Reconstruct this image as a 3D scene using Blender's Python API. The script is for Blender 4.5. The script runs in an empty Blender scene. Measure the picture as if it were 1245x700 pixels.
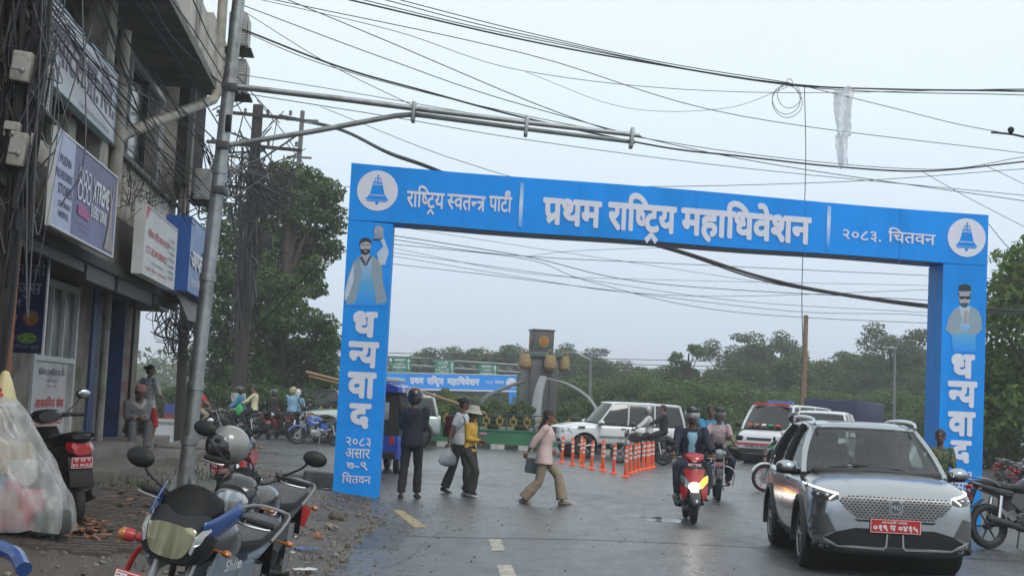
import bpy, bmesh, math, random
import numpy as np
from mathutils import Vector, Matrix, Euler
from mathutils.bvhtree import BVHTree
PI = math.pi
R_ = math.radians
sc = bpy.context.scene
COL = sc.collection
random.seed(7)
# ------------------------------------------------------------------ camera
FPX, CAM_H, ROLL, PITCH = 1800.0, 1.68, R_(2.8), math.atan(138/1800.0)
cd = bpy.data.cameras.new('camera'); cam = bpy.data.objects.new('camera', cd); COL.objects.link(cam)
cd.sensor_width = 36; cd.lens = 36*FPX/1245; cd.clip_start = .1; cd.clip_end = 4000
cam.matrix_world = Matrix.Translation((0, 0, CAM_H)) @ Matrix.Rotation(PI/2+PITCH, 4, 'X') @ Matrix.Rotation(ROLL, 4, 'Z')
sc.camera = cam
# ------------------------------------------------------------------ world, sun, exposure
SUN_EL, SUN_AZ = R_(48), R_(150)
w = bpy.data.worlds.new('World'); sc.world = w; w.use_nodes = True
nt = w.node_tree; nt.nodes.clear()
def nn(nt, t, **kw):
    n = nt.nodes.new(t)
    for k, v in kw.items(): setattr(n, k, v)
    return n
out = nn(nt, 'ShaderNodeOutputWorld'); bg = nn(nt, 'ShaderNodeBackground'); bg.inputs[1].default_value = .1
sky = nn(nt, 'ShaderNodeTexSky', sky_type='NISHITA'); sky.sun_disc = False; sky.sun_elevation = SUN_EL; sky.sun_rotation = SUN_AZ
sky.dust_density = 3; sky.air_density = 1.3
# overcast: a pale cloud layer covers the blue; thinner light towards the horizon, as in the photograph
tc = nn(nt, 'ShaderNodeTexCoord'); sep = nn(nt, 'ShaderNodeSeparateXYZ'); nt.links.new(tc.outputs['Generated'], sep.inputs[0])
rmp = nn(nt, 'ShaderNodeValToRGB'); nt.links.new(sep.outputs['Z'], rmp.inputs[0])
cr = rmp.color_ramp; cr.elements[0].position = 0.0; cr.elements[0].color = (7.0, 8.3, 10.2, 1)
cr.elements[1].position = .30; cr.elements[1].color = (10.0, 11.0, 11.4, 1)
e = cr.elements.new(.10); e.color = (8.0, 9.4, 11.0, 1)
e = cr.elements.new(.2); e.color = (9.3, 10.7, 11.5, 1)
ns = nn(nt, 'ShaderNodeTexNoise'); ns.inputs['Scale'].default_value = 2.2; ns.inputs['Detail'].default_value = 5
mp = nn(nt, 'ShaderNodeMapping'); mp.inputs['Scale'].default_value = (1, 1, 3.5)
nt.links.new(tc.outputs['Generated'], mp.inputs[0]); nt.links.new(mp.outputs[0], ns.inputs['Vector'])
mr = nn(nt, 'ShaderNodeMapRange'); mr.inputs[3].default_value = .93; mr.inputs[4].default_value = 1.06
nt.links.new(ns.outputs[0], mr.inputs[0])
vm = nn(nt, 'ShaderNodeVectorMath', operation='SCALE'); nt.links.new(rmp.outputs[0], vm.inputs[0]); nt.links.new(mr.outputs[0], vm.inputs['Scale'])
mx = nn(nt, 'ShaderNodeMix', data_type='RGBA'); mx.inputs[0].default_value = .9
nt.links.new(sky.outputs[0], mx.inputs[6]); nt.links.new(vm.outputs[0], mx.inputs[7])
nt.links.new(mx.outputs[2], bg.inputs[0]); nt.links.new(bg.outputs[0], out.inputs[0])
sd = bpy.data.lights.new('sun', 'SUN'); sd.energy = 1.4; sd.angle = R_(22); sd.color = (1, .97, .93)
sun = bpy.data.objects.new('sun', sd); COL.objects.link(sun)
sdir = Vector((math.sin(SUN_AZ)*math.cos(SUN_EL), math.cos(SUN_AZ)*math.cos(SUN_EL), math.sin(SUN_EL)))
sun.rotation_euler = sdir.to_track_quat('Z', 'Y').to_euler()
sc.view_settings.view_transform = 'Standard'; sc.view_settings.look = 'None'
sc.view_settings.exposure = 0; sc.view_settings.gamma = 1
sc.cycles.max_bounces = 6; sc.cycles.transparent_max_bounces = 12
sc.cycles.use_denoising = True
sc.cycles.volume_bounces = 0; sc.cycles.volume_max_steps = 64
# ------------------------------------------------------------------ where a sight line of the survey meets a plane
CR = np.array(cam.matrix_world.to_3x3()); CC = np.array([0, 0, CAM_H])
def ray(px, py): return CR @ np.array([(px-622.5)/FPX, (350-py)/FPX, -1.])
def G(px, py, z=0.):
    d = ray(px, py); return Vector(CC+d*(z-CAM_H)/d[2])
def D(px, py, Y):
    d = ray(px, py); return Vector(CC+d*Y/d[1])
def onplane(px, py, o, n):
    d = ray(px, py); n = np.array(n); return Vector(CC+d*(np.dot(np.array(o)-CC, n)/np.dot(d, n)))
# ------------------------------------------------------------------ materials
MC = {}
def mat(name, col, rough=.6, metal=0., var=.12, vs=6., bump=0., bs=30., coat=0., spec=.5, dirt=None, dscale=2., emit=None, estr=1., alpha=None, trans=0., sss=0., isl=0., stretch=None, detail=5, rv=.07):
    if name in MC: return MC[name]
    m = bpy.data.materials.new(name); m.use_nodes = True; t = m.node_tree; b = t.nodes['Principled BSDF']
    c = (*col[:3], 1)
    b.inputs['Roughness'].default_value = rough; b.inputs['Metallic'].default_value = metal
    b.inputs['Specular IOR Level'].default_value = spec
    if coat: b.inputs['Coat Weight'].default_value = coat; b.inputs['Coat Roughness'].default_value = .06
    if trans: b.inputs['Transmission Weight'].default_value = trans
    if alpha is not None: b.inputs['Alpha'].default_value = alpha
    if sss: b.inputs['Subsurface Weight'].default_value = sss; b.inputs['Subsurface Radius'].default_value = (.02, .008, .005)
    if emit: b.inputs['Emission Color'].default_value = (*emit, 1); b.inputs['Emission Strength'].default_value = estr
    tc = nn(t, 'ShaderNodeTexCoord'); vec = tc.outputs['Object']
    if stretch:
        mp = nn(t, 'ShaderNodeMapping'); mp.inputs['Scale'].default_value = stretch
        t.links.new(vec, mp.inputs[0]); vec = mp.outputs[0]
    n = nn(t, 'ShaderNodeTexNoise'); n.inputs['Scale'].default_value = vs; n.inputs['Detail'].default_value = detail
    t.links.new(vec, n.inputs['Vector'])
    mrn = nn(t, 'ShaderNodeMapRange'); mrn.inputs[1].default_value = .25; mrn.inputs[2].default_value = .75
    mrn.inputs[3].default_value = 1-var; mrn.inputs[4].default_value = 1+var
    t.links.new(n.outputs[0], mrn.inputs[0])
    v = nn(t, 'ShaderNodeVectorMath', operation='SCALE'); v.inputs[0].default_value = c[:3]
    t.links.new(mrn.outputs[0], v.inputs['Scale']); co = v.outputs[0]
    if isl:
        g = nn(t, 'ShaderNodeNewGeometry'); m2 = nn(t, 'ShaderNodeMapRange'); m2.inputs[3].default_value = 1-isl; m2.inputs[4].default_value = 1+isl
        t.links.new(g.outputs['Random Per Island'], m2.inputs[0])
        v2 = nn(t, 'ShaderNodeVectorMath', operation='SCALE'); t.links.new(co, v2.inputs[0]); t.links.new(m2.outputs[0], v2.inputs['Scale']); co = v2.outputs[0]
    if dirt:
        n2 = nn(t, 'ShaderNodeTexNoise'); n2.inputs['Scale'].default_value = dscale; n2.inputs['Detail'].default_value = 8; n2.inputs['Roughness'].default_value = .65
        t.links.new(vec, n2.inputs['Vector'])
        r2 = nn(t, 'ShaderNodeMapRange'); r2.inputs[1].default_value = .48; r2.inputs[2].default_value = .66; t.links.new(n2.outputs[0], r2.inputs[0])
        mm = nn(t, 'ShaderNodeMix', data_type='RGBA'); mm.inputs[7].default_value = (*dirt, 1)
        t.links.new(r2.outputs[0], mm.inputs[0]); t.links.new(co, mm.inputs[6]); co = mm.outputs[2]
    t.links.new(co, b.inputs['Base Color'])
    rn = nn(t, 'ShaderNodeMapRange'); rn.inputs[3].default_value = max(.02, rough-rv); rn.inputs[4].default_value = min(1, rough+rv)
    t.links.new(n.outputs[0], rn.inputs[0]); t.links.new(rn.outputs[0], b.inputs['Roughness'])
    if bump:
        nb = nn(t, 'ShaderNodeTexNoise'); nb.inputs['Scale'].default_value = bs; nb.inputs['Detail'].default_value = 6
        t.links.new(vec, nb.inputs['Vector'])
        bp = nn(t, 'ShaderNodeBump'); bp.inputs['Strength'].default_value = min(1, bump); bp.inputs['Distance'].default_value = .02*max(1, bump)
        t.links.new(nb.outputs[0], bp.inputs['Height']); t.links.new(bp.outputs[0], b.inputs['Normal'])
    MC[name] = m; return m
def glassmat(name, tint=(.55, .6, .6), dens=.75, rough=.04):
    if name in MC: return MC[name]
    m = bpy.data.materials.new(name); m.use_nodes = True; t = m.node_tree; t.nodes.clear()
    o = nn(t, 'ShaderNodeOutputMaterial'); g = nn(t, 'ShaderNodeBsdfGlossy'); g.inputs['Roughness'].default_value = rough
    tr = nn(t, 'ShaderNodeBsdfTransparent'); tr.inputs[0].default_value = (*tint, 1)
    f = nn(t, 'ShaderNodeFresnel'); f.inputs[0].default_value = 1.5
    n = nn(t, 'ShaderNodeTexNoise'); n.inputs['Scale'].default_value = 3.
    mr = nn(t, 'ShaderNodeMapRange'); mr.inputs[3].default_value = .0; mr.inputs[4].default_value = .05
    t.links.new(n.outputs[0], mr.inputs[0])
    ad = nn(t, 'ShaderNodeMath', operation='ADD'); t.links.new(f.outputs[0], ad.inputs[0]); t.links.new(mr.outputs[0], ad.inputs[1])
    mx = nn(t, 'ShaderNodeMixShader'); t.links.new(ad.outputs[0], mx.inputs[0]); t.links.new(tr.outputs[0], mx.inputs[1]); t.links.new(g.outputs[0], mx.inputs[2])
    df = nn(t, 'ShaderNodeBsdfDiffuse'); df.inputs[0].default_value = (.10, .11, .11, 1)
    m2 = nn(t, 'ShaderNodeMixShader'); m2.inputs[0].default_value = 1-dens
    t.links.new(mx.outputs[0], m2.inputs[1]); t.links.new(df.outputs[0], m2.inputs[2]); t.links.new(m2.outputs[0], o.inputs[0])
    MC[name] = m; return m
# ------------------------------------------------------------------ mesh builder
def basis(d):
    d = Vector(d).normalized(); a = Vector((0, 0, 1)) if abs(d.z) < .9 else Vector((1, 0, 0))
    u = d.cross(a).normalized(); return u, d.cross(u).normalized(), d
class MB:
    def __init__(s, M=None): s.v = []; s.f = []; s.m = []; s.mi = 0; s.M = M or Matrix()
    def add(s, vs, fs):
        o = len(s.v); M = s.M
        s.v += [tuple(M @ Vector(p)) for p in vs]
        s.f += [[i+o for i in f] for f in fs]; s.m += [s.mi]*len(fs); return s
    def box(s, c, size, rot=None, bev=0., taper=None):
        x, y, z = size[0]/2, size[1]/2, size[2]/2
        if bev:
            bm = bmesh.new(); bmesh.ops.create_cube(bm, size=1)
            for v in bm.verts: v.co = Vector((v.co.x*2*x, v.co.y*2*y, v.co.z*2*z))
            if taper:
                for v in bm.verts:
                    if v.co.z > 0: v.co.x *= taper[0]; v.co.y *= taper[1]
            bmesh.ops.bevel(bm, geom=list(bm.edges), offset=bev, segments=2 if bev > .008 else 1, profile=.5, affect='EDGES')
            vs = [v.co.copy() for v in bm.verts]; fs = [[v.index for v in f.verts] for f in bm.faces]; bm.free()
        else:
            t = taper or (1, 1)
            vs = [Vector((a*x*(t[0] if cc > 0 else 1), b*y*(t[1] if cc > 0 else 1), cc*z)) for cc in (-1, 1) for a, b in ((-1, -1), (1, -1), (1, 1), (-1, 1))]
            fs = [[3, 2, 1, 0], [4, 5, 6, 7], [0, 1, 5, 4], [1, 2, 6, 5], [2, 3, 7, 6], [3, 0, 4, 7]]
        Rm = Euler(rot).to_matrix() if rot is not None and not isinstance(rot, Matrix) else (rot or Matrix.Identity(3))
        c = Vector(c); return s.add([c+Rm @ v for v in vs], fs)
    def tube(s, pts, r, seg=8, cap=True, flat=1.):
        pts = [Vector(p) for p in pts]; n = len(pts)
        rs = list(r) if isinstance(r, (list, tuple)) else [r]*n
        vs = []; fs = []; u = None
        for i, p in enumerate(pts):
            d = (pts[min(i+1, n-1)]-pts[max(i-1, 0)])
            if d.length < 1e-9: d = Vector((0, 0, 1))
            d.normalize()
            if u is None: u, w_, _ = basis(d)
            else:
                u = (u-d*u.dot(d))
                u = u.normalized() if u.length > 1e-6 else basis(d)[0]
            w_ = d.cross(u)
            for k in range(seg):
                a = 2*PI*k/seg; vs.append(p+u*math.cos(a)*rs[i]+w_*math.sin(a)*rs[i]*flat)
        for i in range(n-1):
            for k in range(seg):
                k2 = (k+1) % seg; fs.append([i*seg+k, i*seg+k2, (i+1)*seg+k2, (i+1)*seg+k])
        if cap: fs.append(list(range(seg))[::-1]); fs.append([(n-1)*seg+k for k in range(seg)])
        return s.add(vs, fs)
    def lathe(s, prof, c=(0, 0, 0), axis=(0, 0, 1), seg=16, a0=0., a1=2*PI):
        u, w_, d = basis(axis); c = Vector(c); full = abs(a1-a0-2*PI) < 1e-6; n = seg if full else seg+1; vs = []; fs = []
        for r, hh in prof:
            for k in range(n):
                a = a0+(a1-a0)*k/seg; vs.append(c+d*hh+(u*math.cos(a)+w_*math.sin(a))*r)
        for i in range(len(prof)-1):
            for k in range(seg):
                k2 = (k+1) % n; fs.append([i*n+k, i*n+k2, (i+1)*n+k2, (i+1)*n+k])
        return s.add(vs, fs)
    def loft(s, rings, cap=True, closed=True):
        n = len(rings[0]); vs = [Vector(p) for r in rings for p in r]; fs = []
        for i in range(len(rings)-1):
            for k in range(n if closed else n-1):
                k2 = (k+1) % n; fs.append([i*n+k, i*n+k2, (i+1)*n+k2, (i+1)*n+k])
        if cap and closed: fs.append(list(range(n))[::-1]); fs.append([(len(rings)-1)*n+k for k in range(n)])
        return s.add(vs, fs)
    def ell(s, c, r, seg=14, rings=9, rot=None, z0=-1., z1=1.):
        c = Vector(c); Rm = Euler(rot).to_matrix() if rot is not None else Matrix.Identity(3); vs = []; fs = []
        t0 = math.asin(max(-1, z0)); t1 = math.asin(min(1, z1))
        for i in range(rings+1):
            t = t0+(t1-t0)*i/rings
            for k in range(seg):
                a = 2*PI*k/seg; vs.append(c+Rm @ Vector((r[0]*math.cos(t)*math.cos(a), r[1]*math.cos(t)*math.sin(a), r[2]*math.sin(t))))
        for i in range(rings):
            for k in range(seg):
                k2 = (k+1) % seg; fs.append([i*seg+k, i*seg+k2, (i+1)*seg+k2, (i+1)*seg+k])
        fs.append(list(range(seg))[::-1]); fs.append([rings*seg+k for k in range(seg)])
        return s.add(vs, fs)
    def prism(s, outl, M, t=.02, smooth=False):
        n = len(outl); M = M or Matrix()
        vs = [M @ Vector((p[0], p[1], 0)) for p in outl]+[M @ Vector((p[0], p[1], t)) for p in outl]
        fs = [list(range(n))[::-1], list(range(n, 2*n))]+[[k, (k+1) % n, n+(k+1) % n, n+k] for k in range(n)]
        return s.add(vs, fs)
    def sheet(s, fn, nu, nv):
        vs = [fn(i/nu, j/nv) for i in range(nu+1) for j in range(nv+1)]
        return s.add(vs, [[i*(nv+1)+j, (i+1)*(nv+1)+j, (i+1)*(nv+1)+j+1, i*(nv+1)+j+1] for i in range(nu) for j in range(nv)])
    def mesh(s, name, mats, smooth=35, fix=True):
        me = bpy.data.meshes.new(name); me.from_pydata(s.v, [], s.f)
        for m in (mats if isinstance(mats, (list, tuple)) else [mats]): me.materials.append(m)
        me.polygons.foreach_set('material_index', s.m)
        if fix and len(s.f) < 60000:
            bm = bmesh.new(); bm.from_mesh(me); bmesh.ops.recalc_face_normals(bm, faces=bm.faces); bm.to_mesh(me); bm.free()
        if smooth:
            me.polygons.foreach_set('use_smooth', [True]*len(me.polygons))
            if smooth < 180: me.set_sharp_from_angle(angle=R_(smooth))
        me.update(); return me
    def build(s, name, mats, parent=None, smooth=35, fix=True, loc=None, rot=None):
        o = bpy.data.objects.new(name, s.mesh(name, mats, smooth, fix)); COL.objects.link(o)
        if parent: o.parent = parent
        if loc is not None: o.location = loc
        if rot is not None: o.rotation_euler = rot
        return o
def tag(o, label=None, cat=None, group=None, kind=None):
    if label: o['label'] = label
    if cat: o['category'] = cat
    if group: o['group'] = group
    if kind: o['kind'] = kind
    return o
def thing(name, label, cat, loc=(0, 0, 0), rz=0., group=None, rot=None):
    o = bpy.data.objects.new(name, None); COL.objects.link(o); o.location = loc; o.rotation_euler = rot or (0, 0, rz); o.empty_display_size = .2
    return tag(o, label, cat, group)
def structure(name, mb, m, smooth=35, fix=True): return tag(mb.build(name, m, None, smooth, fix), kind='structure')
def stuff(name, mb, m, parent=None, smooth=35, fix=False): return tag(mb.build(name, m, parent, smooth, fix), kind='stuff')
def piece(name, me, parent, M=None):
    o = bpy.data.objects.new(name, me); COL.objects.link(o); o.parent = parent
    if M is not None: o.matrix_local = M
    return o
def dup(root, label=None, loc=None, rz=None, group=None, scale=None):
    r = root.copy(); COL.objects.link(r)
    if label: r['label'] = label
    if group: r['group'] = group
    if loc is not None: r.location = loc
    if rz is not None: r.rotation_euler = (0, 0, rz)
    if scale is not None: r.scale = scale if isinstance(scale, tuple) else (scale,)*3
    def rec(a, b):
        for ch in a.children:
            c = ch.copy(); COL.objects.link(c); c.parent = b; c.matrix_parent_inverse = ch.matrix_parent_inverse; rec(ch, c)
    rec(root, r); return r
def apply_mods(o):
    dg = bpy.context.evaluated_depsgraph_get(); me = bpy.data.meshes.new_from_object(o.evaluated_get(dg)); old = o.data
    o.modifiers.clear(); o.data = me; me.name = old.name; bpy.data.meshes.remove(old); return o
def bvh_of(o):
    dg = bpy.context.evaluated_depsgraph_get(); return BVHTree.FromObject(o, dg)
def remesh(o, vox, smooth=2, sf=.5):
    m = o.modifiers.new('r', 'REMESH'); m.mode = 'VOXEL'; m.voxel_size = vox; m.use_smooth_shade = True
    if smooth:
        k = o.modifiers.new('s', 'SMOOTH'); k.iterations = smooth; k.factor = sf
    return apply_mods(o)
def subsurf(o, n=1):
    m = o.modifiers.new('u', 'SUBSURF'); m.levels = n; m.render_levels = n; return apply_mods(o)
def cat(pts, n=8):
    """Catmull-Rom through points"""
    P = [Vector(p) for p in pts]; P = [P[0]*2-P[1]]+P+[P[-1]*2-P[-2]]; o = []
    for i in range(1, len(P)-2):
        a, b, c, d = P[i-1:i+3]
        for k in range(n):
            t = k/n; o.append(.5*((2*b)+(c-a)*t+(2*a-5*b+4*c-d)*t*t+(3*b-a-3*c+d)*t**3))
    o.append(P[-2]); return o
def poly2(pts, n=6): return [(p.x, p.y) for p in cat([(a, b, 0) for a, b in pts], n)]
def onto(bvh, outl, org, ex, ey, dirv, t=.004, maxe=.05, back=.006, inset_only=False):
    """a plate that follows a surface: outline in the (ex, ey) frame, laid on the surface hit along dirv"""
    bm = bmesh.new(); org = Vector(org); ex = Vector(ex); ey = Vector(ey); dv = Vector(dirv).normalized()
    vs = [bm.verts.new((p[0], p[1], 0)) for p in outl]; f = bm.faces.new(vs); bmesh.ops.triangulate(bm, faces=[f])
    for _ in range(6):
        es = [e for e in bm.edges if e.calc_length() > maxe]
        if not es: break
        bmesh.ops.subdivide_edges(bm, edges=es, cuts=1); bmesh.ops.triangulate(bm, faces=bm.faces)
    top = {}; mb_v = []; mb_f = []; last = None; miss = []
    for v in bm.verts:
        p = org+ex*v.co.x+ey*v.co.y; hit = bvh.ray_cast(p-dv*3, dv)
        if hit[0] is None: miss.append(v); q = None
        else:
            q = hit[0]; nrm = hit[1] if hit[1].dot(dv) < 0 else -hit[1]; last = (q-p).dot(dv); top[v.index] = (q+nrm*t, q-nrm*back)
    for v in miss:
        p = org+ex*v.co.x+ey*v.co.y
        near = min((w for w in bm.verts if w.index in top), key=lambda w: (w.co-v.co).length, default=None)
        off = (top[near.index][0]-(org+ex*near.co.x+ey*near.co.y)).dot(dv) if near else 0
        top[v.index] = (p+dv*off, p+dv*(off+back+t))
    bm.verts.ensure_lookup_table(); n = len(bm.verts)
    for v in bm.verts: mb_v.append(top[v.index][0])
    for v in bm.verts: mb_v.append(top[v.index][1])
    for f in bm.faces: mb_f.append([v.index for v in f.verts])
    for e in bm.edges:
        if len(e.link_faces) == 1: a, b = e.verts[0].index, e.verts[1].index; mb_f.append([a, b, b+n, a+n])
    bm.free(); return mb_v, mb_f
# ------------------------------------------------------------------ lettering (the built-in font's own glyphs, set one by one)
_G = {}
def _raw(txt, off):
    k = (txt, off)
    if k in _G: return _G[k]
    if off > 0:   # heavier weights: the glyph laid over itself a little to each side
        v0, f0 = _raw(txt, 0.); vs = []; fs = []
        for i in range(10):
            a = 2*PI*i/10; o = len(vs); r = off if i else 0; r2 = off if i else 0
            vs += [Vector((v.x+r*math.cos(a), v.y+r2*math.sin(a), .00012*i)) for v in v0]; fs += [[j+o for j in f] for f in f0]
        _G[k] = (vs, fs); return _G[k]
    c = bpy.data.curves.new('t', 'FONT'); c.body = txt; c.size = 1; c.resolution_u = 3; c.offset = off
    o = bpy.data.objects.new('t', c); COL.objects.link(o); dg = bpy.context.evaluated_depsgraph_get(); me = bpy.data.meshes.new_from_object(o.evaluated_get(dg))
    vs = [v.co.copy() for v in me.vertices]; fs = [list(p.vertices) for p in me.polygons]
    bpy.data.objects.remove(o); bpy.data.curves.remove(c); bpy.data.meshes.remove(me); _G[k] = (vs, fs); return _G[k]
def _adv(txt):
    a = max(v.x for v in _raw(txt+'\u092a', 0.)[0]); b = max(v.x for v in _raw('\u092a', 0.)[0]); return a-b
def _clip(vs, fs, x):
    bm = bmesh.new(); B = [bm.verts.new(v) for v in vs]
    for f in fs:
        try: bm.faces.new([B[i] for i in f])
        except ValueError: pass
    bmesh.ops.bisect_plane(bm, geom=bm.verts[:]+bm.edges[:]+bm.faces[:], plane_co=(x, 0, 0), plane_no=(1, 0, 0), clear_outer=True)
    bm.verts.index_update(); r = ([v.co.copy() for v in bm.verts], [[v.index for v in f.verts] for f in bm.faces]); bm.free(); return r
def _stroke(pts, w_):
    vs = []; fs = []
    for i, p in enumerate(pts):
        a = Vector(pts[max(0, i-1)]); b = Vector(pts[min(len(pts)-1, i+1)]); d = (b-a).normalized(); n = Vector((-d.y, d.x)); p = Vector(p)
        vs += [Vector((*(p+n*w_/2), 0)), Vector((*(p-n*w_/2), 0))]
    for i in range(len(pts)-1): fs.append([2*i, 2*i+1, 2*i+3, 2*i+2])
    return vs, fs
def text_geo(tokens, off=0.):
    """tokens: str, or (kind, char): half / rakar / caret / tra / reph. Returns verts, faces, width in em."""
    if isinstance(tokens, str): tokens = [tokens]
    V = []; Fc = []; x = 0.; zi = 0; sw = .075+2*off
    def put(vs, fs, dx):
        nonlocal zi
        o = len(V); z = .0012*(zi % 4); zi += 1
        V.extend([Vector((v.x+dx, v.y, z+v.z)) for v in vs]); Fc.extend([[i+o for i in f] for f in fs])
    for t in tokens:
        kind, ch = ('', t) if isinstance(t, str) else t
        if kind == 'half':
            vs, fs = _raw(ch, off); a = _adv(ch); cut = a-.176-off; vs, fs = _clip(vs, fs, cut); put(vs, fs, x); x += cut
        elif kind == 'tra':
            vs, fs = _raw('\u0930', off); a = .56; st = _raw('\u093e', off); put(st[0], st[1], x+a-_adv('\u093e'))
            put(*_stroke([(x-.01, .585), (x+a-.1, .585)], sw), 0); put(*_stroke([(x+a-.14, .37), (x+.06, .37)], sw), 0); put(*_stroke([(x+a-.13, .33), (x+.12, .05)], sw), 0); x += a
        else:
            a = _adv(ch)
            if kind == '' and len(ch) > 1 and all(ord(q) < 0x900 for q in ch):
                for q in ch:
                    if q != ' ': put(*_raw(q, off), x)
                    x += _adv(q)
                continue
            if ch != ' ': put(*_raw(ch, off), x)
            if kind == 'rakar': put(*_stroke([(x+a-.15, .26), (x+.12, .04)], sw), 0)
            if kind == 'caret': put(*_stroke([(x+a*.12, -.26), (x+a*.5, -.08), (x+a*.88, -.26)], sw), 0)
            if kind == 'reph': put(*_stroke([(x+a*.62, .64), (x+a*.52, .78), (x+a*.7, .88), (x+a*.85, .8)], sw), 0)
            x += a
    return V, Fc, x
def text_into(mb, tokens, x, y, size, off=0., width=None, align='l'):
    """lays a line of text into mb in its own XY plane, baseline at y"""
    V, Fc, wd = text_geo(tokens, off)
    if not V: return 0
    sx = size if width is None else width/wd
    x0 = x if align == 'l' else (x-wd*sx/2 if align == 'c' else x-wd*sx)
    mb.add([Vector((x0+v.x*sx, y+v.y*size, v.z)) for v in V], Fc); return wd*sx
UP = Matrix(((1, 0, 0, 0), (0, 0, -1, 0), (0, 1, 0, 0), (0, 0, 0, 1)))   # XY drawing plane -> upright, facing -Y
def up_at(x, y, z): return Matrix.Translation((x, y, z)) @ UP
RASTRIYA = ['रा', 'ि', ('half', 'ष'), ('caret', 'ट'), 'य']
SWATANTRA = [('half', 'स'), 'व', 'त', ('half', 'न'), ('tra', '')]
PARTI = ['पा', ('reph', 'टी')]
PRATHAM = [('rakar', 'प'), 'थ', 'म']
MAHA = ['म', 'हा', 'ि', 'ध', 'वे', 'श', 'न']
CHITWAN = ['ि', 'च', 'त', 'व', 'न']
# ================================================================== ground
def interp(x, xs, ys): return float(np.interp(x, xs, ys))
def rampmat(name, stops, axis=2, rough=.5, lo=0., hi=1.):
    m = bpy.data.materials.new(name); m.use_nodes = True; t = m.node_tree; b = t.nodes['Principled BSDF']; b.inputs['Roughness'].default_value = rough
    tc = nn(t, 'ShaderNodeTexCoord'); s = nn(t, 'ShaderNodeSeparateXYZ'); t.links.new(tc.outputs['Object'], s.inputs[0])
    r = nn(t, 'ShaderNodeMapRange'); r.inputs[1].default_value = lo; r.inputs[2].default_value = hi; t.links.new(s.outputs[axis], r.inputs[0])
    c = nn(t, 'ShaderNodeValToRGB'); t.links.new(r.outputs[0], c.inputs[0]); cr = c.color_ramp
    cr.elements[0].position = stops[0][0]; cr.elements[0].color = (*stops[0][1], 1); cr.elements[1].position = stops[-1][0]; cr.elements[1].color = (*stops[-1][1], 1)
    for p, col in stops[1:-1]: e = cr.elements.new(p); e.color = (*col, 1)
    t.links.new(c.outputs[0], b.inputs['Base Color']); return m
def asphalt_mat():
    m = bpy.data.materials.new('wet asphalt'); m.use_nodes = True; t = m.node_tree; b = t.nodes['Principled BSDF']
    tc = nn(t, 'ShaderNodeTexCoord'); O = tc.outputs['Object']
    def noise(s, d=6, rough=.6, sc=(1, 1, 1)):
        mp = nn(t, 'ShaderNodeMapping'); mp.inputs['Scale'].default_value = sc; t.links.new(O, mp.inputs[0])
        n = nn(t, 'ShaderNodeTexNoise'); n.inputs['Scale'].default_value = s; n.inputs['Detail'].default_value = d; n.inputs['Roughness'].default_value = rough
        t.links.new(mp.outputs[0], n.inputs['Vector']); return n.outputs[0]
    big = noise(.35, 5, .6, (1, .6, 1)); mid = noise(3, 6, .65, (1, .35, 1)); fine = noise(260, 2)
    r = nn(t, 'ShaderNodeValToRGB'); cr = r.color_ramp; cr.elements[0].position = .3; cr.elements[0].color = (.046, .048, .052, 1); cr.elements[1].position = .7; cr.elements[1].color = (.092, .095, .1, 1)
    a = nn(t, 'ShaderNodeMath', operation='MULTIPLY_ADD'); a.inputs[1].default_value = .55; t.links.new(big, a.inputs[0])
    a2 = nn(t, 'ShaderNodeMath', operation='MULTIPLY_ADD'); a2.inputs[1].default_value = .3; t.links.new(mid, a2.inputs[0]); 
    a3 = nn(t, 'ShaderNodeMath', operation='MULTIPLY'); a3.inputs[1].default_value = .18; t.links.new(fine, a3.inputs[0])
    t.links.new(a3.outputs[0], a2.inputs[2]); t.links.new(a2.outputs[0], a.inputs[2]); t.links.new(a.outputs[0], r.inputs[0]); t.links.new(r.outputs[0], b.inputs['Base Color'])
    mr = nn(t, 'ShaderNodeMapRange'); mr.inputs[1].default_value = .35; mr.inputs[2].default_value = .62; mr.inputs[3].default_value = .16; mr.inputs[4].default_value = .46
    s = nn(t, 'ShaderNodeMath', operation='MULTIPLY_ADD'); s.inputs[1].default_value = .5
    hm = nn(t, 'ShaderNodeMath', operation='MULTIPLY'); hm.inputs[1].default_value = .5; t.links.new(mid, hm.inputs[0]); t.links.new(big, s.inputs[0]); t.links.new(hm.outputs[0], s.inputs[2])
    t.links.new(s.outputs[0], mr.inputs[0]); t.links.new(mr.outputs[0], b.inputs['Roughness'])
    bp = nn(t, 'ShaderNodeBump'); bp.inputs['Strength'].default_value = .35; bp.inputs['Distance'].default_value = .01
    t.links.new(fine, bp.inputs['Height']); t.links.new(bp.outputs[0], b.inputs['Normal']); b.inputs['Specular IOR Level'].default_value = .6
    return m
ASPH = asphalt_mat()
mb = MB(); mb.add([(-900, -60, -.15), (900, -60, -.15), (900, 1800, -.15), (-900, 1800, -.15)], [[0, 1, 2, 3]])
structure('ground', mb, mat('far soil', (.09, .10, .06), .9, vs=.2, var=.3, dirt=(.05, .07, .03), dscale=.05))
mb = MB(); mb.sheet(lambda a, b: Vector((-60+120*a, -8+133*b, 0)), 12, 14)
structure('road', mb, ASPH)
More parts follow.
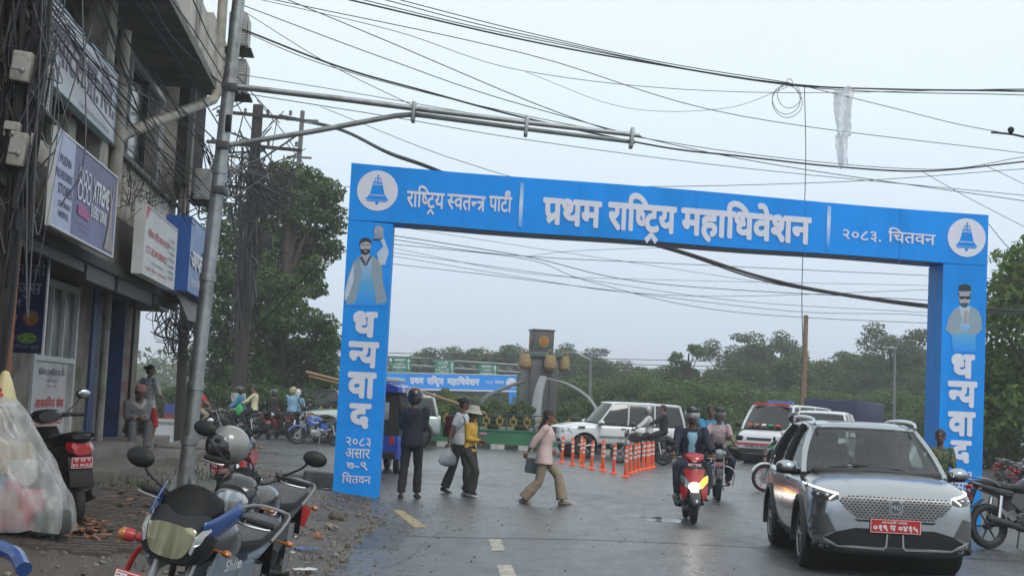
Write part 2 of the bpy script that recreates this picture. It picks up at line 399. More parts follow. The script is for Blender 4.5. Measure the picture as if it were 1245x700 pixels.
# dug up verge between the road and the shop steps
RBy = [5, 13.1, 14.7, 16.9, 18.6, 19.6, 21.3, 24.0, 24.6, 28.5, 31.6, 33.2, 36.]
RBx = [-1.9, -1.62, -1.50, -1.58, -1.55, -1.53, -1.82, -2.02, -2.9, -3.55, -5.2, -7.1, -9.5]
from mathutils import noise as mnoise
def hn(x, y, s=1., o=4): return mnoise.fractal(Vector((x*s, y*s, 0)), 1., 2., o)
def vz(x, y):
    rb = interp(y, RBy, RBx); return .05+.30*min(1, max(0, (rb-x-.3)/2.6))
def verge(a, b):
    y = 4+32*b; rb = interp(y, RBy, RBx)+.10*hn(y*1.3, 7)+.03*hn(y*6, 3); x = rb+(-11-rb)*(a**1.6)
    e = min(1, (rb-x)/.14); z = vz(x, y)*min(1, e)+.035*e*(hn(x, y, 1.3)+.35*hn(x, y, 7))+.02*e*max(0, hn(x+9, y, 20, 2))
    return Vector((x, y, max(-.03, z-.01)))
mb = MB(); mb.sheet(verge, 130, 240)
DIRT = mat('wet gravelly dirt', (.088, .068, .050), .42, var=.35, vs=2.2, bump=1.2, bs=55, dirt=(.055, .05, .045), dscale=.9, detail=9)
structure('pavement_dirt', mb, DIRT, 60)
# brick paving by the steps, laid in rows with open joints
mb = MB(); rnd = random.Random(3)
for r in range(58):
    for c in range(17):
        x = -5.75+c*.205+(r % 2)*.1; y = 12.6+r*.108
        if x > -3.35-.3*hn(y, 2, .8): continue
        if hn(x, y, .7) > .42: continue
        mb.box((x+rnd.uniform(-.006, .006), y+rnd.uniform(-.004, .004), vz(x, y)+.0+rnd.uniform(-.003, .003)), (.197, .099, .05), (rnd.uniform(-.012, .012), rnd.uniform(-.012, .012), rnd.uniform(-.015, .015)))
stuff('brick_paving', mb, mat('paving brick', (.085, .066, .056), .55, var=.25, vs=3, isl=.12, dirt=(.07, .06, .05), dscale=2), smooth=0)
# gravel, rubble and litter on the verge
def rock(mb, c, r, rnd, q=1.):
    bm = bmesh.new(); bmesh.ops.create_icosphere(bm, subdivisions=1, radius=1)
    s = (r*rnd.uniform(.7, 1.3), r*rnd.uniform(.7, 1.3), r*rnd.uniform(.4, .8)); rz = Euler((rnd.uniform(-.5, .5), rnd.uniform(-.5, .5), rnd.uniform(0, 6))).to_matrix()
    vs = [Vector(c)+rz @ Vector((v.co.x*s[0]*rnd.uniform(.75, 1.15), v.co.y*s[1]*rnd.uniform(.75, 1.15), v.co.z*s[2]*rnd.uniform(.75, 1.15))) for v in bm.verts]
    fs = [[v.index for v in f.verts] for f in bm.faces]; bm.free(); mb.add(vs, fs)
mb = MB(); rnd = random.Random(11)
for i in range(2600):
    y = rnd.uniform(11, 32); rb = interp(y, RBy, RBx); x = rb-abs(rnd.gauss(0, 1.1))+.06
    if x < -8: continue
    rock(mb, (x, y, vz(x, y)), rnd.choice([.008, .012, .016, .02, .03]), rnd)
stuff('gravel', mb, mat('gravel stone', (.15, .132, .105), .7, isl=.45, vs=20), smooth=0)
STN = mat('rubble stone', (.22, .2, .175), .8, var=.25, vs=12, bump=.8, bs=40); BRK = mat('broken brick', (.27, .13, .085), .85, var=.3, vs=14, bump=.6, bs=60)
for px, py, r, m_, lab in [(407, 632, .09, mat('dark brown stone', (.09, .065, .05), .8, bump=.5), 'dark brown broken stone on the verge beside the arch foot'), (408, 640, .0, None, ''),
        (400, 641, .08, STN, 'pale flat stone on the verge in front of the arch foot'), (385, 652, .06, BRK, 'reddish chunk of broken brick on the dirt verge')]:
    if not m_: continue
    mb = MB(); rock(mb, (0, 0, r*.4), r, rnd); mb.M = Matrix.Translation((r*.9, 0, 0)); rock(mb, (0, 0, r*.3), r*.6, rnd)
    p = G(px, py, .08); tag(mb.build('stone', m_, loc=(p.x, p.y, vz(p.x, p.y)), smooth=0), lab, 'stone')
# masonry block by the foot of the arch
for i, (px, py, s, lab) in enumerate([(388, 594, (.55, .3, .26), 'grey broken concrete block lying beside the left arch leg'), (352, 588, (.5, .28, .16), 'flat grey concrete lump left of the block by the arch leg')]):
    p = G(px, py); mb = MB(); mb.box((0, 0, s[2]/2), s, (.03, .05, .3), bev=.03); mb.box((s[0]*.6, .1, .07), (.2, .25, .14), (.1, .1, .8), bev=.02)
    tag(mb.build('concrete_block', mat('old concrete', (.2, .195, .18), .85, var=.3, vs=5, bump=.8, bs=25), loc=(p.x, p.y, .04)), lab, 'block')
mb = MB(); rnd = random.Random(5)
for i in range(260):
    g = G(rnd.gauss(190, 40), rnd.uniform(600, 640), .2) if i < 60 else G(rnd.gauss(100, 22), rnd.uniform(634, 652), .3)
    z = vz(g.x, g.y)+.03; a = rnd.uniform(0, 6); s = rnd.uniform(.02, .06); u = Vector((math.cos(a), math.sin(a), rnd.uniform(-.3, .5)))*s; v_ = Vector((-math.sin(a), math.cos(a), rnd.uniform(-.3, .5)))*s*.6
    c = Vector((g.x, g.y, z)); mb.add([c-u-v_, c+u-v_, c+u+v_, c-u+v_], [[0, 1, 2, 3]])
stuff('leaf_litter', mb, mat('dry leaves', (.22, .10, .045), .8, isl=.5), smooth=0)
# litter: white wrappers and a blue bag, each crumpled
def scrap(px, py, s, m_, lab, name='wrapper', ct='litter'):
    rr = random.Random(px); p = G(px, py, .1); mb = MB(); mb.sheet(lambda a, b: Vector(((a-.5)*s*2, (b-.5)*s, .012+.05*s*4*abs(hn(a*3+px, b*3, 1.5)))), 8, 6)
    tag(mb.build(name, m_, loc=(p.x, p.y, vz(p.x, p.y)+.01), rot=(0, 0, rr.uniform(0, 3))), lab, ct)
WPL = mat('white plastic litter', (.6, .6, .6), .4, vs=9, var=.2); BPL = mat('blue plastic litter', (.03, .16, .5), .4)
scrap(373, 665, .10, BPL, 'crumpled blue plastic bag on the dirt left of the road edge', 'plastic_bag', 'bag')
scrap(352, 654, .09, WPL, 'white wrapper on the dirt, uppermost of three white scraps'); scrap(372, 688, .11, WPL, 'white paper scrap near the bottom edge of the verge'); scrap(350, 671, .08, WPL, 'small white scrap just behind the blue bag')
# weeds
mb = MB(); rnd = random.Random(8)
for cx, cy, n in [(165, 598, 50), (185, 604, 40), (300, 582, 40), (262, 586, 40), (240, 584, 40), (140, 603, 20)]:
    g = G(cx, cy, .25)
    for i in range(n):
        x = g.x+rnd.gauss(0, .28); y = g.y+rnd.gauss(0, .5); a = rnd.uniform(0, 6.28); hh = rnd.uniform(.03, .13); l = Vector((math.cos(a), math.sin(a), 0))*hh*.6; s_ = Vector((-math.sin(a), math.cos(a), 0))*.008
        c = Vector((x, y, vz(x, y)-.01)); mb.add([c-s_, c+s_, c+l*.5+Vector((0, 0, hh*.7))+s_, c+l+Vector((0, 0, hh)), c+l*.5+Vector((0, 0, hh*.7))-s_], [[0, 1, 2, 3, 4]])
stuff('weeds', mb, mat('weed green', (.06, .1, .03), .7, isl=.4), smooth=0)
# painted marks
PAINT = mat('worn road paint', (.42, .40, .33), .6, var=.25, vs=7, dirt=(.12, .11, .1), dscale=6)
YEL = mat('worn yellow paint', (.42, .32, .16), .6, var=.3, vs=7, dirt=(.12, .11, .1), dscale=9)
def mark(quad, m_, name='road_marking'):
    mb = MB(); pts = [G(*q) for q in quad]; mb.add([(p.x, p.y, .004) for p in pts], [[0, 1, 2, 3]]); structure(name, mb, m_, 0)
mark([(594, 654.5), (609, 655), (614, 670), (598, 669.5)], PAINT); mark([(604, 686.5), (622, 687), (629, 702), (609, 702)], PAINT)
mark([(477, 620), (489, 620), (520, 641), (504, 641)], YEL)
# the joint between two lays of asphalt and the broken edge
mb = MB(); pts = [G(x, y) for x, y in ((466, 650), (560, 653), (720, 656), (900, 664), (1000, 669), (1245, 682))]
mb.loft([[(p.x, p.y-.035, .004), (p.x, p.y+.03, .004)] for p in cat([(p.x, p.y, 0) for p in pts], 6)], cap=False, closed=False)
structure('road_joint', mb, mat('tar joint', (.035, .035, .038), .35))
mb = MB(); mb.sheet(lambda a, b: Vector((-1.62+.5*a+.12*hn(b*5, 2)*(1-a), 16.4+3.6*b, .002+.0*a)), 6, 16)
structure('tar_patch', mb, mat('dark tar', (.02, .02, .022), .3, bump=.5))
# old repairs and cracks in the asphalt
PATCH = mat('older asphalt patch', (.045, .047, .05), .3, var=.3, vs=3, bump=.5, bs=120); TAR = mat('tar crack', (.02, .02, .022), .35)
for qd in [[(845, 560), (905, 564), (930, 572), (850, 568)]]:
    mark(qd, PATCH, 'road_patch')
rnd = random.Random(15)
for pts in [[(520, 612), (560, 618), (598, 615), (640, 622)], [(470, 690), (500, 676), (515, 660), (545, 640)], [(800, 660), (850, 650), (905, 655), (930, 645)], [(620, 560), (660, 575), (655, 590), (690, 603)]]:
    P_ = [G(*p) for p in pts]; P_ = cat([(p.x, p.y, .004) for p in P_], 14); mb = MB(); w_ = [.003+.004*rnd.random() for _ in P_]
    mb.loft([[(p.x-w_[i]+.03*hn(i*.7, 3), p.y-w_[i], .004), (p.x+w_[i]+.03*hn(i*.7, 3), p.y+w_[i], .004)] for i, p in enumerate(P_)], cap=False, closed=False); structure('road_crack', mb, TAR, 0)
GRIT = MB(); rnd = random.Random(19)
for i in range(700):
    y = rnd.uniform(11, 30); x = interp(y, RBy, RBx)+abs(rnd.gauss(0, .5))+.05 if i < 450 else rnd.uniform(-1.5, 6); rock(GRIT, (x, y, .004), rnd.choice([.006, .008, .012, .018]), rnd)
stuff('road_grit', GRIT, MC['gravel stone'], smooth=0)
PUD = mat('standing water', (.035, .037, .04), .04, var=.02, spec=.8)
def puddle(px, py, rx_, ry):
    g = G(px, py); mb = MB(); vs = []
    for k in range(40):
        a = 2*PI*k/40; r = 1+.35*hn(math.cos(a)*1.3+px, math.sin(a)*1.3, 1.)+.1*hn(math.cos(a)*6, math.sin(a)*6+px); vs.append((g.x+rx_*r*math.cos(a), g.y+ry*r*math.sin(a), .003))
    mb.add(vs, [list(range(40))]); structure('puddle', mb, PUD, 0)
puddle(805, 632, .3, .45); puddle(785, 628, .28, .22); puddle(1004, 684, .3, .25)
# ================================================================== banner arch
aL = G(404, 604); aR = G(1193, 640); adir = (aR-aL).normalized()
def A(px, py):
    q = onplane(px, py, aL, (adir.y, -adir.x, 0)); return ((q-aL).dot(adir), q.z)
BLUE = mat('blue flex banner', (.005, .29, .88), .5, var=.06, vs=1.4, bump=1.6, bs=1.7, spec=.25, stretch=(1, 1, .5), detail=3, dirt=(.004, .24, .72), dscale=.8)
WHT = mat('banner white print', (.68, .70, .80), .45, var=.03)
arch = thing('banner_arch', 'tall blue cloth covered gate arch spanning the road with white Devanagari lettering', 'banner arch', aL, math.atan2(adir.y, adir.x))
DEP = .75
def outline_prism(mb, pts, y0, y1):
    n = len(pts); vs = [Vector((p[0], y0, p[1])) for p in pts]+[Vector((p[0], y1, p[1])) for p in pts]
    mb.add(vs, [list(range(n)), list(range(n, 2*n))[::-1]]+[[k, (k+1) % n, n+(k+1) % n, n+k] for k in range(n)])
def leg(x0, x1, zt0, zt1):
    mb = MB(); outline_prism(mb, [(x0, 0), (x1, 0), (x1, zt1), (x0, zt0)], 0, DEP); return mb.build('leg', BLUE, arch, 0)
LW = .745; RU0, RU1 = 9.955, 10.70
lgL = leg(0, LW, 4.525, 4.50); lgR = leg(RU0, RU1, 4.335, 4.33)
mb = MB()
N = 24
def bt(u): return 5.47-.0262*u-.012*math.sin(u*.9)
def bb(u): return 4.528-(.0175*u)+.008*math.sin(u*1.7)
us = [RU1*i/N for i in range(N+1)]
outline_prism(mb, [(u, bb(u)) for u in us]+[(u, bt(u)) for u in us[::-1]], -.006, DEP+.006)
beam = mb.build('beam', BLUE, arch, 30)
mb = MB(); 
for a, b in zip(us[1:-2], us[2:-1]):
    if a < LW or b > RU0: continue
    mb.add([(a, .02, bb(a)-.004), (b, .02, bb(b)-.004), (b, DEP-.02, bb(b)-.004), (a, DEP-.02, bb(a)-.004)], [[0, 1, 2, 3]])
mb.build('soffit', mat('grey backing cloth', (.27, .30, .36), .8), beam, 0)
def gl_off(off=0.): # reference glyph metrics
    v = _raw('\u092e', off)[0]; return min(p.y for p in v), max(p.y for p in v)
REF = gl_off()
def tbox(mb, tokens, x0, x1, yb, yh, off=0.):
    """a line whose letters stand on yb and hang from a headline at yh, between x0 and x1"""
    s = (yh-yb)/(REF[1]-REF[0]); V, Fc, wd = text_geo(tokens, off); xs = [v.x for v in V]; a, b = min(xs), max(xs); sx = (x1-x0)/(b-a)
    mb.add([Vector((x0+(v.x-a)*sx, yb+(v.y-REF[0])*s, v.z)) for v in V], Fc)
def tfit(mb, tokens, x0, x1, y0, y1, off=0.):
    V, Fc, wd = text_geo(tokens, off); xs = [v.x for v in V]; ys = [v.y for v in V]; a, b, c, d = min(xs), max(xs), min(ys), max(ys)
    mb.add([Vector((x0+(v.x-a)*(x1-x0)/(b-a), y0+(v.y-c)*(y1-y0)/(d-c), v.z)) for v in V], Fc)
YF = -.010
def lettering(name, parent, m_, items, M=None, fn=tbox):
    mb = MB(M or up_at(0, YF, 0))
    for it in items: fn(mb, *it)
    return mb.build(name, m_, parent, 0, fix=False)
def aligned(px0, px1, pyb, pyh):
    """pixel box measured at its left end -> box in the slanted beam frame"""
    (u0, zb), (u1, _), (_, zh) = A(px0, pyb), A(px1, pyb), A(px0, pyh); return u0, u1, zb+.0245*u0, zh+.0245*u0
BM = Matrix.Translation((0, YF-.006, 0)) @ UP @ Matrix(((1, 0, 0, 0), (-.0245, 1, 0, 0), (0, 0, 1, 0), (0, 0, 0, 1)))
lettering('lettering', beam, WHT, [(RASTRIYA, *aligned(494, 540, 250.5, 232.5), .022), (SWATANTRA, *aligned(543, 590, 253.5, 236), .022), (PARTI, *aligned(594, 622, 256, 238.5), .022)], BM)
lettering('lettering', beam, WHT, [(PRATHAM, *aligned(659, 731, 270.5, 241.5), .042), (RASTRIYA, *aligned(738, 822, 277, 247), .042), (MAHA, *aligned(827, 986, 283.5, 254), .042)], BM)
lettering('lettering', beam, WHT, [(['२०८३', '.'], *aligned(1024, 1071, 290, 279), .016), (CHITWAN, *aligned(1079, 1137, 293.5, 281.5), .016)], BM)
BAR = rampmat('fading light bar', [(0, (.005, .29, .88)), (.5, (.6, .72, .85)), (1, (.005, .29, .88))], 2, lo=4.5, hi=5.4)
for px in (633.5, 1008):
    mb = MB(BM); u, _ = A(px, 250); mb.box((u, 4.98+.005*u, .001), (.062, .74, .002)); mb.build('light_bar', BAR, beam, 0)
def bell(u, z, r, par):
    mb = MB(up_at(u, -.012, z)); mb.add([(r*math.cos(2*PI*k/40), r*math.sin(2*PI*k/40), .002) for k in range(40)], [list(range(40))]); c = mb.build('emblem', WHT, par, 0, fix=False)
    mb = MB(up_at(u, -.0165, z)); q = r/.33
    half = [(.0, .13), (.07, .125), (.085, .04), (.105, -.05), (.145, -.12), (.165, -.135), (.165, -.15)]
    ol = [(x*q*1.12, y*q) for x, y in half]+[(-x*q*1.12, y*q) for x, y in half[::-1][:-1]]
    mb.add([(x, y, 0) for x, y in ol], [list(range(len(ol)))])
    for (x0, x1, y0, y1) in [(-.165, .165, -.18, -.158), (-.08, .08, .135, .15), (-.012, .012, .15, .26), (-.05, -.035, .16, .20), (.035, .05, .16, .20), (-.05, .05, .195, .208)]:
        mb.add([(x0*q, y0*q, 0), (x1*q, y0*q, 0), (x1*q, y1*q, 0), (x0*q, y1*q, 0)], [[0, 1, 2, 3]])
    mb.add([(.028*q*math.cos(k), -.205*q+.028*q*math.sin(k), .0) for k in [i*PI/6 for i in range(12)]], [list(range(12))])
    for yy in (.095, -.075): # pale rings across the bell
        mb.add([(-.2*q, yy*q, -.01)]*3, [[0, 1, 2]])
    mb.build('bell_print', BLUE, c, 0, fix=False)
    mb = MB(up_at(u, -.019, z))
    for yy, ww in ((.10, .078), (-.075, .115)): mb.add([(-ww*q, yy*q-.006, 0), (ww*q, yy*q-.006, 0), (ww*q, yy*q+.006, 0), (-ww*q, yy*q+.006, 0)], [[0, 1, 2, 3]])
    mb.build('bell_ring', WHT, c, 0, fix=False)
bell(*A(459, 232), .335, beam); bell(*A(1175, 289), .325, beam)
def leg_text(par, ux, zs, hide=False):
    """the vertical word and the date below it, centred on ux"""
    M = up_at(ux, YF, 0); rows = []
    for tk, w_, (z0, z1) in [(['ध'], .40, zs[0]), ([('half', 'न'), 'य'], .50, zs[1]), (['वा'], .47, zs[2]), (['द'], .36, zs[3])]: rows.append((tk, -w_/2, w_/2, z0, z1, .05))
    lettering('lettering', par, WHT, rows, M, tfit)
    rows = [(['२०८३'], -.2, .2, zs[4]-.075, zs[4]+.075, .014), (['असार'], -.2, .2, zs[5]-.075, zs[5]+.08, .014), (['७-९'], -.17, .17, zs[6]-.07, zs[6]+.07, .014)]
    lettering('lettering', par, WHT, rows, M, tfit)
    lettering('lettering', par, WHT, [(CHITWAN, -.235, .235, zs[7]-.07, zs[7]+.05, .012)], M, tbox)
def Z(px, py): return A(px, py)[1]
leg_text(lgL, .372, [(Z(442, 410), Z(442, 378)), (Z(440, 447), Z(440, 415)), (Z(438, 484), Z(438, 452)), (Z(436, 521), Z(436, 490)), Z(434, 537), Z(433, 551), Z(432, 566), Z(431, 582)])
leg_text(lgR, .372+RU0, [(Z(1171, 460), Z(1171, 430)), (Z(1170, 495), Z(1170, 463)), (Z(1169, 530), Z(1169, 500)), (Z(1168, 563), Z(1168, 535)), Z(1168, 578), Z(1168, 592), Z(1168, 606), Z(1168, 626)])
# printed portraits: plain flat figures
PG = [mat('print '+n, c, .5, var=.1, vs=30) for n, c in (('dark hair', (.02, .025, .03)), ('grey skin', (.42, .40, .42)), ('grey cloth', (.26, .35, .43)), ('pale cloth', (.50, .60, .74)), ('dark line', (.05, .08, .12)))]
def fade(name, z0, z1): return rampmat(name, [(0, (.005, .29, .88)), (.45, (.08, .38, .72)), (1, (.42, .52, .66))], 2, lo=z0, hi=z1)
def pfig(par, polys):
    mbs = {}
    for i, (mi, pts) in enumerate(polys):
        mb = mbs.setdefault(mi, MB(Matrix.Translation((0, -.008, 0)))); c = [(*A(x, y),) for x, y in pts]
        mb.add([(u, -.0008*i, z) for u, z in c], [list(range(len(c)))])
    for mi, mb in mbs.items(): mb.build('portrait_print', mi if not isinstance(mi, int) else PG[mi], par, 0, fix=False)
def oval(cx, cy, rx_, ry, n=16, a0=0): return [(cx+rx_*math.cos(2*PI*k/n+a0), cy+ry*math.sin(2*PI*k/n+a0)) for k in range(n)]
zt, zb_ = Z(440, 312), Z(440, 372); F1 = fade('portrait fade left', zb_, zt)
pfig(lgL, [(F1, [(430, 318), (438, 311), (452, 311), (464, 318), (466, 345), (470, 372), (420, 372), (421, 345)]),
    (2, [(430, 318), (437, 312), (440, 330), (432, 368), (421, 370), (422, 340)]), (2, [(452, 311), (464, 318), (466, 345), (471, 366), (458, 370), (452, 336)]),
    (3, [(462, 322), (458, 308), (466, 300), (460, 286), (464, 282), (473, 306), (468, 322)]),
    (3, [(430, 320), (425, 335), (419, 356), (419, 366), (424, 360), (430, 340)]),
    (1, [(460, 288), (455, 283), (456, 276), (462, 274), (466, 278), (466, 286)]), (2, [(454, 290), (458, 280), (463, 280), (466, 288), (462, 290)]), (4, [(453, 291), (466, 289), (466, 290.5), (454, 292.5)]),
    (1, [(441, 306), (449, 306), (450, 314), (445, 318), (440, 313)]), (1, oval(444.5, 300, 6.6, 9)),
    (0, [(437.5, 299), (437.5, 293), (441, 289.5), (448, 289.5), (451.6, 293), (451.5, 299), (450.3, 295.5), (445, 293.6), (439, 295.5)]),
    (0, [(438.4, 302), (440, 308), (444.5, 310.5), (449, 308), (450.8, 302), (448.5, 303.5), (444.8, 302.6), (441, 303.5)]), (1, [(442.5, 305), (446.8, 305), (446, 306.3), (443.4, 306.3)]),
    (4, [(440.5, 297.3), (443.5, 297.3), (443.5, 298.4), (440.5, 298.4)]), (4, [(446, 297.3), (449, 297.3), (449, 298.4), (446, 298.4)]),
    (4, [(437, 312.2), (440.5, 311.8), (445, 321), (444, 323)]), (4, [(452.5, 311), (449, 311.4), (445, 321), (446, 323)])])
zt, zb_ = Z(1172, 385), Z(1172, 428); F2 = fade('portrait fade right', zb_, zt)
pfig(lgR, [(F2, [(1158, 378), (1166, 372), (1179, 372), (1190, 378), (1192, 398), (1186, 410), (1186, 428), (1158, 428), (1157, 408), (1149, 400)]),
    (2, [(1158, 378), (1166, 373), (1170, 388), (1166, 398), (1174, 404), (1160, 407), (1150, 402), (1152, 388)]), (2, [(1190, 378), (1180, 373), (1176, 388), (1180, 398), (1172, 405), (1188, 406), (1194, 400), (1193, 388)]),
    (1, oval(1172.5, 363, 6.8, 9)), (0, [(1164.5, 358), (1166, 347), (1174, 345), (1180, 348), (1181, 358), (1173, 356)]), (2, [(1165, 357), (1180.6, 357), (1180.5, 354), (1165.4, 354)]),
    (0, [(1166, 360), (1179.6, 360), (1179, 363.6), (1174, 363.8), (1172.7, 361.6), (1171.4, 363.8), (1166.8, 363.6)]), (4, [(1168, 368), (1177, 368), (1175, 373.5), (1170, 373.5)]),
    (1, [(1170.5, 392), (1172, 378), (1175, 377), (1178, 380), (1176.5, 392)]), (4, [(1173.7, 378.5), (1174.3, 378.5), (1174.3, 392), (1173.6, 392)])])
SEAM = mat('banner seam', (.005, .25, .78), .5)
for lg_, u_ in ((lgL, 0), (lgR, RU0)):
    for z in (1.2, 2.35, 3.42): mb = MB(); mb.box((u_+LW/2, -.002, z), (LW-.002, .004, .008)); mb.build('seam', SEAM, lg_, 0)
for u_ in (1.9, 3.8, 5.75, 7.6, 9.2): mb = MB(BM); mb.box((u_, 4.98, -.001), (.008, .9, .003)); mb.build('seam', SEAM, beam, 0)
# ================================================================== building on the left
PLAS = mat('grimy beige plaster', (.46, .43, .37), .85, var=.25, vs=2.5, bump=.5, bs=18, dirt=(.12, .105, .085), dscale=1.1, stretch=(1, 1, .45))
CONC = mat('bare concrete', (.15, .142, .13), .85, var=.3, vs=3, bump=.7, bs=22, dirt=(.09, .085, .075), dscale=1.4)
DARKW = mat('sooty wall', (.03, .028, .027), .85, var=.3, vs=3, bump=.4)  # near-black colour carries the shade of recesses, undersides and the left end
BPAINT = mat('blue painted metal', (.02, .06, .18), .5, var=.2, vs=4, dirt=(.02, .035, .07))
WFR = mat('white aluminium', (.55, .56, .56), .4, var=.1); TGL = mat('tinted window glass', (.012, .016, .02), .08, var=.1, spec=.7)
PVC = mat('aged pvc pipe', (.33, .31, .26), .55, var=.2, vs=4, dirt=(.16, .14, .11), dscale=3)
BLK = mat('black plastic', (.009, .009, .010), .5, var=.1, spec=.35); RUB = mat('rubber', (.014, .014, .015), .75, var=.25, vs=20, bump=.2)
CAB = mat('cable black', (.018, .018, .02), .55); CAB2 = mat('cable grey', (.09, .09, .1), .5)
GALV = mat('galvanised steel', (.36, .38, .385), .42, metal=.75, var=.18, vs=7, dirt=(.22, .22, .2), dscale=3)
bld = thing('shop_building', 'grimy beige multi storey shop building hung with signboards at the left', 'building', (-5, 0, 0), math.atan(.09))
def bx(mb, u0, u1, z0, z1, o0, o1, bev=0.): return mb.box(((o0+o1)/2, (u0+u1)/2, (z0+z1)/2), (o1-o0, u1-u0, z1-z0), bev=bev)
def bpart(name, m, boxes, bev=0., par=None):
    mb = MB()
    for b in boxes: bx(mb, *b, bev=bev)
    return mb.build(name, m, par or bld, 35 if bev else 0)
# ground floor: recessed dark shops between wall pieces
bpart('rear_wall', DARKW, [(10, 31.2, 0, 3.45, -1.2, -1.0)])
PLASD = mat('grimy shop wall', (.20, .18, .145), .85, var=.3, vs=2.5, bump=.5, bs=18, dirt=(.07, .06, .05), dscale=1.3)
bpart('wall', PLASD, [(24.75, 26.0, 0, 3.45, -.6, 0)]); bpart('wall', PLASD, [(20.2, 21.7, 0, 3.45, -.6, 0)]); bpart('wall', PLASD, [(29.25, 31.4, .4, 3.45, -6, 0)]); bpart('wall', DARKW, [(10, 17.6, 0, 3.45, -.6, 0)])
bpart('shutter', BPAINT, [(27.55, 29.2, .4, 3.3, -.5, -.45)]+[(27.55, 29.2, .45+i*.09, .5+i*.09, -.45, -.43) for i in range(31)])
bpart('shutter_guide', WFR, [(27.5, 27.58, .4, 3.4, -.45, .04)]); bpart('shutter_guide', BPAINT, [(29.2, 29.28, .1, 3.4, -.45, .06)])
bpart('pillar', BPAINT, [(26.0, 26.5, 0, 3.45, -.5, .05)])
# door leaf with poster and barred window
dr = bpart('door', mat('off white door', (.32, .32, .30), .6, dirt=(.2, .19, .17)), [(21.8, 24.7, .35, 1.95, -.06, 0)])
bpart('door_frame', WFR, [(21.72, 21.84, .35, 3.2, -.08, .04)]); bpart('door_frame', WFR, [(24.62, 24.74, .35, 3.2, -.08, .04)]); bpart('door_frame', WFR, [(21.84, 24.62, 1.95, 2.03, -.08, .04)]); bpart('door_frame', WFR, [(21.84, 24.62, 3.1, 3.2, -.08, .04)])
bpart('window_pane', mat('dusty glass', (.09, .1, .1), .25, var=.3, vs=4), [(21.84, 24.62, 2.03, 3.1, -.05, -.03)])
for u in (22.75, 23.65): bpart('mullion', WFR, [(u, u+.07, 2.03, 3.1, -.03, .03)])
SF = Matrix(((0, 0, 1, 0), (1, 0, 0, 0), (0, 1, 0, 0), (0, 0, 0, 1)))       # XY drawing plane -> facade, facing the road, x runs away from the camera
def fac(o): return Matrix.Translation((o, 0, 0)) @ SF
RED = mat('red lettering', (.5, .03, .03), .5); NAVY = mat('navy lettering', (.03, .04, .12), .5); PURP = mat('faded purple lettering', (.13, .09, .17), .5); GREYL = mat('faint grey lettering', (.22, .22, .25), .5); WHL = mat('white lettering', (.65, .66, .68), .5)
pst = thing('emergency_poster', 'white emergency notice with red writing stuck on the shop door behind the parked scooter', 'poster', (-5, 0, 0), math.atan(.09))
mb = MB(); bx(mb, 21.9, 24.2, .75, 1.93, .003, .02); mb.build('board', mat('poster white', (.50, .50, .50), .55, dirt=(.36, .36, .36)), pst)
lettering('lettering', pst, NAVY, [(['चितवन', ' ', 'हस्पिटल', ' ', ('rakar', 'प'), 'ा', '.', ' ', 'ि', 'ल', '.'], 22.1, 24.0, 1.74, 1.82, .01), (['चितवन'], 22.7, 23.5, 1.63, 1.67), (['२०८३'], 22.8, 23.4, 1.55, 1.59)], fac(.023))
lettering('lettering', pst, RED, [(['आ', 'क', ('half', 'स'), 'ि', 'म', 'क', ' ', 'से', 'वा'], 22.05, 24.05, 1.24, 1.42, .03), (['EMERGENCY'], 22.0, 24.1, .98, 1.13, .02)], fac(.023), tfit)
mb = MB(); bx(mb, 22.7, 23.5, .8, .92, .021, .025); mb.build('red_box', RED, pst, 0)
lettering('lettering', bld, mat('faded red wall lettering', (.22, .07, .06), .8), [(['ओ'], 29.7, 30.9, 2.35, 2.65, .03), (['क'], 29.7, 30.8, 1.92, 2.2, .03), (['सि'], 29.65, 30.9, 1.45, 1.8, .03), (['पसल'], 29.4, 30.9, 1.0, 1.2, .02)], fac(.003), tfit)
mb = MB(); mb.tube([(.09, 27.0, .3), (.09, 27.0, 3.5)], .075, 10); mb.build('drain_pipe', PVC, bld)
mb = MB(); mb.tube([(.16, 29.6, .3), (.16, 29.6, 3.4)], .03, 8); mb.build('drain_pipe', BLK, bld)
# canopy over the shops and the first floor
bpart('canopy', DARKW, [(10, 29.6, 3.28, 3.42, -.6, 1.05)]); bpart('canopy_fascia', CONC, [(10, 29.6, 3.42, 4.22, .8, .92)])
rnd = random.Random(2)
for i, (u0, u1) in enumerate([(10, 15.9), (16, 20), (20.1, 22.4), (22.6, 26.2), (26.3, 29.6)]):
    mb = MB(); bx(mb, u0+.05, u1-.05, 3.1+rnd.uniform(-.05, .05), 3.35, .95, 1.0); mb.build('shutter_box', mat('dark shutter box', (.05, .05, .052), .6, var=.3), bld)
bpart('balcony_wall', PLAS, [(20.9, 28.6, 4.22, 5.12, .72, .9)]); bpart('balcony_wall', PLAS, [(10, 20.9, 4.22, 4.5, .72, .9)])
bpart('ledge', CONC, [(20.9, 28.7, 5.12, 5.2, .66, 1.0)])
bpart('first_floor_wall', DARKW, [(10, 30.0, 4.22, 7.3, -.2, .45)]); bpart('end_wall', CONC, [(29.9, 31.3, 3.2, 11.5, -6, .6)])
bpart('column', PLAS, [(20.75, 21.35, 4.22, 7.2, .45, .95)]); bpart('column', PLAS, [(28.5, 29.1, 5.2, 8.6, .45, .9)]); bpart('column', PLAS, [(19.0, 19.5, 4.5, 5.1, .5, .86)])
bpart('window_pane', TGL, [(21.35, 28.5, 5.2, 7.2, .55, .6)])
for u, a, b in [(24.5, 5.2, 7.2), (28.3, 5.2, 7.2), (21.4, 5.2, 7.2)]: bpart('window_frame', WFR, [(u, u+.1, a, b, .6, .68)])
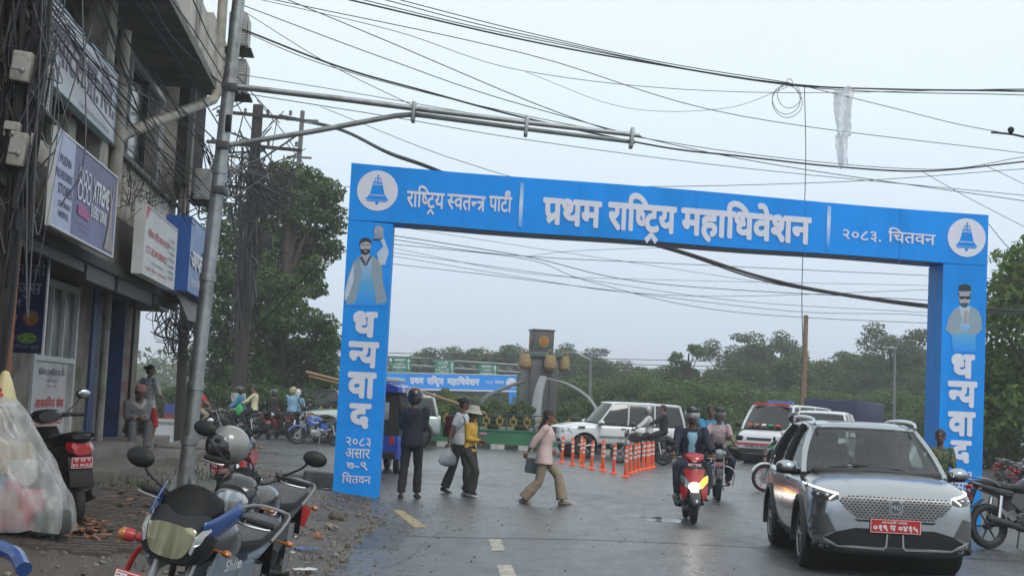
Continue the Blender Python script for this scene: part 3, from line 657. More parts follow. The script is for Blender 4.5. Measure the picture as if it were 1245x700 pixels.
bpart('window_frame', WFR, [(21.35, 28.5, 7.1, 7.2, .6, .68)]); bpart('window_frame', WFR, [(21.35, 28.5, 5.2, 5.28, .6, .68)])
for u in (26.4,): bpart('window_frame', mat('dark window frame', (.05, .05, .055), .4), [(u, u+.06, 5.28, 7.1, .6, .66)])
# grille window under the white board
g = bpart('window_pane', TGL, [(16.8, 20.7, 4.5, 5.05, .5, .55)])
for i in range(12): bpart('window_bar', CONC, [(17+i*.3, 17.03+i*.3, 4.5, 5.05, .6, .63)])
# second floor slab, front beam and wall above
bpart('slab', CONC, [(10, 27.2, 7.2, 7.36, -.2, 1.75)]); bpart('front_beam', PLAS, [(10, 27.2, 7.36, 8.15, 1.55, 1.75)]); bpart('upper_wall', PLAS, [(10, 30, 7.36, 11.5, -.2, .3)])
bpart('slab', CONC, [(27.4, 31.4, 7.9, 8.04, -.2, 1.6)]); bpart('front_beam', PLAS, [(27.4, 31.4, 8.04, 8.7, 1.42, 1.6)]); bpart('slab', CONC, [(10, 31.3, 11.5, 11.7, -6.2, 1.2)])
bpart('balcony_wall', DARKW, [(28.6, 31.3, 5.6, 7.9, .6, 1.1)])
bpart('window_pane', TGL, [(16, 27, 8.6, 10.6, .32, .36)])
bpart('side_wall', PLAS, [(9.8, 10, 0, 11.5, -6, .9)])
mb = MB(); mb.tube([(1.65, 28.3, 11), (1.65, 28.3, 7.35), (1.6, 28.2, 7.2), (1.0, 22.2, 5.42), (.98, 21.9, 5.3), (.98, 21.9, 4.3)], .095, 12); mb.build('waste_pipe', PVC, bld)
mb = MB(); mb.tube([(1.0, 21.75, 6.9), (1.0, 21.75, 4.25)], .1, 12); mb.build('waste_pipe', PVC, bld)
for u, o in ((28.9, 1.0), (29.1, 1.05), (29.35, 1.1)):
    mb = MB(); mb.tube([(o, u, 10), (o, u, 4.3)], .04, 8); mb.build('water_pipe', PVC, bld)
bpart('plinth', CONC, [(19, 31.6, 0, .62, -1.0, .75)], .02)
# steps
for i, (u0, u1, z, o0, o1) in enumerate([(20.5, 25.6, .46, .77, 1.5), (25.7, 29.3, .44, .77, 1.8), (29.4, 33.8, .48, .77, 1.9)]):
    mb = MB(); bx(mb, u0, u1, 0, z, o0, o1, .025); tag(mb.build('step', mat('concrete step', (.11, .10, .088), .7, var=.3, vs=3, bump=.5, dirt=(.11, .1, .08), dscale=2), loc=(-5, 0, 0), rot=(0, 0, math.atan(.09))), ['worn concrete step in front of the shop door, nearest of the steps', 'worn concrete step below the blue shutter', 'low concrete platform under the seated man, farthest along the shops'][i], 'step')
# ------------------------------------------------------------------ signboards
def signboard(name, label, u0, u1, z0, z1, o, t, mface, mside, tilt=0.):
    s = thing(name, label, 'sign', (-5, 0, 0), math.atan(.09)); mb = MB(); bx(mb, u0, u1, z0, z1, o-t, o); mb.build('board', mface, s, 0)
    mb = MB(); fr = .022
    for a in [(u0-fr, u0, z0-fr, z1+fr), (u1, u1+fr, z0-fr, z1+fr), (u0, u1, z1, z1+fr), (u0, u1, z0-fr, z0)]: bx(mb, *a, o-t, o+.012)
    mb.build('edge_frame', mside, s, 0); return s
SWH = mat('lightbox white', (.52, .54, .60), .4, var=.06, vs=2, dirt=(.42, .44, .50), dscale=1.2)
s = signboard('signboard', 'large white board with purple Devanagari letters high on the building', 16.1, 20.85, 5.08, 6.02, 1.1, .12, SWH, mat('pale blue trim', (.25, .42, .5), .4))
lettering('lettering', s, PURP, [(['हस्पि', 'ट', 'ल'], 16.0, 18.6, 5.38, 5.78, .022), ([('rakar', 'प'), 'ा', '.'], 18.72, 19.55, 5.38, 5.78, .022), (['ि', 'ल', '.'], 19.7, 20.75, 5.38, 5.78, .022)], fac(1.104))
lettering('lettering', s, GREYL, [(['Chitwan Hospital and Diagnostic Centre Private Limited'], 18.4, 20.5, 5.13, 5.19)], fac(1.104))
s = signboard('signboard', 'purple and white energy drink board of a provision store', 16.1, 20.0, 3.38, 4.44, 1.35, .05, mat('energy drink print', (.085, .085, .19), .45, var=.35, vs=1.6, dirt=(.14, .16, .32), dscale=.8), WFR)
mb = MB(); bx(mb, 16.1, 17.15, 3.38, 4.44, 1.352, 1.356); mb.build('white_panel', mat('pale lilac print', (.36, .40, .54), .45), s, 0)
BR2 = fac(1.36)
lettering('lettering', s, NAVY, [(['PUDIN'], 16.35, 16.95, 4.1, 4.2, .02), (['PROVISIONING'], 16.17, 17.08, 3.93, 4.03, .02), (['STORES'], 16.35, 17.1, 3.76, 3.88, .02), (['CHITWAN'], 16.4, 17.05, 3.62, 3.69, .02), (['NEPAL'], 16.45, 17.0, 3.51, 3.58, .02)], BR2, tfit)
lettering('lettering', s, WHL, [(['XTREME'], 18.35, 19.45, 3.93, 4.2, .03), (['ENERGY DRINK'], 18.3, 19.35, 3.72, 3.88, .03)], BR2, tfit)
lettering('lettering', s, GREYL, [(['NO ALCOHOL CONTENT'], 17.5, 18.2, 3.55, 3.58, 0), (['CAFFEINATED DRINK'], 17.5, 18.2, 3.49, 3.52, 0)], BR2, tfit)
HEXM = mat('blue can print', (.05, .16, .34), .4); MAG = mat('magenta print', (.33, .03, .16), .45); GLD = mat('hazy gold print', (.30, .24, .22), .5, var=.4, vs=5)
mb = MB(BR2); 
for i, u in enumerate((17.55, 17.82, 18.09)):
    for zc, r in ((4.14, .1), (3.95, .13)): 
        for k in range(6): a0, a1 = k*PI/3, (k+1)*PI/3; mb.add([(u+r*1.2*math.cos(a), zc+r*math.sin(a), .001) for a in (a0, a1)]+[(u+r*.9*math.cos(a), zc+r*.72*math.sin(a), .001) for a in (a1, a0)], [[0, 1, 2, 3]])
tag(mb.build('can_emblem', WHL, s, 0, False), kind='stuff')
mb = MB(BR2); mb.add([(17.5, 3.66, 0), (18.2, 3.64, 0), (18.2, 3.75, 0), (17.85, 3.79, 0), (17.5, 3.77, 0)], [[0, 1, 2, 3, 4]]); mb.build('magenta_band', MAG, s, 0, False)
mb = MB(BR2); mb.add([(19.3, 3.42, 0), (19.95, 3.42, 0), (19.75, 3.7, 0), (19.7, 4.0, 0), (19.85, 4.35, 0), (19.66, 4.1, 0), (19.5, 4.32, 0), (19.58, 4.0, 0), (19.5, 3.7, 0)], [list(range(9))]); mb.build('gold_splash', GLD, s, 0, False)
s = signboard('signboard', 'white board with red CT scan service lettering and a red corner', 22.6, 26.2, 3.38, 4.42, 1.35, .16, mat('ct sign white', (.50, .52, .52), .45, dirt=(.38, .41, .42), dscale=1), WFR)
lettering('lettering', s, RED, [(['चितवन', ' ', 'सि', 'टी', ' ', ('half', 'स'), 'क', 'या', 'न', ' ', ('rakar', 'प'), 'ा', ' ', 'ि', 'ल'], 22.95, 25.3, 3.98, 4.12, .015), (['C.T. SCAN SERVICE'], 22.85, 25.2, 3.72, 3.83, .02)], fac(1.355), tfit)
lettering('lettering', s, RED, [(['यहाँ', ' ', 'से', 'वा', ' ', 'उ', 'प', 'ल', 'ब', ('half', 'ध')], 22.9, 25.2, 3.45, 3.52)], fac(1.355), tfit); lettering('lettering', s, NAVY, [(['TIME 24 HRS SERVICE'], 23.4, 24.8, 3.58, 3.62)], fac(1.355), tfit)
lettering('lettering', s, NAVY, [([t], 25.35, 26.0, z, z+.05) for t, z in (('X-RAY', 4.14), ('ECG', 4.03), ('VIDEO', 3.92), ('ECHO', 3.81), ('LAB', 3.7), ('USG', 3.6), ('OPD', 3.5))], fac(1.355), tfit)
mb = MB(fac(1.355)); mb.add([(22.6, 4.42, 0), (23.1, 4.42, 0), (22.6, 4.15, 0)], [[0, 1, 2]]); mb.build('red_corner', RED, s, 0, False)
s = signboard('signboard', 'blue shop lightbox with worn silver letters nearest the steel pole', 26.9, 30.3, 3.42, 4.75, 1.5, .45, mat('blue lightbox', (.03, .12, .33), .4, var=.35, vs=2.5, dirt=(.18, .26, .38), dscale=1), mat('blue box side', (.02, .09, .33), .45))
lettering('lettering', s, mat('silver letters', (.45, .46, .48), .35, var=.3), [(['अ', 'फ', ('half', 'स'), 'े', 'ट'], 27.1, 30.0, 3.85, 4.3, .045)], fac(1.52), tfit); lettering('lettering', s, WHL, [(['PRINTING PRESS'], 27.3, 29.8, 3.52, 3.68, .01)], fac(1.508), tfit)
mb = MB(); mb.add([(1.3, 26.9, 3.4), (1.3, 30.2, 3.4), (1.55, 30.2, 2.9), (1.5, 27.2, 2.88)], [[0, 1, 2, 3]]); aw = mb.build('awning', mat('grey awning', (.11, .105, .105), .7, var=.3, dirt=(.1, .09, .09)), None, 0); aw.location = (-5, 0, 0); aw.rotation_euler = (0, 0, math.atan(.09))
sm = aw.modifiers.new('t', 'SOLIDIFY'); sm.thickness = .02; tag(aw, 'tilted grey awning sheet hanging below the blue lightbox', 'awning')
# juice sign faces down the street
s = thing('signboard', 'navy lassi and juice menu board with drink pictures at the left edge', 'sign', D(51, 430, 19.0))
mb = MB(); mb.box((-.42, 0, .61), (.84, .04, 1.22)); mb.build('board', mat('navy menu print', (.012, .02, .09), .5, var=.3, vs=2), s, 0)
mb = MB(); mb.box((.008, 0, .61), (.02, .06, 1.26)); mb.build('edge_frame', WFR, s, 0)
lettering('lettering', s, mat('dim pale letters', (.22, .24, .34), .5), [(['ल', ('half', 'स'), 'सी'], -.42, -.02, 1.0, 1.13, .02), (['जु', 'स'], -.36, -.06, .76, .89, .02), (['फ', 'ल', 'फु', 'ल'], -.8, -.3, .6, .68, .01), (['फ्रे', 'श'], -.8, -.45, .78, .9, .02), (['न', 'ि', 'र', 'य', 'ल', ' ', 'जु', 'स'], -.38, -.05, .06, .1, 0)], up_at(0, -.024, 0))
for nm, x, z, c, rr in (('plate_print', -.17, .45, (.28, .12, .05), .1), ('juice_print', -.43, .45, (.34, .12, .06), .09), ('lime_print', -.2, .19, (.16, .28, .06), .1), ('bowl_print', -.45, .2, (.3, .15, .06), .08)):
    mb = MB(up_at(x, -.023, z)); mb.add([(rr*math.cos(2*PI*k/14)*(1 if z > .3 else 1.3), rr*math.sin(2*PI*k/14)*(1 if z > .3 else .7), 0) for k in range(14)], [list(range(14))]); mb.build(nm, mat(nm, c, .5, var=.6, vs=30), s, 0, False)
# ------------------------------------------------------------------ air conditioner units
def ac_unit(label, off, u, z, ss=1., rz=math.atan(.09), casing=None):
    t = thing('air_conditioner', label, 'air conditioner', (-5, 0, 0), 0); n = Vector((1, .09, 0)).normalized(); d = Vector((-.09, 1, 0)).normalized(); t.location = Vector((-5, 0, z))+n*off+d*u; t.rotation_euler = (0, 0, rz); t.scale = (ss,)*3
    mb = MB(); mb.box((0, 0, .3), (.32, .85, .6), bev=.02); mb.build('casing', casing or mat('dusty ac casing', (.30, .29, .27), .6, dirt=(.16, .15, .13)), t)
    mb = MB(); mb.lathe([(.24, .0), (.24, .01), (0, .012)], (.161, -.1, .3), (1, 0, 0), 24); mb.build('fan_opening', BLK, t)
    mb = MB()
    for i in range(9): mb.box((.178, -.1, .08+i*.055), (.006, .5, .008))
    for i in range(7): mb.box((.18, -.34+i*.08, .3), (.006, .008, .5))
    for i in range(11): mb.box((0+.0, -.428, .07+i*.045), (.26, .008, .012))
    tag(mb.build('grille', WFR, t, 0), kind='stuff')
    mb = MB(); mb.box((0, 0, -.03), (.5, .7, .03)); mb.tube([(.1, -.3, -.03), (-.4, -.3, -.35)], .012, 6); mb.tube([(.1, .3, -.03), (-.4, .3, -.35)], .012, 6); mb.build('bracket', BLK, t)
ac_unit('dusty air conditioner unit on the building corner just left of the steel pole', 1.5, 28.6, 5.25)
ac_unit('upper air conditioner unit by the top of the steel pole', 1.95, 28.9, 8.35, 1.1); ac_unit('air conditioner unit right below the uppermost one by the steel pole', 1.95, 29.2, 7.5, 1.1)
ac_unit('dark air conditioner between the white board and the energy drink board', 1.45, 14.35, 4.28, .9, casing=mat('black ac casing', (.03, .03, .03), .6))
bpart('fin_wall', DARKW, [(12.3, 13.9, 3.45, 9, .9, 1.5)])  # added near-black panel standing in for the building's shadow behind the cables
# ------------------------------------------------------------------ poles
def pole(name, label, base, top, r0, r1, m, cat_='pole', seg=16, joints=()):
    t = thing(name, label, cat_, (base[0], base[1], 0)); d = Vector(top)-Vector((base[0], base[1], 0)); mb = MB()
    pts = [d*f for f in (0, .33, .66, 1)]; mb.tube(pts, [r0+(r1-r0)*f for f in (0, .33, .66, 1)], seg); mb.build('shaft', m, t); return t, d
b0 = G(222, 602, .28); tp = D(293, -25, b0.y-.1)
sp, d = pole('steel_pole', 'tall galvanised steel signal pole leaning over the verge', b0, tp, .102, .082, GALV)
def on(f): return d*f
for f, r in ((.14, .11), (.24, .107), (.44, .102), (.64, .098), (.8, .094)):
    mb = MB(); dd = d.normalized(); mb.lathe([(r-.01, -.05), (r+.006, -.045), (r+.006, .045), (r-.01, .05)], on(f), dd, 20); mb.build('collar', GALV, sp)
mb = MB(); mb.box((0, 0, .28), (.42, .42, .05), bev=.01)
for k in range(4): a = k*PI/2+.78; mb.add([(.09*math.cos(a), .09*math.sin(a), .3), (.25*math.cos(a), .25*math.sin(a), .3), (.1*math.cos(a), .1*math.sin(a), .6)], [[0, 1, 2]])
mb.build('base_plate', GALV, sp)
def armpts(l, Y): return [D(x, y, Y)-sp.location for x, y in l]
Y0 = b0.y
mb = MB(); mb.tube(armpts([(283, 105), (420, 121), (505, 132), (640, 149), (778, 165)], Y0-.12), [.04, .04, .038, .034, .03], 12); mb.build('arm', GALV, sp)
mb = MB(); mb.tube(armpts([(274, 177), (380, 160), (480, 141), (503, 139), (520, 141), (640, 157), (772, 173)], Y0-.02), [.036, .036, .036, .036, .036, .031, .028], 12); mb.build('arm', GALV, sp)
for x, y, y2 in ((503, 128, 145), (640, 147, 160), (768, 162, 174)):
    mb = MB(); p = D(x, (y+y2)/2, Y0-.07)-sp.location; mb.box(p, (.05, .2, .26), (0, .05, 0), bev=.01); mb.build('arm_clamp', GALV, sp)
for x, y in ((283, 108), (272, 178), (268, 232)):
    mb = MB(); p = D(x, y, Y0-.05)-sp.location; mb.box(p, (.16, .3, .1), bev=.01); mb.build('mounting_bracket', mat('dark bracket', (.06, .06, .065), .5), sp)
mb = MB(); mb.box(D(278, 150, Y0-.15)-sp.location, (.07, .07, .22), bev=.01); mb.build('junction_box', BLK, sp)
WOODP = mat('dark creosoted pole', (.03, .024, .02), .8, var=.35, vs=8, bump=.6, stretch=(1, 1, .1))
pb = G(287, 526); ptop = D(314, 128, pb.y); up, du = pole('utility_pole', 'dark utility pole wrapped in cables behind the steel pole', pb, ptop, .27, .2, WOODP)
mb = MB(); mb.tube([du*.0, du*.12], [.285, .28], 14); mb.build('whitewash_band', mat('whitewash', (.42, .42, .4), .8, dirt=(.1, .09, .08), dscale=5), up)
for f, L_ in ((.965, 3.0), (.87, 3.6), (.74, 3.0)):
    mb = MB(); c = du*f; mb.box(c+Vector((0, -.25, 0)), (L_, .12, .12), (0, .03, .1)); mb.build('crossarm', WOODP, up)
    for k in range(4):
        mb = MB(); mb.lathe([(.03, 0), (.07, .04), (.05, .1), (.07, .14), (.03, .2)], c+Vector((-L_/2+.2+k*(L_-.4)/3, -.25, .05)), (0, 0, 1), 8); mb.build('insulator', mat('brown porcelain', (.1, .05, .035), .3), up)
rnd = random.Random(21)
def tangle(rnd, n, c, sx, sy, sz, r, loop=1.): 
    mb = MB()
    for i in range(n):
        a = Vector((rnd.gauss(0, sx), rnd.gauss(0, sy), rnd.gauss(0, sz))); b = Vector((rnd.gauss(0, sx), rnd.gauss(0, sy), rnd.gauss(0, sz))); m_ = (a+b)/2+Vector((rnd.gauss(0, sx*loop), 0, -abs(rnd.gauss(0, sz*loop))))
        mb.tube([c+p for p in cat([a, m_, b], 6)], rnd.choice(r), 5, cap=False)
    return mb
mb = tangle(rnd, 70, du*.8+Vector((.2, -.4, -.3)), .9, .25, 1.0, [.018, .025, .04]); tag(mb.build('cable_tangle', CAB, up), kind='stuff')
mb = tangle(rnd, 45, du*.55+Vector((0, -.3, 0)), .28, .12, 1.7, [.03, .05, .06], .3); tag(mb.build('cable_tangle', CAB, up), kind='stuff')
for i in range(3):
    mb = MB(); c = du*(.78-.1*i)+Vector((.4+.2*i, -.5, 0)); mb.box(c, (.4, .25, .5), bev=.03); mb.build('splice_box', BLK, up)
pb2 = G(217, 551); p2, d2 = pole('utility_pole', 'short dark pole hung with vines of old cable behind the shop corner', pb2, D(226, 330, pb2.y), .14, .11, WOODP)
mb = tangle(rnd, 60, d2*.72+Vector((0, -.2, 0)), .28, .15, .5, [.01, .015, .02], .8); tag(mb.build('cable_tangle', CAB, p2), kind='stuff')
mb = MB(); mb.lathe([(.142, 0), (.142, .9)], (0, 0, .1), (0, 0, 1), 14)
pb3 = Vector((-10.9, 72, 0)); p3, d3 = pole('utility_pole', 'thin grey pole rising out of the tall tree', pb3, D(368, 135, 72), .16, .11, mat('grey pole', (.12, .12, .12), .7)); 
mb = MB(); mb.box(d3*.97, (1.6, .1, .1)); mb.box(d3*.85, (1.2, .1, .1)); mb.build('crossarm', mat('grey pole', (.12, .12, .12)), p3)
# near pole at the left edge with meter boxes
nb = D(-22, 500, 13.2); npole, dn = pole('utility_pole', 'near black utility pole smothered in cable at the left edge', (nb.x, nb.y, 0), (nb.x+.1, nb.y, 9), .14, .11, WOODP)
mb = tangle(rnd, 90, Vector((.13, -.1, 4.5)), .13, .1, 1.1, [.008, .012, .018, .03], .3); tag(mb.build('cable_tangle', CAB, npole), kind='stuff')
mb = tangle(rnd, 40, Vector((.24, -.15, 4.4)), .2, .1, .8, [.003, .005, .007], .9); tag(mb.build('cable_tangle', CAB2, npole), kind='stuff')
MBX = mat('grimy meter box', (.30, .29, .25), .6, dirt=(.16, .15, .13), dscale=9)
for px, py, s_ in ((27, 82, (.17, .14, .27)), (22, 182, (.15, .13, .3)), (15, 158, (.14, .1, .14))):
    mb = MB(); c = D(px, py, 12.95)-npole.location; mb.box(c, s_, (0, .1, .1), bev=.015); o = mb.build('meter_box', MBX, npole); mb = MB(); mb.box(c+Vector((0, -.075, .02)), (s_[0]*.7, .01, s_[2]*.4), (0, .1, .1)); mb.ell(c+Vector((.03, -.08, -.04)), (.02, .02, .02), 8, 5); mb.build('box_lid', mat('box lid', (.3, .3, .28), .5), o)
bx_ = thing('notice_post', 'thin rust coloured post at the far left edge below the cables', 'post', D(3, 500, 14)); mb = MB(); mb.tube([(0, 0, 0), (.03, 0, 3.3)], .035, 8); mb.build('shaft', mat('rust', (.22, .1, .06), .8), bx_); bx_.location.z = 0
# ------------------------------------------------------------------ overhead cables
def cable(pts, r, label, group='overhead cables across the sky', m_=None, name='overhead_cable', ctg='cable', n=8):
    P = cat([D(x, y, Y) for x, y, Y in pts], n); o = P[0].copy(); mb = MB(); mb.tube([p-o for p in P], r, 5); return tag(mb.build(name, m_ or CAB, loc=o), label, ctg, group)
SK = 'thin black overhead cable crossing the open sky above the arch'
cable([(407, -4, 25), (640, 49.5, 25), (820, 82, 26), (960, 103, 26), (1100, 109, 27), (1250, 110, 28)], .016, 'upper dark cable carrying the coiled loop and the hanging plastic')
TRI = iter(['thin cable just below the dark coil line at the top of the sky', 'second thin cable under the coil line, lowest of its bundle', 'third thin cable joining the coil line near the loop'])
for p in ([(424, -4, 25), (640, 46, 25.3), (960, 102, 26), (1250, 112, 28)], [(452, -4, 25), (640, 43, 25.3), (960, 104, 26.1), (1250, 116, 28)], [(470, -4, 25), (640, 39.5, 25.6), (800, 75, 26), (960, 101, 26.2)]): cable(p, .009, next(TRI))
cable([(314, -4, 24), (640, 66, 25), (900, 141, 28), (1250, 187, 34)], .008, "thin cable crossing the whole sky from top left down to mid right"); cable([(300, -4, 24), (480, 38, 24), (640, 87, 26), (900, 112, 26), (1250, 108, 30)], .006, "fine cable curving under the coil line towards the right")
cable([(287, 33, 23.6), (411, 81, 24), (520, 112, 24.5), (640, 144, 25), (800, 178, 26), (900, 190, 27), (1020, 203, 28), (1130, 208, 29), (1250, 196, 30)], .017, 'thick sagging black cable passing just above the arch beam')
cable([(287, 35, 23.6), (411, 84, 24), (640, 141, 25), (900, 186, 27), (1130, 206, 29), (1250, 190, 30)], .007, "fine companion wire close under the thick sagging cable")
cable([(288, 4, 23.5), (470, 72, 24), (640, 129, 25), (900, 193, 27), (1250, 245, 30)], .008, "thin cable dropping from the top of the steel pole to the lower right"); cable([(293, 12, 23.5), (400, 78, 23.5), (505, 130, 23.5)], .006, "short fine wire from the steel pole top down to the first arm clamp")
cable([(286, 90, 24), (400, 108, 24), (568, 137, 24)], .006, "short fine wire running along above the upper steel arm"); cable([(285, 112, 25), (480, 143, 28), (640, 170, 31), (900, 204, 33), (1250, 238, 36)], .008, "thin cable passing low across the steel arms and above the beam")
cable([(340, -4, 26), (470, 50, 26), (640, 122, 26), (740, 158, 26), (780, 166, 26)], .009, "thin cable falling from the top edge to the tip of the steel arms"); cable([(1120, 208, 29), (1180, 242, 29), (1250, 278, 29)], .006, "short wire slanting off the thick cable at the right edge"); cable([(1195, 200, 30), (1250, 226, 30)], .006, "lower short wire slanting at the right edge")
cable([(978, 105, 26.1), (1080, 130, 26), (1160, 150, 26), (1217, 161, 26), (1250, 167, 26)], .007, "fine wire from the coil to the small insulator")
cable([(390, 130, 55), (560, 196, 50), (700, 225, 50), (1000, 222, 50), (1250, 205, 50)], .012, "distant thin cable just above the beam top")
cable([(640, 88, 30), (760, 131, 30), (880, 132, 30), (958, 106, 30)], .005, "fine sagging wire ending at the coil")
tw = 'heavy twisted black supply cable dipping behind the arch'
cable([(340, 140, 46), (411, 156, 40), (470, 184, 34), (525, 204, 31), (640, 252, 30), (820, 303, 30), (920, 335, 30), (1010, 355, 30), (1130, 371, 31), (1200, 375, 32), (1250, 378, 33)], .033, tw)
tw = 'thinner strand twisted beside the heavy supply cable behind the arch'
cable([(340, 143, 46), (411, 158, 40), (472, 187, 34), (525, 206, 31), (640, 254, 30), (822, 306, 30), (918, 338, 30), (1012, 357, 30), (1130, 374, 31), (1200, 378, 32), (1250, 381, 33)], .02, tw)
BK = 'thin cable seen through the opening of the arch'; gk = 'cables seen through the arch opening'
for pts, r in [([(470, 285, 34), (640, 312, 36), (800, 345, 38), (1130, 365, 40), (1250, 372, 40)], .010), ([(470, 296, 34), (640, 315, 36), (720, 343, 38), (900, 380, 40), (1250, 398, 40)], .008), ([(470, 290, 34), (620, 310, 34), (850, 322, 36), (1130, 335, 38), (1250, 340, 40)], .008),
    ([(470, 306, 40), (700, 338, 40), (900, 366, 42), (1130, 380, 44)], .007), ([(470, 310, 40), (640, 338, 40), (760, 355, 40), (900, 360, 42), (1130, 352, 44)], .007), ([(470, 320, 40), (600, 335, 40), (720, 350, 42), (960, 378, 42), (1130, 384, 44), (1250, 410, 44)], .008),
    ([(470, 300, 38), (640, 332, 40), (800, 340, 42), (1130, 347, 44)], .006), ([(480, 275, 38), (640, 300, 40), (840, 330, 42), (1130, 375, 44)], .006), ([(640, 312, 40), (700, 305, 40), (840, 300, 40)], .006), ([(400, 225, 50), (470, 232, 50)], .01), ([(1195, 345, 34), (1250, 340, 34)], .008), ([(1195, 400, 34), (1218, 420, 34)], .008), ([(1200, 270, 30), (1225, 300, 30), (1250, 322, 30)], .008)]: cable(pts, r, BK, gk)
for y in (442, 448, 453, 462): cable([(330, y-16, 80), (520, y-12, 80), (700, y-7, 85), (900, y-2, 90)], .02, 'faint cable low over the roundabout', 'cables over the roundabout')
cable([(1, 0, 0)]*0 or [(400, 305, 24.0), (310, 400, 24.2), (236, 470, 23.4)], .008, 'pale stay wire from behind the arch down to the steel pole')
GR = 'cables along the shop building'; GL = 'black cable running along the front of the shop building'
rnd = random.Random(4)
for i in range(17):
    x0 = rnd.uniform(25, 130); y0 = -6; x1 = rnd.uniform(215, 262); y1 = rnd.uniform(140, 275); ym = y0+(y1-y0)*.5+rnd.uniform(-4, 26)
    cable([(x0, y0, 15.5), ((x0+x1)/2-6, ym, 19.5), (x1, y1, rnd.uniform(24, 27))], rnd.choice([.005, .006, .008, .011]), GL, GR)
for a, b, c_, r in [((130, -5), (185, 95), (283, 190), .014), ((160, -5), (240, 110), (330, 260), .012), ((205, -5), (250, 60), (310, 165), .01), ((232, -5), (270, 70), (340, 150), .01), ((60, 0), (150, 140), (270, 240), .012), ((180, -5), (218, 55), (290, 120), .014), ((190, 90), (240, 170), (290, 215), .012)]:
    cable([(*a, 19), (*b, 23), (*c_, 30)], r, GL, GR)
for i in range(9):
    x1 = rnd.uniform(285, 330); y1 = rnd.uniform(170, 240); cable([(rnd.uniform(225, 262), rnd.uniform(150, 215), 27), (270, rnd.uniform(200, 245), 34), (x1, y1, 50)], .012, 'loose cable sagging between the building corner and the utility pole', 'cables at the utility pole')
mb = MB(); rnd = random.Random(31)
for i in range(46):
    p = D(rnd.uniform(135, 222), rnd.uniform(190, 236), 21.5+rnd.uniform(0, 3)); L_ = rnd.uniform(.15, .5); q = p+Vector((rnd.gauss(0, .12), rnd.gauss(0, .1), -L_)); r_ = p+Vector((rnd.gauss(0, .3), 0, -L_*.6)); mb.tube(cat([p, q, r_], 5), rnd.choice([.004, .006, .008]), 4, cap=False)
tag(mb.build('dangling_wires', CAB), 'mass of loose wires dangling across the upper front of the shop building', 'wires', kind='stuff')
# cable coil, hanging wire and plastic bag caught on the line
t = thing('cable_coil', 'spare loops of thin cable tied to the upper line', 'cable coil', D(960, 103, 26))
for r, dx, dz in ((.25, -.05, -.27), (.21, 0, -.2), (.27, -.03, -.31), (.05, .0, .05)):
    mb = MB(); mb.tube([(dx+r*math.cos(a), 0.02*math.sin(3*a), dz+r*math.sin(a)*1.05) for a in [2*PI*k/28 for k in range(29)]], .006, 5); mb.build('loop', CAB2, t)
cable([(978, 103, 26.1), (979.5, 200, 26.1), (975, 350, 26.1), (976, 430, 26.1), (972, 490, 26.2)], .008, 'long single wire hanging straight down in front of the beam', m_=CAB2, name='hanging_wire')
mb = MB(); mb.sheet(lambda a, b: D(1014+26*a+3*math.sin(b*9)-(5*b if b > .5 else 0)-(10*(1-b)*0)+(8*(b-.5) if b > .5 else 0), 107+96*b*(1-.12*a), 26+.1*hn(a*3, b*5, 2)) if not (b > .75 and a > .75) else D(1034, 185, 26), 12, 30)
mb2 = MB()
def bag(a, b):
    wdt = 25*(1-.55*b) if b < .6 else 16*(1-(b-.6)*.6); cx = 1027-3*b+(-1 if b < .6 else 1)*2*math.sin(b*7); return D(cx+(a-.5)*wdt, 107+96*b+3*math.sin(a*7), 26.0+.09*math.sin(a*9+b*6)+.05*hn(a*4, b*8, 1.5))
mb2.sheet(bag, 16, 40)
THINPL = bpy.data.materials.new('thin white plastic'); THINPL.use_nodes = True; _t = THINPL.node_tree; _b = _t.nodes['Principled BSDF']; _b.inputs['Base Color'].default_value = (.62, .62, .64, 1); _b.inputs['Roughness'].default_value = .3
_n = nn(_t, 'ShaderNodeTexNoise'); _n.inputs['Scale'].default_value = 9; _m = nn(_t, 'ShaderNodeMapRange'); _m.inputs[3].default_value = .35; _m.inputs[4].default_value = .95; _t.links.new(_n.outputs[0], _m.inputs[0]); _t.links.new(_m.outputs[0], _b.inputs['Alpha'])
tag(mb2.build('torn_plastic', THINPL), 'torn strip of clear plastic sheet dangling from the upper line', 'plastic sheet')
t = thing('line_insulator', 'small black insulator on the line at the right edge of the sky', 'insulator', D(1229, 163, 26)); mb = MB(); mb.lathe([(.02, -.02), (.03, .02), (.055, .05), (.055, .1), (.02, .13)], seg=10); mb.build('body', BLK, t); mb = MB(); mb.tube([D(1205, 161, 26)-t.location, (0, 0, 0), D(1252, 168, 26)-t.location], .02, 6); mb.build('sleeve', CAB, t)
# ================================================================== vehicles
CHR = mat('chrome', (.62, .63, .65), .14, metal=1., var=.03, rv=.02); STL = mat('dull steel', (.28, .28, .29), .4, metal=.9, var=.15); ALU = mat('cast aluminium', (.33, .34, .35), .38, metal=.85, var=.12)
DKP = mat('dark grey plastic', (.026, .027, .029), .55, var=.15); SEATM = mat('black seat vinyl', (.018, .018, .019), .42, var=.15, vs=9, bump=.3, bs=90)
TAILR = mat('tail lamp red', (.35, .008, .012), .15, coat=.8); AMB = mat('amber lens', (.38, .12, .015), .2, coat=.6); LENS = mat('headlamp glass', (.36, .38, .39), .08, metal=.7, var=.5, vs=26, coat=1, bump=.2, bs=30, stretch=(1, 1, .12)); YLENS = mat('yellowed headlamp glass', (.30, .28, .17), .12, metal=.55, var=.55, vs=24, coat=1, bump=.15, bs=30, stretch=(1, 1, .12))
REDPL = mat('red number plate', (.42, .012, .018), .45); WPL2 = mat('plate white', (.62, .60, .60), .5); MIRG = mat('mirror glass', (.5, .54, .58), .04, metal=1., var=.03)
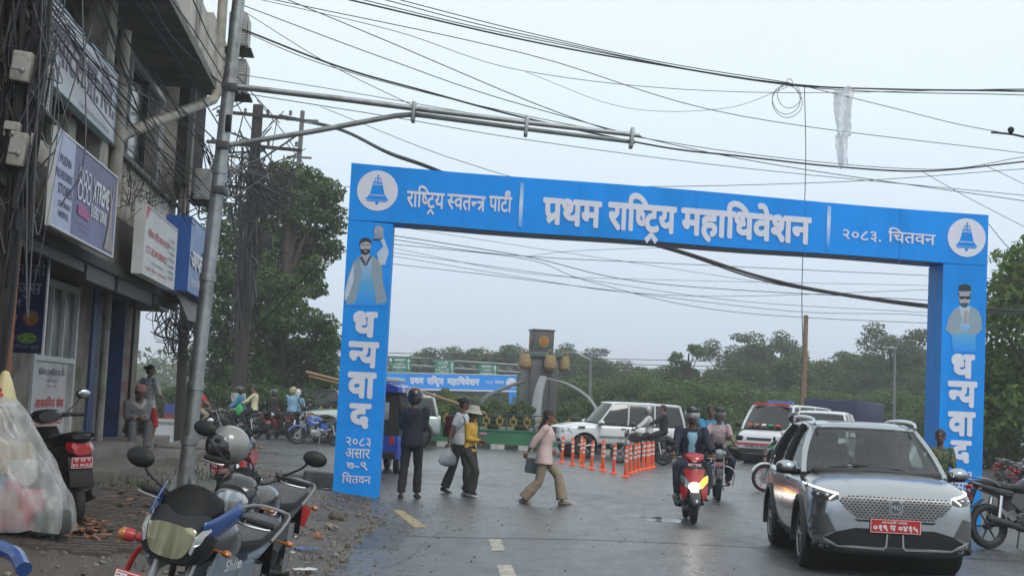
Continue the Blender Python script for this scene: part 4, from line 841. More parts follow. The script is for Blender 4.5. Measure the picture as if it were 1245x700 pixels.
LAMP_ON = mat('lit headlamp', (1, 1, 1), .3, emit=(1, .97, .9), estr=22.); DRL = mat('lit white lamp', (1, 1, 1), .3, emit=(1, .98, .92), estr=1.6); AMB_ON = mat('lit amber lamp', (1, .5, .05), .3, emit=(1, .42, .05), estr=2.2)
def P(mb, name, m, par, smooth=35): return mb.build(name, m, par, smooth)
def plate(par, c, w_, h_, lines, rot=(0, 0, 0), mface=REDPL, mtxt=WPL2, name='number_plate'):
    """a plate centred on c; unrotated it faces +x, with its reading direction towards +y"""
    Mx = Matrix.Translation(c) @ Euler(rot).to_matrix().to_4x4() @ Matrix(((0, 0, 1, 0), (1, 0, 0, 0), (0, 1, 0, 0), (0, 0, 0, 1)))
    mb = MB(Mx); mb.box((0, 0, 0), (w_, h_, .008), bev=.003); o = P(mb, name, mface, par, 0)
    mb = MB(Mx @ Matrix.Translation((0, 0, .006)))
    for e_ in [(-w_/2+.008, 0, .006, h_-.01), (w_/2-.008, 0, .006, h_-.01), (0, h_/2-.008, w_-.02, .005), (0, -h_/2+.008, w_-.02, .005)]: mb.add([(e_[0]-e_[2]/2, e_[1]-e_[3]/2, 0), (e_[0]+e_[2]/2, e_[1]-e_[3]/2, 0), (e_[0]+e_[2]/2, e_[1]+e_[3]/2, 0), (e_[0]-e_[2]/2, e_[1]+e_[3]/2, 0)], [[0, 1, 2, 3]])
    for tk, x0, x1, y0, y1, off in lines: tfit(mb, tk, x0*w_/2, x1*w_/2, y0*h_/2, y1*h_/2, off)
    mb.build('plate_lettering', mtxt, o, 0, False); return o
def ring_tube(mb, c, R, r, seg=28, s2=8, ax='y', a0=0, a1=2*PI, flat=1.):
    pts = []
    n = seg
    full = abs(a1-a0-2*PI) < 1e-6
    for k in range(n+1):
        a = a0+(a1-a0)*k/n; pts.append((c[0]+R*math.cos(a), c[1], c[2]+R*math.sin(a)))
    mb.tube(pts, r, s2, cap=not full, flat=flat)
def bike_wheel(par, x, R, tw, spokes=6, rimm=None, wire=False, disc=True, lbl=None):
    mb = MB(); rr = R-tw*.75; mb.lathe([(rr, -tw*.38), (rr+tw*.25, -tw*.5), (R-tw*.18, -tw*.42), (R-.006, -tw*.22), (R, 0), (R-.006, tw*.22), (R-tw*.18, tw*.42), (rr+tw*.25, tw*.5), (rr, tw*.38)], (x, 0, R), (0, 1, 0), 36)
    w_ = P(mb, 'wheel', RUB, par); mb = MB(); rimm = rimm or DKP
    mb.lathe([(rr+.004, -tw*.36), (rr-.018, -tw*.25), (rr-.018, tw*.25), (rr+.004, tw*.36)], (x, 0, R), (0, 1, 0), 36); mb.lathe([(.001, -.05), (.045, -.05), (.045, .05), (.001, .05)], (x, 0, R), (0, 1, 0), 14)
    n = 24 if wire else spokes
    for k in range(n):
        a = 2*PI*k/n; c, s = math.cos(a), math.sin(a); p0 = (x+.04*c, .0, R+.04*s); p1 = (x+(rr-.01)*c, 0, R+(rr-.01)*s); mb.tube([p0, p1], .003 if wire else [.02, .011], 5 if wire else 6, flat=1 if wire else .7)
    P(mb, 'rim', rimm, w_)
    if disc: mb = MB(); mb.lathe([(.06, .055), (.125, .055), (.125, .06), (.06, .06)], (x, 0, R), (0, 1, 0), 24); P(mb, 'brake_disc', STL, w_)
    return w_
def loftx(mb, secs, n=16, pw=2.4):
    """super-elliptic sections: (x, z centre, half width, half height)"""
    rings = []
    for x, z, a, b in secs:
        r = []
        for k in range(n):
            t = 2*PI*k/n; c, s = math.cos(t), math.sin(t); r.append((x, a*abs(c)**(2/pw)*(1 if c > 0 else -1), z+b*abs(s)**(2/pw)*(1 if s > 0 else -1)))
        rings.append(r)
    mb.loft(rings)
def mirror(par, side, base, head, col, size=(.075, .05)):
    mb = MB(); b = Vector(base); h_ = Vector(head); mb.tube(cat([b, b.lerp(h_, .6)+Vector((.02, side*.01, -.01)), h_+Vector((.01, -side*.03, -.01))], 4), .007, 6); mb.ell(h_, (.028, size[0], size[1]), 14, 8, (0, -.12, side*.12)); m_ = P(mb, 'mirror', col, par)
    mb = MB(); mb.ell(h_+Vector((-.021, 0, 0)), (.012, size[0]*.86, size[1]*.84), 14, 6, (0, -.12, side*.12)); P(mb, 'mirror_glass', MIRG, m_)
def handlebar(par, z=1.03, x=.30, halfw=.34, steer=0., chrome=False, mirrors=True, mcol=None, mh=.2):
    h_ = par
    mb = MB(); mb.tube(cat([(x-.06, -halfw, z), (x-.02, -halfw*.6, z+.012), (x+.04, -.1, z-.05), (x+.05, 0, z-.06), (x+.04, .1, z-.05), (x-.02, halfw*.6, z+.012), (x-.06, halfw, z)], 4), .0115, 8); hb = P(mb, 'handlebar', CHR if chrome else DKP, h_)
    for s in (-1, 1):
        mb = MB(); mb.tube([(x-.055, s*halfw, z), (x-.03, s*(halfw-.125), z+.004)], [.018, .0165], 10); mb.tube([(x-.057, s*(halfw+.012), z), (x-.055, s*halfw, z)], .016, 10); P(mb, 'grip', RUB, hb)
        mb = MB(); mb.tube(cat([(x+.02, s*(halfw-.15), z-.01), (x+.035, s*(halfw-.1), z-.015), (x+.01, s*(halfw-.02), z-.015), (x-.005, s*(halfw+.01), z-.012)], 4), .0065, 6); P(mb, 'lever', STL, hb)
        mb = MB(); mb.box((x-.005, s*(halfw-.155), z), (.05, .05, .042), bev=.008); P(mb, 'switch_block', BLK, hb)
        if mirrors is True or mirrors == s: mirror(par, s, (x, s*(halfw-.15), z+.02), (x+.03, s*(halfw+.03), z+mh), mcol or BLK, (.078, .05))
    return hb
def motorcycle(name, label, loc, rz, body, body2=None, lean=0., scale=1., cowl='small', rimm=None, group=None, plate_front=True, plate_rear=True, lens=None, lit=False, seatm=None, mirrors=True, handle_turn=0., panel=None, stand=True, rail=STL, name_text=None, steer=0.):
    t = thing(name, label, 'motorcycle', loc, 0, group, rot=(lean, 0, rz)) if 0 else thing(name, label, 'motorcycle', loc, rz, group)
    t.rotation_euler = (Matrix.Rotation(rz, 3, 'Z') @ Matrix.Rotation(-lean, 3, 'X')).to_euler(); t.scale = (scale,)*3
    body2 = body2 or DKP; panel = panel or body
    bike_wheel(t, .66, .295, .09, 6, rimm); bike_wheel(t, -.64, .295, .11, 6, rimm, disc=False)
    mb = MB()
    for s in (-1, 1): mb.tube([(.66, s*.085, .295), (.56, s*.085, .52)], .028, 10); mb.tube([(.56, s*.085, .52), (.40, s*.085, .93)], .019, 10)
    mb.box((.46, 0, .80), (.07, .22, .03), (0, .35, 0), bev=.008); P(mb, 'fork', ALU, t)
    mb = MB(); 
    for sgn in (1,):
        rings = []
        for k in range(13):
            a = R_(20+k*11.5); rings.append([(.66+.335*math.cos(a)+dx, y, .295+.335*math.sin(a)+dz) for y, dx, dz in ((-.06, -.03*math.cos(a), -.03*math.sin(a)), (-.045, 0, 0), (0, .012*math.cos(a), .012*math.sin(a)), (.045, 0, 0), (.06, -.03*math.cos(a), -.03*math.sin(a)))])
        mb.loft(rings, cap=False, closed=False)
    o = P(mb, 'front_fender', body, t); m_ = o.modifiers.new('s', 'SOLIDIFY'); m_.thickness = .006
    # frame, engine, exhaust
    mb = MB()
    for s in (-1, 1):
        mb.tube(cat([(.42, s*.03, .82), (.30, s*.06, .5), (.22, s*.09, .28), (-.1, s*.1, .26), (-.25, s*.1, .42)], 4), .017, 8); mb.tube(cat([(.38, s*.03, .78), (.1, s*.07, .72), (-.3, s*.1, .68), (-.62, s*.09, .76)], 4), .014, 8); mb.tube([(-.22, s*.1, .36), (-.64, s*.1, .295)], .02, 8)
    P(mb, 'frame', DKP, t)
    mb = MB(); mb.box((.08, 0, .38), (.36, .22, .22), (0, -.1, 0), bev=.04)
    for k in range(7): mb.box((.17+.006*k, 0, .5+.022*k), (.17, .19, .008), (0, -.25, 0))
    mb.box((.19, 0, .57), (.12, .13, .16), (0, -.25, 0), bev=.01)
    for s in (-1, 1): mb.lathe([(.0, s*.135), (.09, s*.13), (.1, s*.10), (.1, 0)], (.02, 0, .37), (0, 1, 0), 18)
    P(mb, 'engine', ALU, t)
    mb = MB(); mb.tube(cat([(.24, -.06, .55), (.34, -.08, .45), (.28, -.11, .26), (0, -.13, .22), (-.25, -.15, .26)], 5), .018, 8); mb.tube([(-.22, -.15, .26), (-.32, -.155, .29), (-.72, -.17, .38), (-.76, -.172, .39)], [.025, .045, .05, .035], 12); P(mb, 'exhaust', STL if scale < 1.05 else DKP, t)
    for s in (-1, 1): mb = MB(); mb.tube([(-.56, s*.115, .33), (-.48, s*.105, .68)], .028, 8); mb.tube([(-.56, s*.115, .33), (-.48, s*.105, .68)], .012, 6); P(mb, 'shock', CHR, t)
    # tank, seat, panels
    mb = MB(); loftx(mb, [(.40, .80, .06, .05), (.36, .82, .12, .10), (.22, .845, .155, .125), (.02, .83, .145, .115), (-.14, .79, .10, .075), (-.2, .77, .06, .04)], 18, 2.5); P(mb, 'fuel_tank', body, t)
    mb = MB(); mb.lathe([(.035, 0), (.035, .012), (.028, .018), (0, .018)], (.18, 0, .967), (0, 0, 1), 14); P(mb, 'tank_cap', CHR, t)
    for s in (-1, 1):
        mb = MB(); mb.prism([(.36, .83), (.44, .72), (.30, .64), (.10, .66), (-.02, .74), (.12, .79)], Matrix.Translation((0, s*.15, 0)) @ Matrix(((1, 0, 0, 0), (0, 0, s*1., 0), (0, 1, 0, 0), (0, 0, 0, 1))), .018); P(mb, 'tank_shroud', panel, t)
        mb = MB(); mb.prism([(-.08, .70), (-.30, .72), (-.36, .60), (-.22, .50), (-.08, .54)], Matrix.Translation((0, s*.11, 0)) @ Matrix(((1, 0, 0, 0), (0, 0, s*1., 0), (0, 1, 0, 0), (0, 0, 0, 1))), .03); P(mb, 'side_panel', panel, t)
    if name_text:
        for s in (-1, 1):
            mb = MB(Matrix.Translation((.12, s*.168, .72)) @ Matrix(((-s*1., 0, 0, 0), (0, 0, s*1., 0), (0, 1, 0, 0), (0, 0, 0, 1)))); tfit(mb, [name_text], -.12, .12, 0, .06, .02); mb.build('badge_lettering', WHL, t, 0, False)
    mb = MB(); loftx(mb, [(-.05, .80, .08, .03), (-.12, .805, .115, .045), (-.35, .80, .135, .045), (-.5, .825, .13, .055), (-.72, .85, .11, .045), (-.80, .86, .07, .02)], 16, 3); P(mb, 'seat', seatm or SEATM, t)
    mb = MB(); loftx(mb, [(-.28, .72, .11, .04), (-.45, .74, .125, .055), (-.65, .79, .11, .05), (-.83, .84, .07, .03), (-.88, .85, .04, .012)], 14, 2.6); P(mb, 'tail_cowl', panel, t)
    mb = MB(); mb.tube(cat([(-.5, -.14, .80), (-.66, -.145, .88), (-.84, -.10, .91), (-.88, 0, .915), (-.84, .10, .91), (-.66, .145, .88), (-.5, .14, .80)], 4), .010, 8); P(mb, 'grab_rail', rail, t)
    mb = MB(); mb.box((-.885, 0, .80), (.05, .12, .06), (0, -.3, 0), bev=.015); P(mb, 'tail_light', TAILR, t)
    mb = MB(); mb.box((-.86, 0, .66), (.012, .13, .26), (0, .45, 0), bev=.004); mb.box((-.78, 0, .58), (.2, .1, .01), (0, -.6, 0)); P(mb, 'rear_fender', BLK, t)
    if plate_rear: plate(t, (-.925, 0, .67), .19, .14, [(['ना ३४'], -.7, .7, .1, .8, .03), (['प ४५६७'], -.85, .85, -.8, -.1, .03)], (0, .45, PI))
    for s in (-1, 1):
        for x, z, y in ((.40, .84, .12), (-.82, .76, .06)): mb = MB(); mb.tube([(x, s*y, z), (x, s*(y+.07), z)], .007, 6); mb.ell((x+(.01 if x > 0 else -.01), s*(y+.09), z), (.022, .026, .018), 10, 6); P(mb, 'indicator', AMB, t)
        mb = MB(); mb.tube([(.0, s*.1, .27), (.0, s*.24, .28)], .015, 8); P(mb, 'foot_peg', RUB, t); mb = MB(); mb.tube([(-.34, s*.11, .33), (-.34, s*.22, .36)], .013, 8); P(mb, 'foot_peg', RUB, t)
    if stand: mb = MB(); mb.tube([(-.08, .09, .27), (-.02, .26 if lean else .14, .02+(.0 if lean else .16))], .012, 6); P(mb, 'side_stand', STL, t)
    hb = handlebar(t, mirrors=mirrors, z=1.0 if cowl == 'large' else 1.03, mh=.15 if cowl == 'large' else .18)
    # headlamp and cowl
    L = lens or LENS
    if cowl == 'large':
        mb = MB(); loftx(mb, [(.40, .90, .14, .13), (.46, .90, .165, .14), (.53, .885, .17, .135), (.60, .87, .155, .115), (.64, .86, .135, .09)], 22, 2.8); cw = P(mb, 'headlamp_cowl', BLK, t); bv = bvh_of(cw)
        Fx = dict(org=(2, 0, 0), ex=(0, 1, 0), ey=(0, 0, 1), dirv=(-1, 0, 0))
        v, f = onto(bv, poly2([(-.115, .925), (-.06, .945), (.06, .945), (.115, .925), (.105, .85), (.06, .795), (-.06, .795), (-.105, .85), (-.115, .925)], 4)[:-1], t=.012, maxe=.02, **Fx); mb = MB(); mb.add(v, f); P(mb, 'headlight', L, cw)
        mb = MB(); mb.ell((.60, .0, .85), (.035, .055, .05), 12, 8); P(mb, 'bulb_reflector', CHR, cw)
        for s in (-1, 1):
            v, f = onto(bv, [(s*.122, .925), (s*.140, .965), (s*.150, .945), (s*.122, .83), (s*.11, .84)], t=.014, maxe=.02, **Fx); mb = MB(); mb.add(v, f); P(mb, 'position_light', mat('clear lens', (.30, .31, .31), .1, coat=1), cw)
            mb = MB(); mb.sheet(lambda a, b: Vector((.62-.26*a**.9-.02*b, s*(.135+.06*a**.7+.015*math.sin(PI*b)*(.4+a)), .985-.13*b*(1-.45*a)+.10*a*(1-.3*b))), 10, 6); o = P(mb, 'side_cowl', body2, cw); m_ = o.modifiers.new('s', 'SOLIDIFY'); m_.thickness = .008
        mb = MB(); mb.sheet(lambda a, b: Vector((.63-.17*b-.07*(2*a-1)**2, (a-.5)*(.22+.09*math.sin(PI*min(1, b*.75))-.10*max(0, b-.6)), .955+.165*b-.04*(2*a-1)**2*(.2+b))), 12, 10); o = P(mb, 'visor', mat('smoked black visor', (.006, .006, .007), .5, spec=.2), cw); m_ = o.modifiers.new('s', 'SOLIDIFY'); m_.thickness = .006
    elif cowl == 'small':
        mb = MB(); loftx(mb, [(.42, .90, .10, .11), (.50, .90, .125, .125), (.57, .885, .125, .11), (.60, .875, .10, .08)], 20, 2.6); cw = P(mb, 'headlamp_cowl', body2, t)
        mb = MB(); loftx(mb, [(.57, .86, .112, .078), (.60, .855, .11, .074), (.625, .85, .085, .055), (.63, .85, .03, .02)], 20, 2.6); P(mb, 'headlight', LAMP_ON if lit else L, cw)
        mb = MB(); mb.sheet(lambda a, b: Vector((.60-.15*b-.04*(2*a-1)**2, (a-.5)*(.22-.03*b), .93+.13*b-.03*(2*a-1)**2*(.4+b))), 10, 8); o = P(mb, 'visor', mat('smoked black visor', (.006, .006, .007), .5, spec=.2), cw); m_ = o.modifiers.new('s', 'SOLIDIFY'); m_.thickness = .006
    else:
        mb = MB(); mb.lathe([(.0, -.1), (.07, -.09), (.10, -.03), (.105, .02), (.1, .03)], (.50, 0, .88), (1, 0, -.05), 20); cw = P(mb, 'headlamp_cowl', body, t)
        mb = MB(); mb.lathe([(.1, .028), (.085, .045), (.04, .056), (0, .058)], (.50, 0, .88), (1, 0, -.05), 20); P(mb, 'headlight', LAMP_ON if lit else L, cw)
    mb = MB(); mb.box((.44, 0, 1.0), (.05, .16, .06), (0, .5, 0), bev=.015); P(mb, 'instrument_panel', BLK, t)
    if plate_front: plate(t, (.655, 0, .70), .2, .08, [(['ना. १', ' ', '३', 'प', ' ', '४५'], -.9, .9, -.55, .6, .03)], (0, -.15, 0))
    return t
def scooter(name, label, loc, rz, body, accent=None, lean=0., scale=1., lit=False, group=None, plate_front=False, plate_rear=True, tail_only=False):
    t = thing(name, label, 'scooter', loc, rz, group); t.rotation_euler = (Matrix.Rotation(rz, 3, 'Z') @ Matrix.Rotation(-lean, 3, 'X')).to_euler(); t.scale = (scale,)*3; accent = accent or body
    bike_wheel(t, .62, .23, .10, 5, DKP); bike_wheel(t, -.62, .23, .10, 5, DKP, disc=False)
    mb = MB(); 
    for s in (-1, 1): mb.tube([(.62, s*.07, .23), (.50, s*.06, .60)], .022, 8)
    P(mb, 'fork', DKP, t)
    mb = MB(); rings = []
    for k in range(12):
        a = R_(10+k*14); rings.append([(.62+.27*math.cos(a)+dx, y, .23+.27*math.sin(a)) for y, dx in ((-.075, -.02), (-.05, 0), (0, .01), (.05, 0), (.075, -.02))])
    mb.loft(rings, cap=False, closed=False); o = P(mb, 'front_fender', accent, t); m_ = o.modifiers.new('s', 'SOLIDIFY'); m_.thickness = .006
    # front apron
    def apr(zf, hw, xo): return [(xo, -hw, zf), (xo+.05, -hw*.75, zf), (xo+.10, 0, zf), (xo+.05, hw*.75, zf), (xo, hw, zf), (xo-.06, hw*.8, zf), (xo-.06, -hw*.8, zf)]
    mb = MB(); mb.loft([apr(.30, .10, .56), apr(.36, .16, .56), apr(.50, .21, .52), apr(.66, .22, .47), apr(.78, .18, .43), apr(.88, .12, .40)]); ap = P(mb, 'front_apron', DKP if lit else body, t, 50); bv = bvh_of(ap); Fx = dict(org=(2, 0, 0), ex=(0, 1, 0), ey=(0, 0, 1), dirv=(-1, 0, 0))
    v, f = onto(bv, [(-.15, .80), (.15, .80), (.13, .70), (.05, .60), (0, .57), (-.05, .60), (-.13, .70)], t=.02, maxe=.04, **Fx); mb = MB(); mb.add(v, f); P(mb, 'nose_panel', body, ap)
    for s in (-1, 1):
        v, f = onto(bv, [(s*.05, .585), (s*.13, .68), (s*.20, .72), (s*.19, .62), (s*.12, .53), (s*.05, .52)], t=.018, maxe=.04, **Fx); mb = MB(); mb.add(v, f); P(mb, 'indicator', (AMB_ON if s > 0 else LENS) if lit else LENS, ap)
        v, f = onto(bv, [(s*.10, .50), (s*.20, .58), (s*.19, .40), (s*.13, .36)], t=.01, maxe=.05, **Fx); mb = MB(); mb.add(v, f); P(mb, 'lower_panel', body, ap)
    mb = MB(); mb.ell((.60, 0, .555), (.045, .085, .06), 16, 8); P(mb, 'headlight', LAMP_ON if lit else LENS, ap)
    # floor, rear body, seat
    mb = MB(); mb.box((.22, 0, .30), (.5, .34, .06), bev=.02); P(mb, 'floorboard', DKP, t)
    mb = MB(); loftx(mb, [(.02, .42, .13, .12), (-.05, .50, .16, .2), (-.3, .56, .185, .19), (-.55, .62, .175, .16), (-.75, .68, .13, .11), (-.86, .72, .08, .06)], 20, 2.6); rb = P(mb, 'rear_body', body, t)
    mb = MB(); loftx(mb, [(.02, .76, .10, .03), (-.06, .775, .13, .05), (-.35, .775, .15, .05), (-.48, .80, .145, .055), (-.74, .82, .12, .045), (-.82, .83, .07, .02)], 16, 3); P(mb, 'seat', SEATM, t)
    mb = MB(); mb.tube(cat([(-.5, -.14, .80), (-.72, -.15, .84), (-.86, -.08, .87), (-.88, 0, .875), (-.86, .08, .87), (-.72, .15, .84), (-.5, .14, .80)], 4), .014, 8); P(mb, 'grab_rail', BLK, t)
    bv = bvh_of(rb); Bx = dict(org=(-2, 0, 0), ex=(0, -1, 0), ey=(0, 0, 1), dirv=(1, 0, 0))
    v, f = onto(bv, [(-.12, .77), (.12, .77), (.10, .70), (.04, .67), (-.04, .67), (-.10, .70)], t=.02, maxe=.04, **Bx); mb = MB(); mb.add(v, f); P(mb, 'tail_light', TAILR, rb)
    mb = MB(); mb.box((-.815, 0, .54), (.03, .22, .34), (0, .25, 0), bev=.01); P(mb, 'rear_fender', BLK, t)
    if plate_rear: plate(t, (-.865, 0, .60), .2, .11, [(['ना ३४ प'], -.75, .75, .15, .8, .03), (['४२ ७५६१'], -.85, .85, -.75, -.1, .03)], (0, .25, PI))
    mb = MB(); mb.box((-.25, 0, .25), (.5, .2, .2), bev=.05); mb.box((-.55, .11, .23), (.35, .07, .12), bev=.03); P(mb, 'engine', STL, t)
    mb = MB(); mb.tube([(-.25, -.13, .22), (-.4, -.15, .24), (-.78, -.16, .32)], [.03, .055, .05], 12); P(mb, 'exhaust', DKP, t)
    mb = MB(); loftx(mb, [(.24, .98, .10, .05), (.30, .99, .16, .06), (.38, .98, .15, .065), (.44, .95, .10, .05), (.47, .93, .05, .025)], 16, 2.4); hc = P(mb, 'handlebar_cover', body, t)
    hb = handlebar(t, z=.99, x=.31, halfw=.33)
    if plate_front: plate(t, (.485, 0, .87), .2, .045, [(['ना १२', ' ', 'प', ' ', '३४'], -.9, .9, -.6, .6, .02)], (0, -.3, 0))
    if lit:
        mb = MB(Matrix.Translation((.485, 0, .93)) @ Matrix(((0, 0, 1, 0), (1, 0, 0, 0), (0, 1, 0, 0), (0, 0, 0, 1))))
        for s in (-1, 1): mb.add([(0, -.02, 0), (s*.07, .02, -.03), (s*.07, .03, -.03), (0, 0, 0)], [[0, 1, 2, 3]])
        P(mb, 'chevron', WHL, hc, 0)
    for s in (-1, 1): mb = MB(); mb.tube([(-.3, s*.14, .32), (-.3, s*.22, .33)], .014, 8); P(mb, 'foot_peg', RUB, t)
    return t
# ------------------------------------------------------------------ cars
def car_wheel(par, x, y, R, w_, rim=ALU, spokes=5, dark=False):
    s = 1 if y > 0 else -1; mb = MB(); mb.lathe([(R*.62, -w_/2), (R*.9, -w_/2), (R*.985, -w_*.4), (R, -w_*.2), (R, w_*.2), (R*.985, w_*.4), (R*.9, w_/2), (R*.66, w_/2), (R*.62, w_*.42)], (x, y, R), (0, s, 0), 40); w0 = P(mb, 'wheel', RUB, par)
    mb = MB(); mb.lathe([(R*.67, w_*.42), (R*.64, w_*.46), (R*.60, w_*.40), (R*.58, -w_*.3), (0, -w_*.3)], (x, y, R), (0, s, 0), 32); P(mb, 'rim_barrel', DKP, w0)
    mb = MB(); yc = y+s*w_*.36; mb.lathe([(0, .02), (R*.13, .018), (R*.16, 0), (R*.16, -.03)], (x, yc, R), (0, s, 0), 16)
    mb.lathe([(R*.67, .018), (R*.645, .03), (R*.60, .0), (R*.60, -.02)], (x, yc, R), (0, s, 0), 32)
    for k in range(spokes):
        a = 2*PI*k/spokes+.3; c, q = math.cos(a), math.sin(a); da = .32*5/spokes
        for sg in (-1, 1):
            a2 = a+sg*da*.5; pts = [(x+R*.12*math.cos(a), yc+s*.01, R+R*.12*math.sin(a)), (x+R*.4*math.cos(a+sg*da*.25), yc+s*.005, R+R*.4*math.sin(a+sg*da*.25)), (x+R*.62*math.cos(a2), yc+s*.01, R+R*.62*math.sin(a2))]; mb.tube(pts, [R*.055, R*.045, R*.055], 6)
    P(mb, 'rim', rim, w0)
def car(name, label, catg, loc, rz, sp, group=None):
    t = thing(name, label, catg, loc, rz, group); m = sp['paint']; rings = []
    for x, w_, zb, zs, zt, cr_ in sp['st']:
        h_ = [(0, zb), (w_*.80, zb), (w_*.97, zb+.09), (w_, zb+(zs-zb)*.5), (w_*.985, zs-.12), (w_*.95, zs), (w_*.80, zt), (w_*.42, zt+cr_*.75), (0, zt+cr_)]
        rings.append([(x, y, z) for y, z in h_]+[(x, -y, z) for y, z in h_[::-1][1:-1]])
    mb = MB(); mb.loft(rings); b = mb.build('body', m, t, 180); b = subsurf(b, 2)
    for p in b.data.polygons: p.use_smooth = True
    # wheel openings cut through the flank
    cm = MB()
    for x in sp['wx']:
        cm.lathe([(0, -1.3), (sp['R']+.075, -1.3), (sp['R']+.075, 1.3), (0, 1.3)], (x, 0, sp['R']+.01), (0, 1, 0), 40)
    c = cm.build('cut', m, t, 0); md = b.modifiers.new('b', 'BOOLEAN'); md.operation = 'DIFFERENCE'; md.object = c; md.solver = 'EXACT'; apply_mods(b); bpy.data.objects.remove(c)
    b.data.set_sharp_from_angle(angle=R_(32))
    W2 = sp['W']/2
    mb = MB()
    for x in sp['wx']: mb.lathe([(sp['R']+.07, -W2+.1), (sp['R']+.07, W2-.1)], (x, 0, sp['R']+.01), (0, 1, 0), 30, a0=0, a1=2*PI)
    mb.box((0, 0, sp['zfl']+.1), (sp['wx'][0]-sp['wx'][1]-.8, sp['W']-.3, .16)); mb.box((0, 0, sp['zfl']+.16), (sp['wx'][0]-sp['wx'][1]+1.2, sp['W']*.62, .1)); P(mb, 'underbody', BLK, t)
    for x in sp['wx']:
        for s in (-1, 1): car_wheel(t, x, s*(W2-sp['tw']/2-.03), sp['R'], sp['tw'], sp.get('rim', ALU), sp.get('spokes', 5))
    # arch trims
    if sp.get('clad'):
        for x in sp['wx']:
            for s in (-1, 1):
                mb = MB(); rr = []
                for k in range(23):
                    a = R_(-12+204*k/22); c0, s0 = math.cos(a), math.sin(a); R0 = sp['R']+.07; rr.append([(x+r*c0, s*(W2+dy), sp['R']+.01+r*s0) for r, dy in ((R0-.005, -.08), (R0-.005, .008), (R0+.05, .008), (R0+.06, -.03))])
                mb.loft(rr); P(mb, 'arch_trim', sp['clad'], b)
    # greenhouse
    cols = sp['gh']   # list of (xb, yb, zb, xt, yt, zt) from front centre round to rear centre, one side
    G_ = sp.get('glass', TGL); kinds = sp['gk']
    def colpt(c, v, s, bulge=.03):
        xb, yb, zb, xt, yt, zt = c; k = 4*v*(1-v)*bulge; return Vector((xb+(xt-xb)*v, s*(yb+(yt-yb)*v+(k if yb > .3 else 0)), zb+(zt-zb)*v))
    # windscreen and rear screen span both sides
    def screen(cs, nm):
        full = [(c, 1) for c in cs[::-1]]+[(c, -1) for c in cs[1:]] if abs(cs[0][1]) < 1e-6 else None
        pts = [[colpt(c, .02+.96*j/6, s, 0) for j in range(7)] for c, s in full]; mb = MB(); vs = [p for col in pts for p in col]; n = 7
        mb.add(vs, [[i*n+j, (i+1)*n+j, (i+1)*n+j+1, i*n+j+1] for i in range(len(pts)-1) for j in range(n-1)]); return P(mb, nm, G_, t, 60)
    iA = kinds.index('A'); iD = kinds.index('D')
    ws = screen(cols[:iA+1], 'windscreen'); screen(cols[iD:][::-1], 'rear_window')
    for s in (-1, 1):
        side = cols[iA:iD+1]
        for i in range(len(side)-1):
            a, c = side[i], side[i+1]; mb = MB(); mb.sheet(lambda u, v: colpt(a, v, s).lerp(colpt(c, v, s), u)-Vector((0, s*.012, 0)), 6, 6); P(mb, 'side_window', G_ if sp.get('clear_side') else TGL, t, 60)
        for i, cc in enumerate(side):
            col = sp['paint'] if kinds[iA+i] in ('A', 'D') or sp.get('bodypillar') else BLK; mb = MB(); w0 = sp.get('pw', .035)*(1.6 if kinds[iA+i] == 'D' else 1)
            mb.tube([colpt(cc, v, s)+Vector((0, s*.002, 0)) for v in (-.03, .2, .4, .6, .8, 1.0)], w0, 8, flat=.75); P(mb, 'pillar', col, t)
        mb = MB(); mb.tube([colpt(c, 0, s)+Vector((0, s*.004, 0)) for c in side], .016, 6); P(mb, 'belt_trim', sp.get('belt', BLK), t)
    top = [(c[3], c[4], c[5]) for c in cols]; n = len(top); mb = MB(); rg = []
    for lv, (k, dz) in enumerate([(1.0, -.03), (1.012, .01), (.985, .035), (.90, .052), (.6, .065), (.02, .07)]):
        cx = sum(p[0] for p in top)/n; rg.append([((p[0]-cx)*k+cx, p[1]*k, p[2]+dz) for p in top]+[((p[0]-cx)*k+cx, -p[1]*k, p[2]+dz) for p in top[::-1][1:-1]])
    mb.loft(rg); rf = mb.build('roof', m, t, 50)
    # cabin: dark floor, seats, dash, wheel
    mb = MB(); hx0 = cols[iA][0]-.1; hx1 = cols[iD][0]+.1; yb = cols[iA][1]-.06; mb.box(((hx0+hx1)/2, 0, sp['zbelt']-.06), (abs(hx0-hx1), yb*2, .04)); P(mb, 'cabin_floor', DKP, t)
    for x in sp.get('seats', []):
        for s in (-1, 1): mb = MB(); mb.box((x, s*.37, sp['zbelt']+.05), (.14, .48, .5), (0, -.18, 0), bev=.05); mb.box((x-.03, s*.37, sp['zbelt']+.36), (.09, .24, .16), (0, -.12, 0), bev=.035); P(mb, 'car_seat', mat('grey seat cloth', (.10, .10, .105), .8), t)
    mb = MB(); xw = cols[iA][0]-.28; ring_tube(mb, (0, 0, 0), .18, .016, 20, 6); M_ = Matrix.Translation((xw, -.36, sp['zbelt']+.06)) @ Matrix.Rotation(R_(65), 4, 'Y') @ Matrix.Rotation(PI/2, 4, 'X'); mb.v = [tuple(M_ @ Vector(v)) for v in mb.v]; P(mb, 'steering_wheel', BLK, t)
    # door seams, handles
    bv = bvh_of(b)
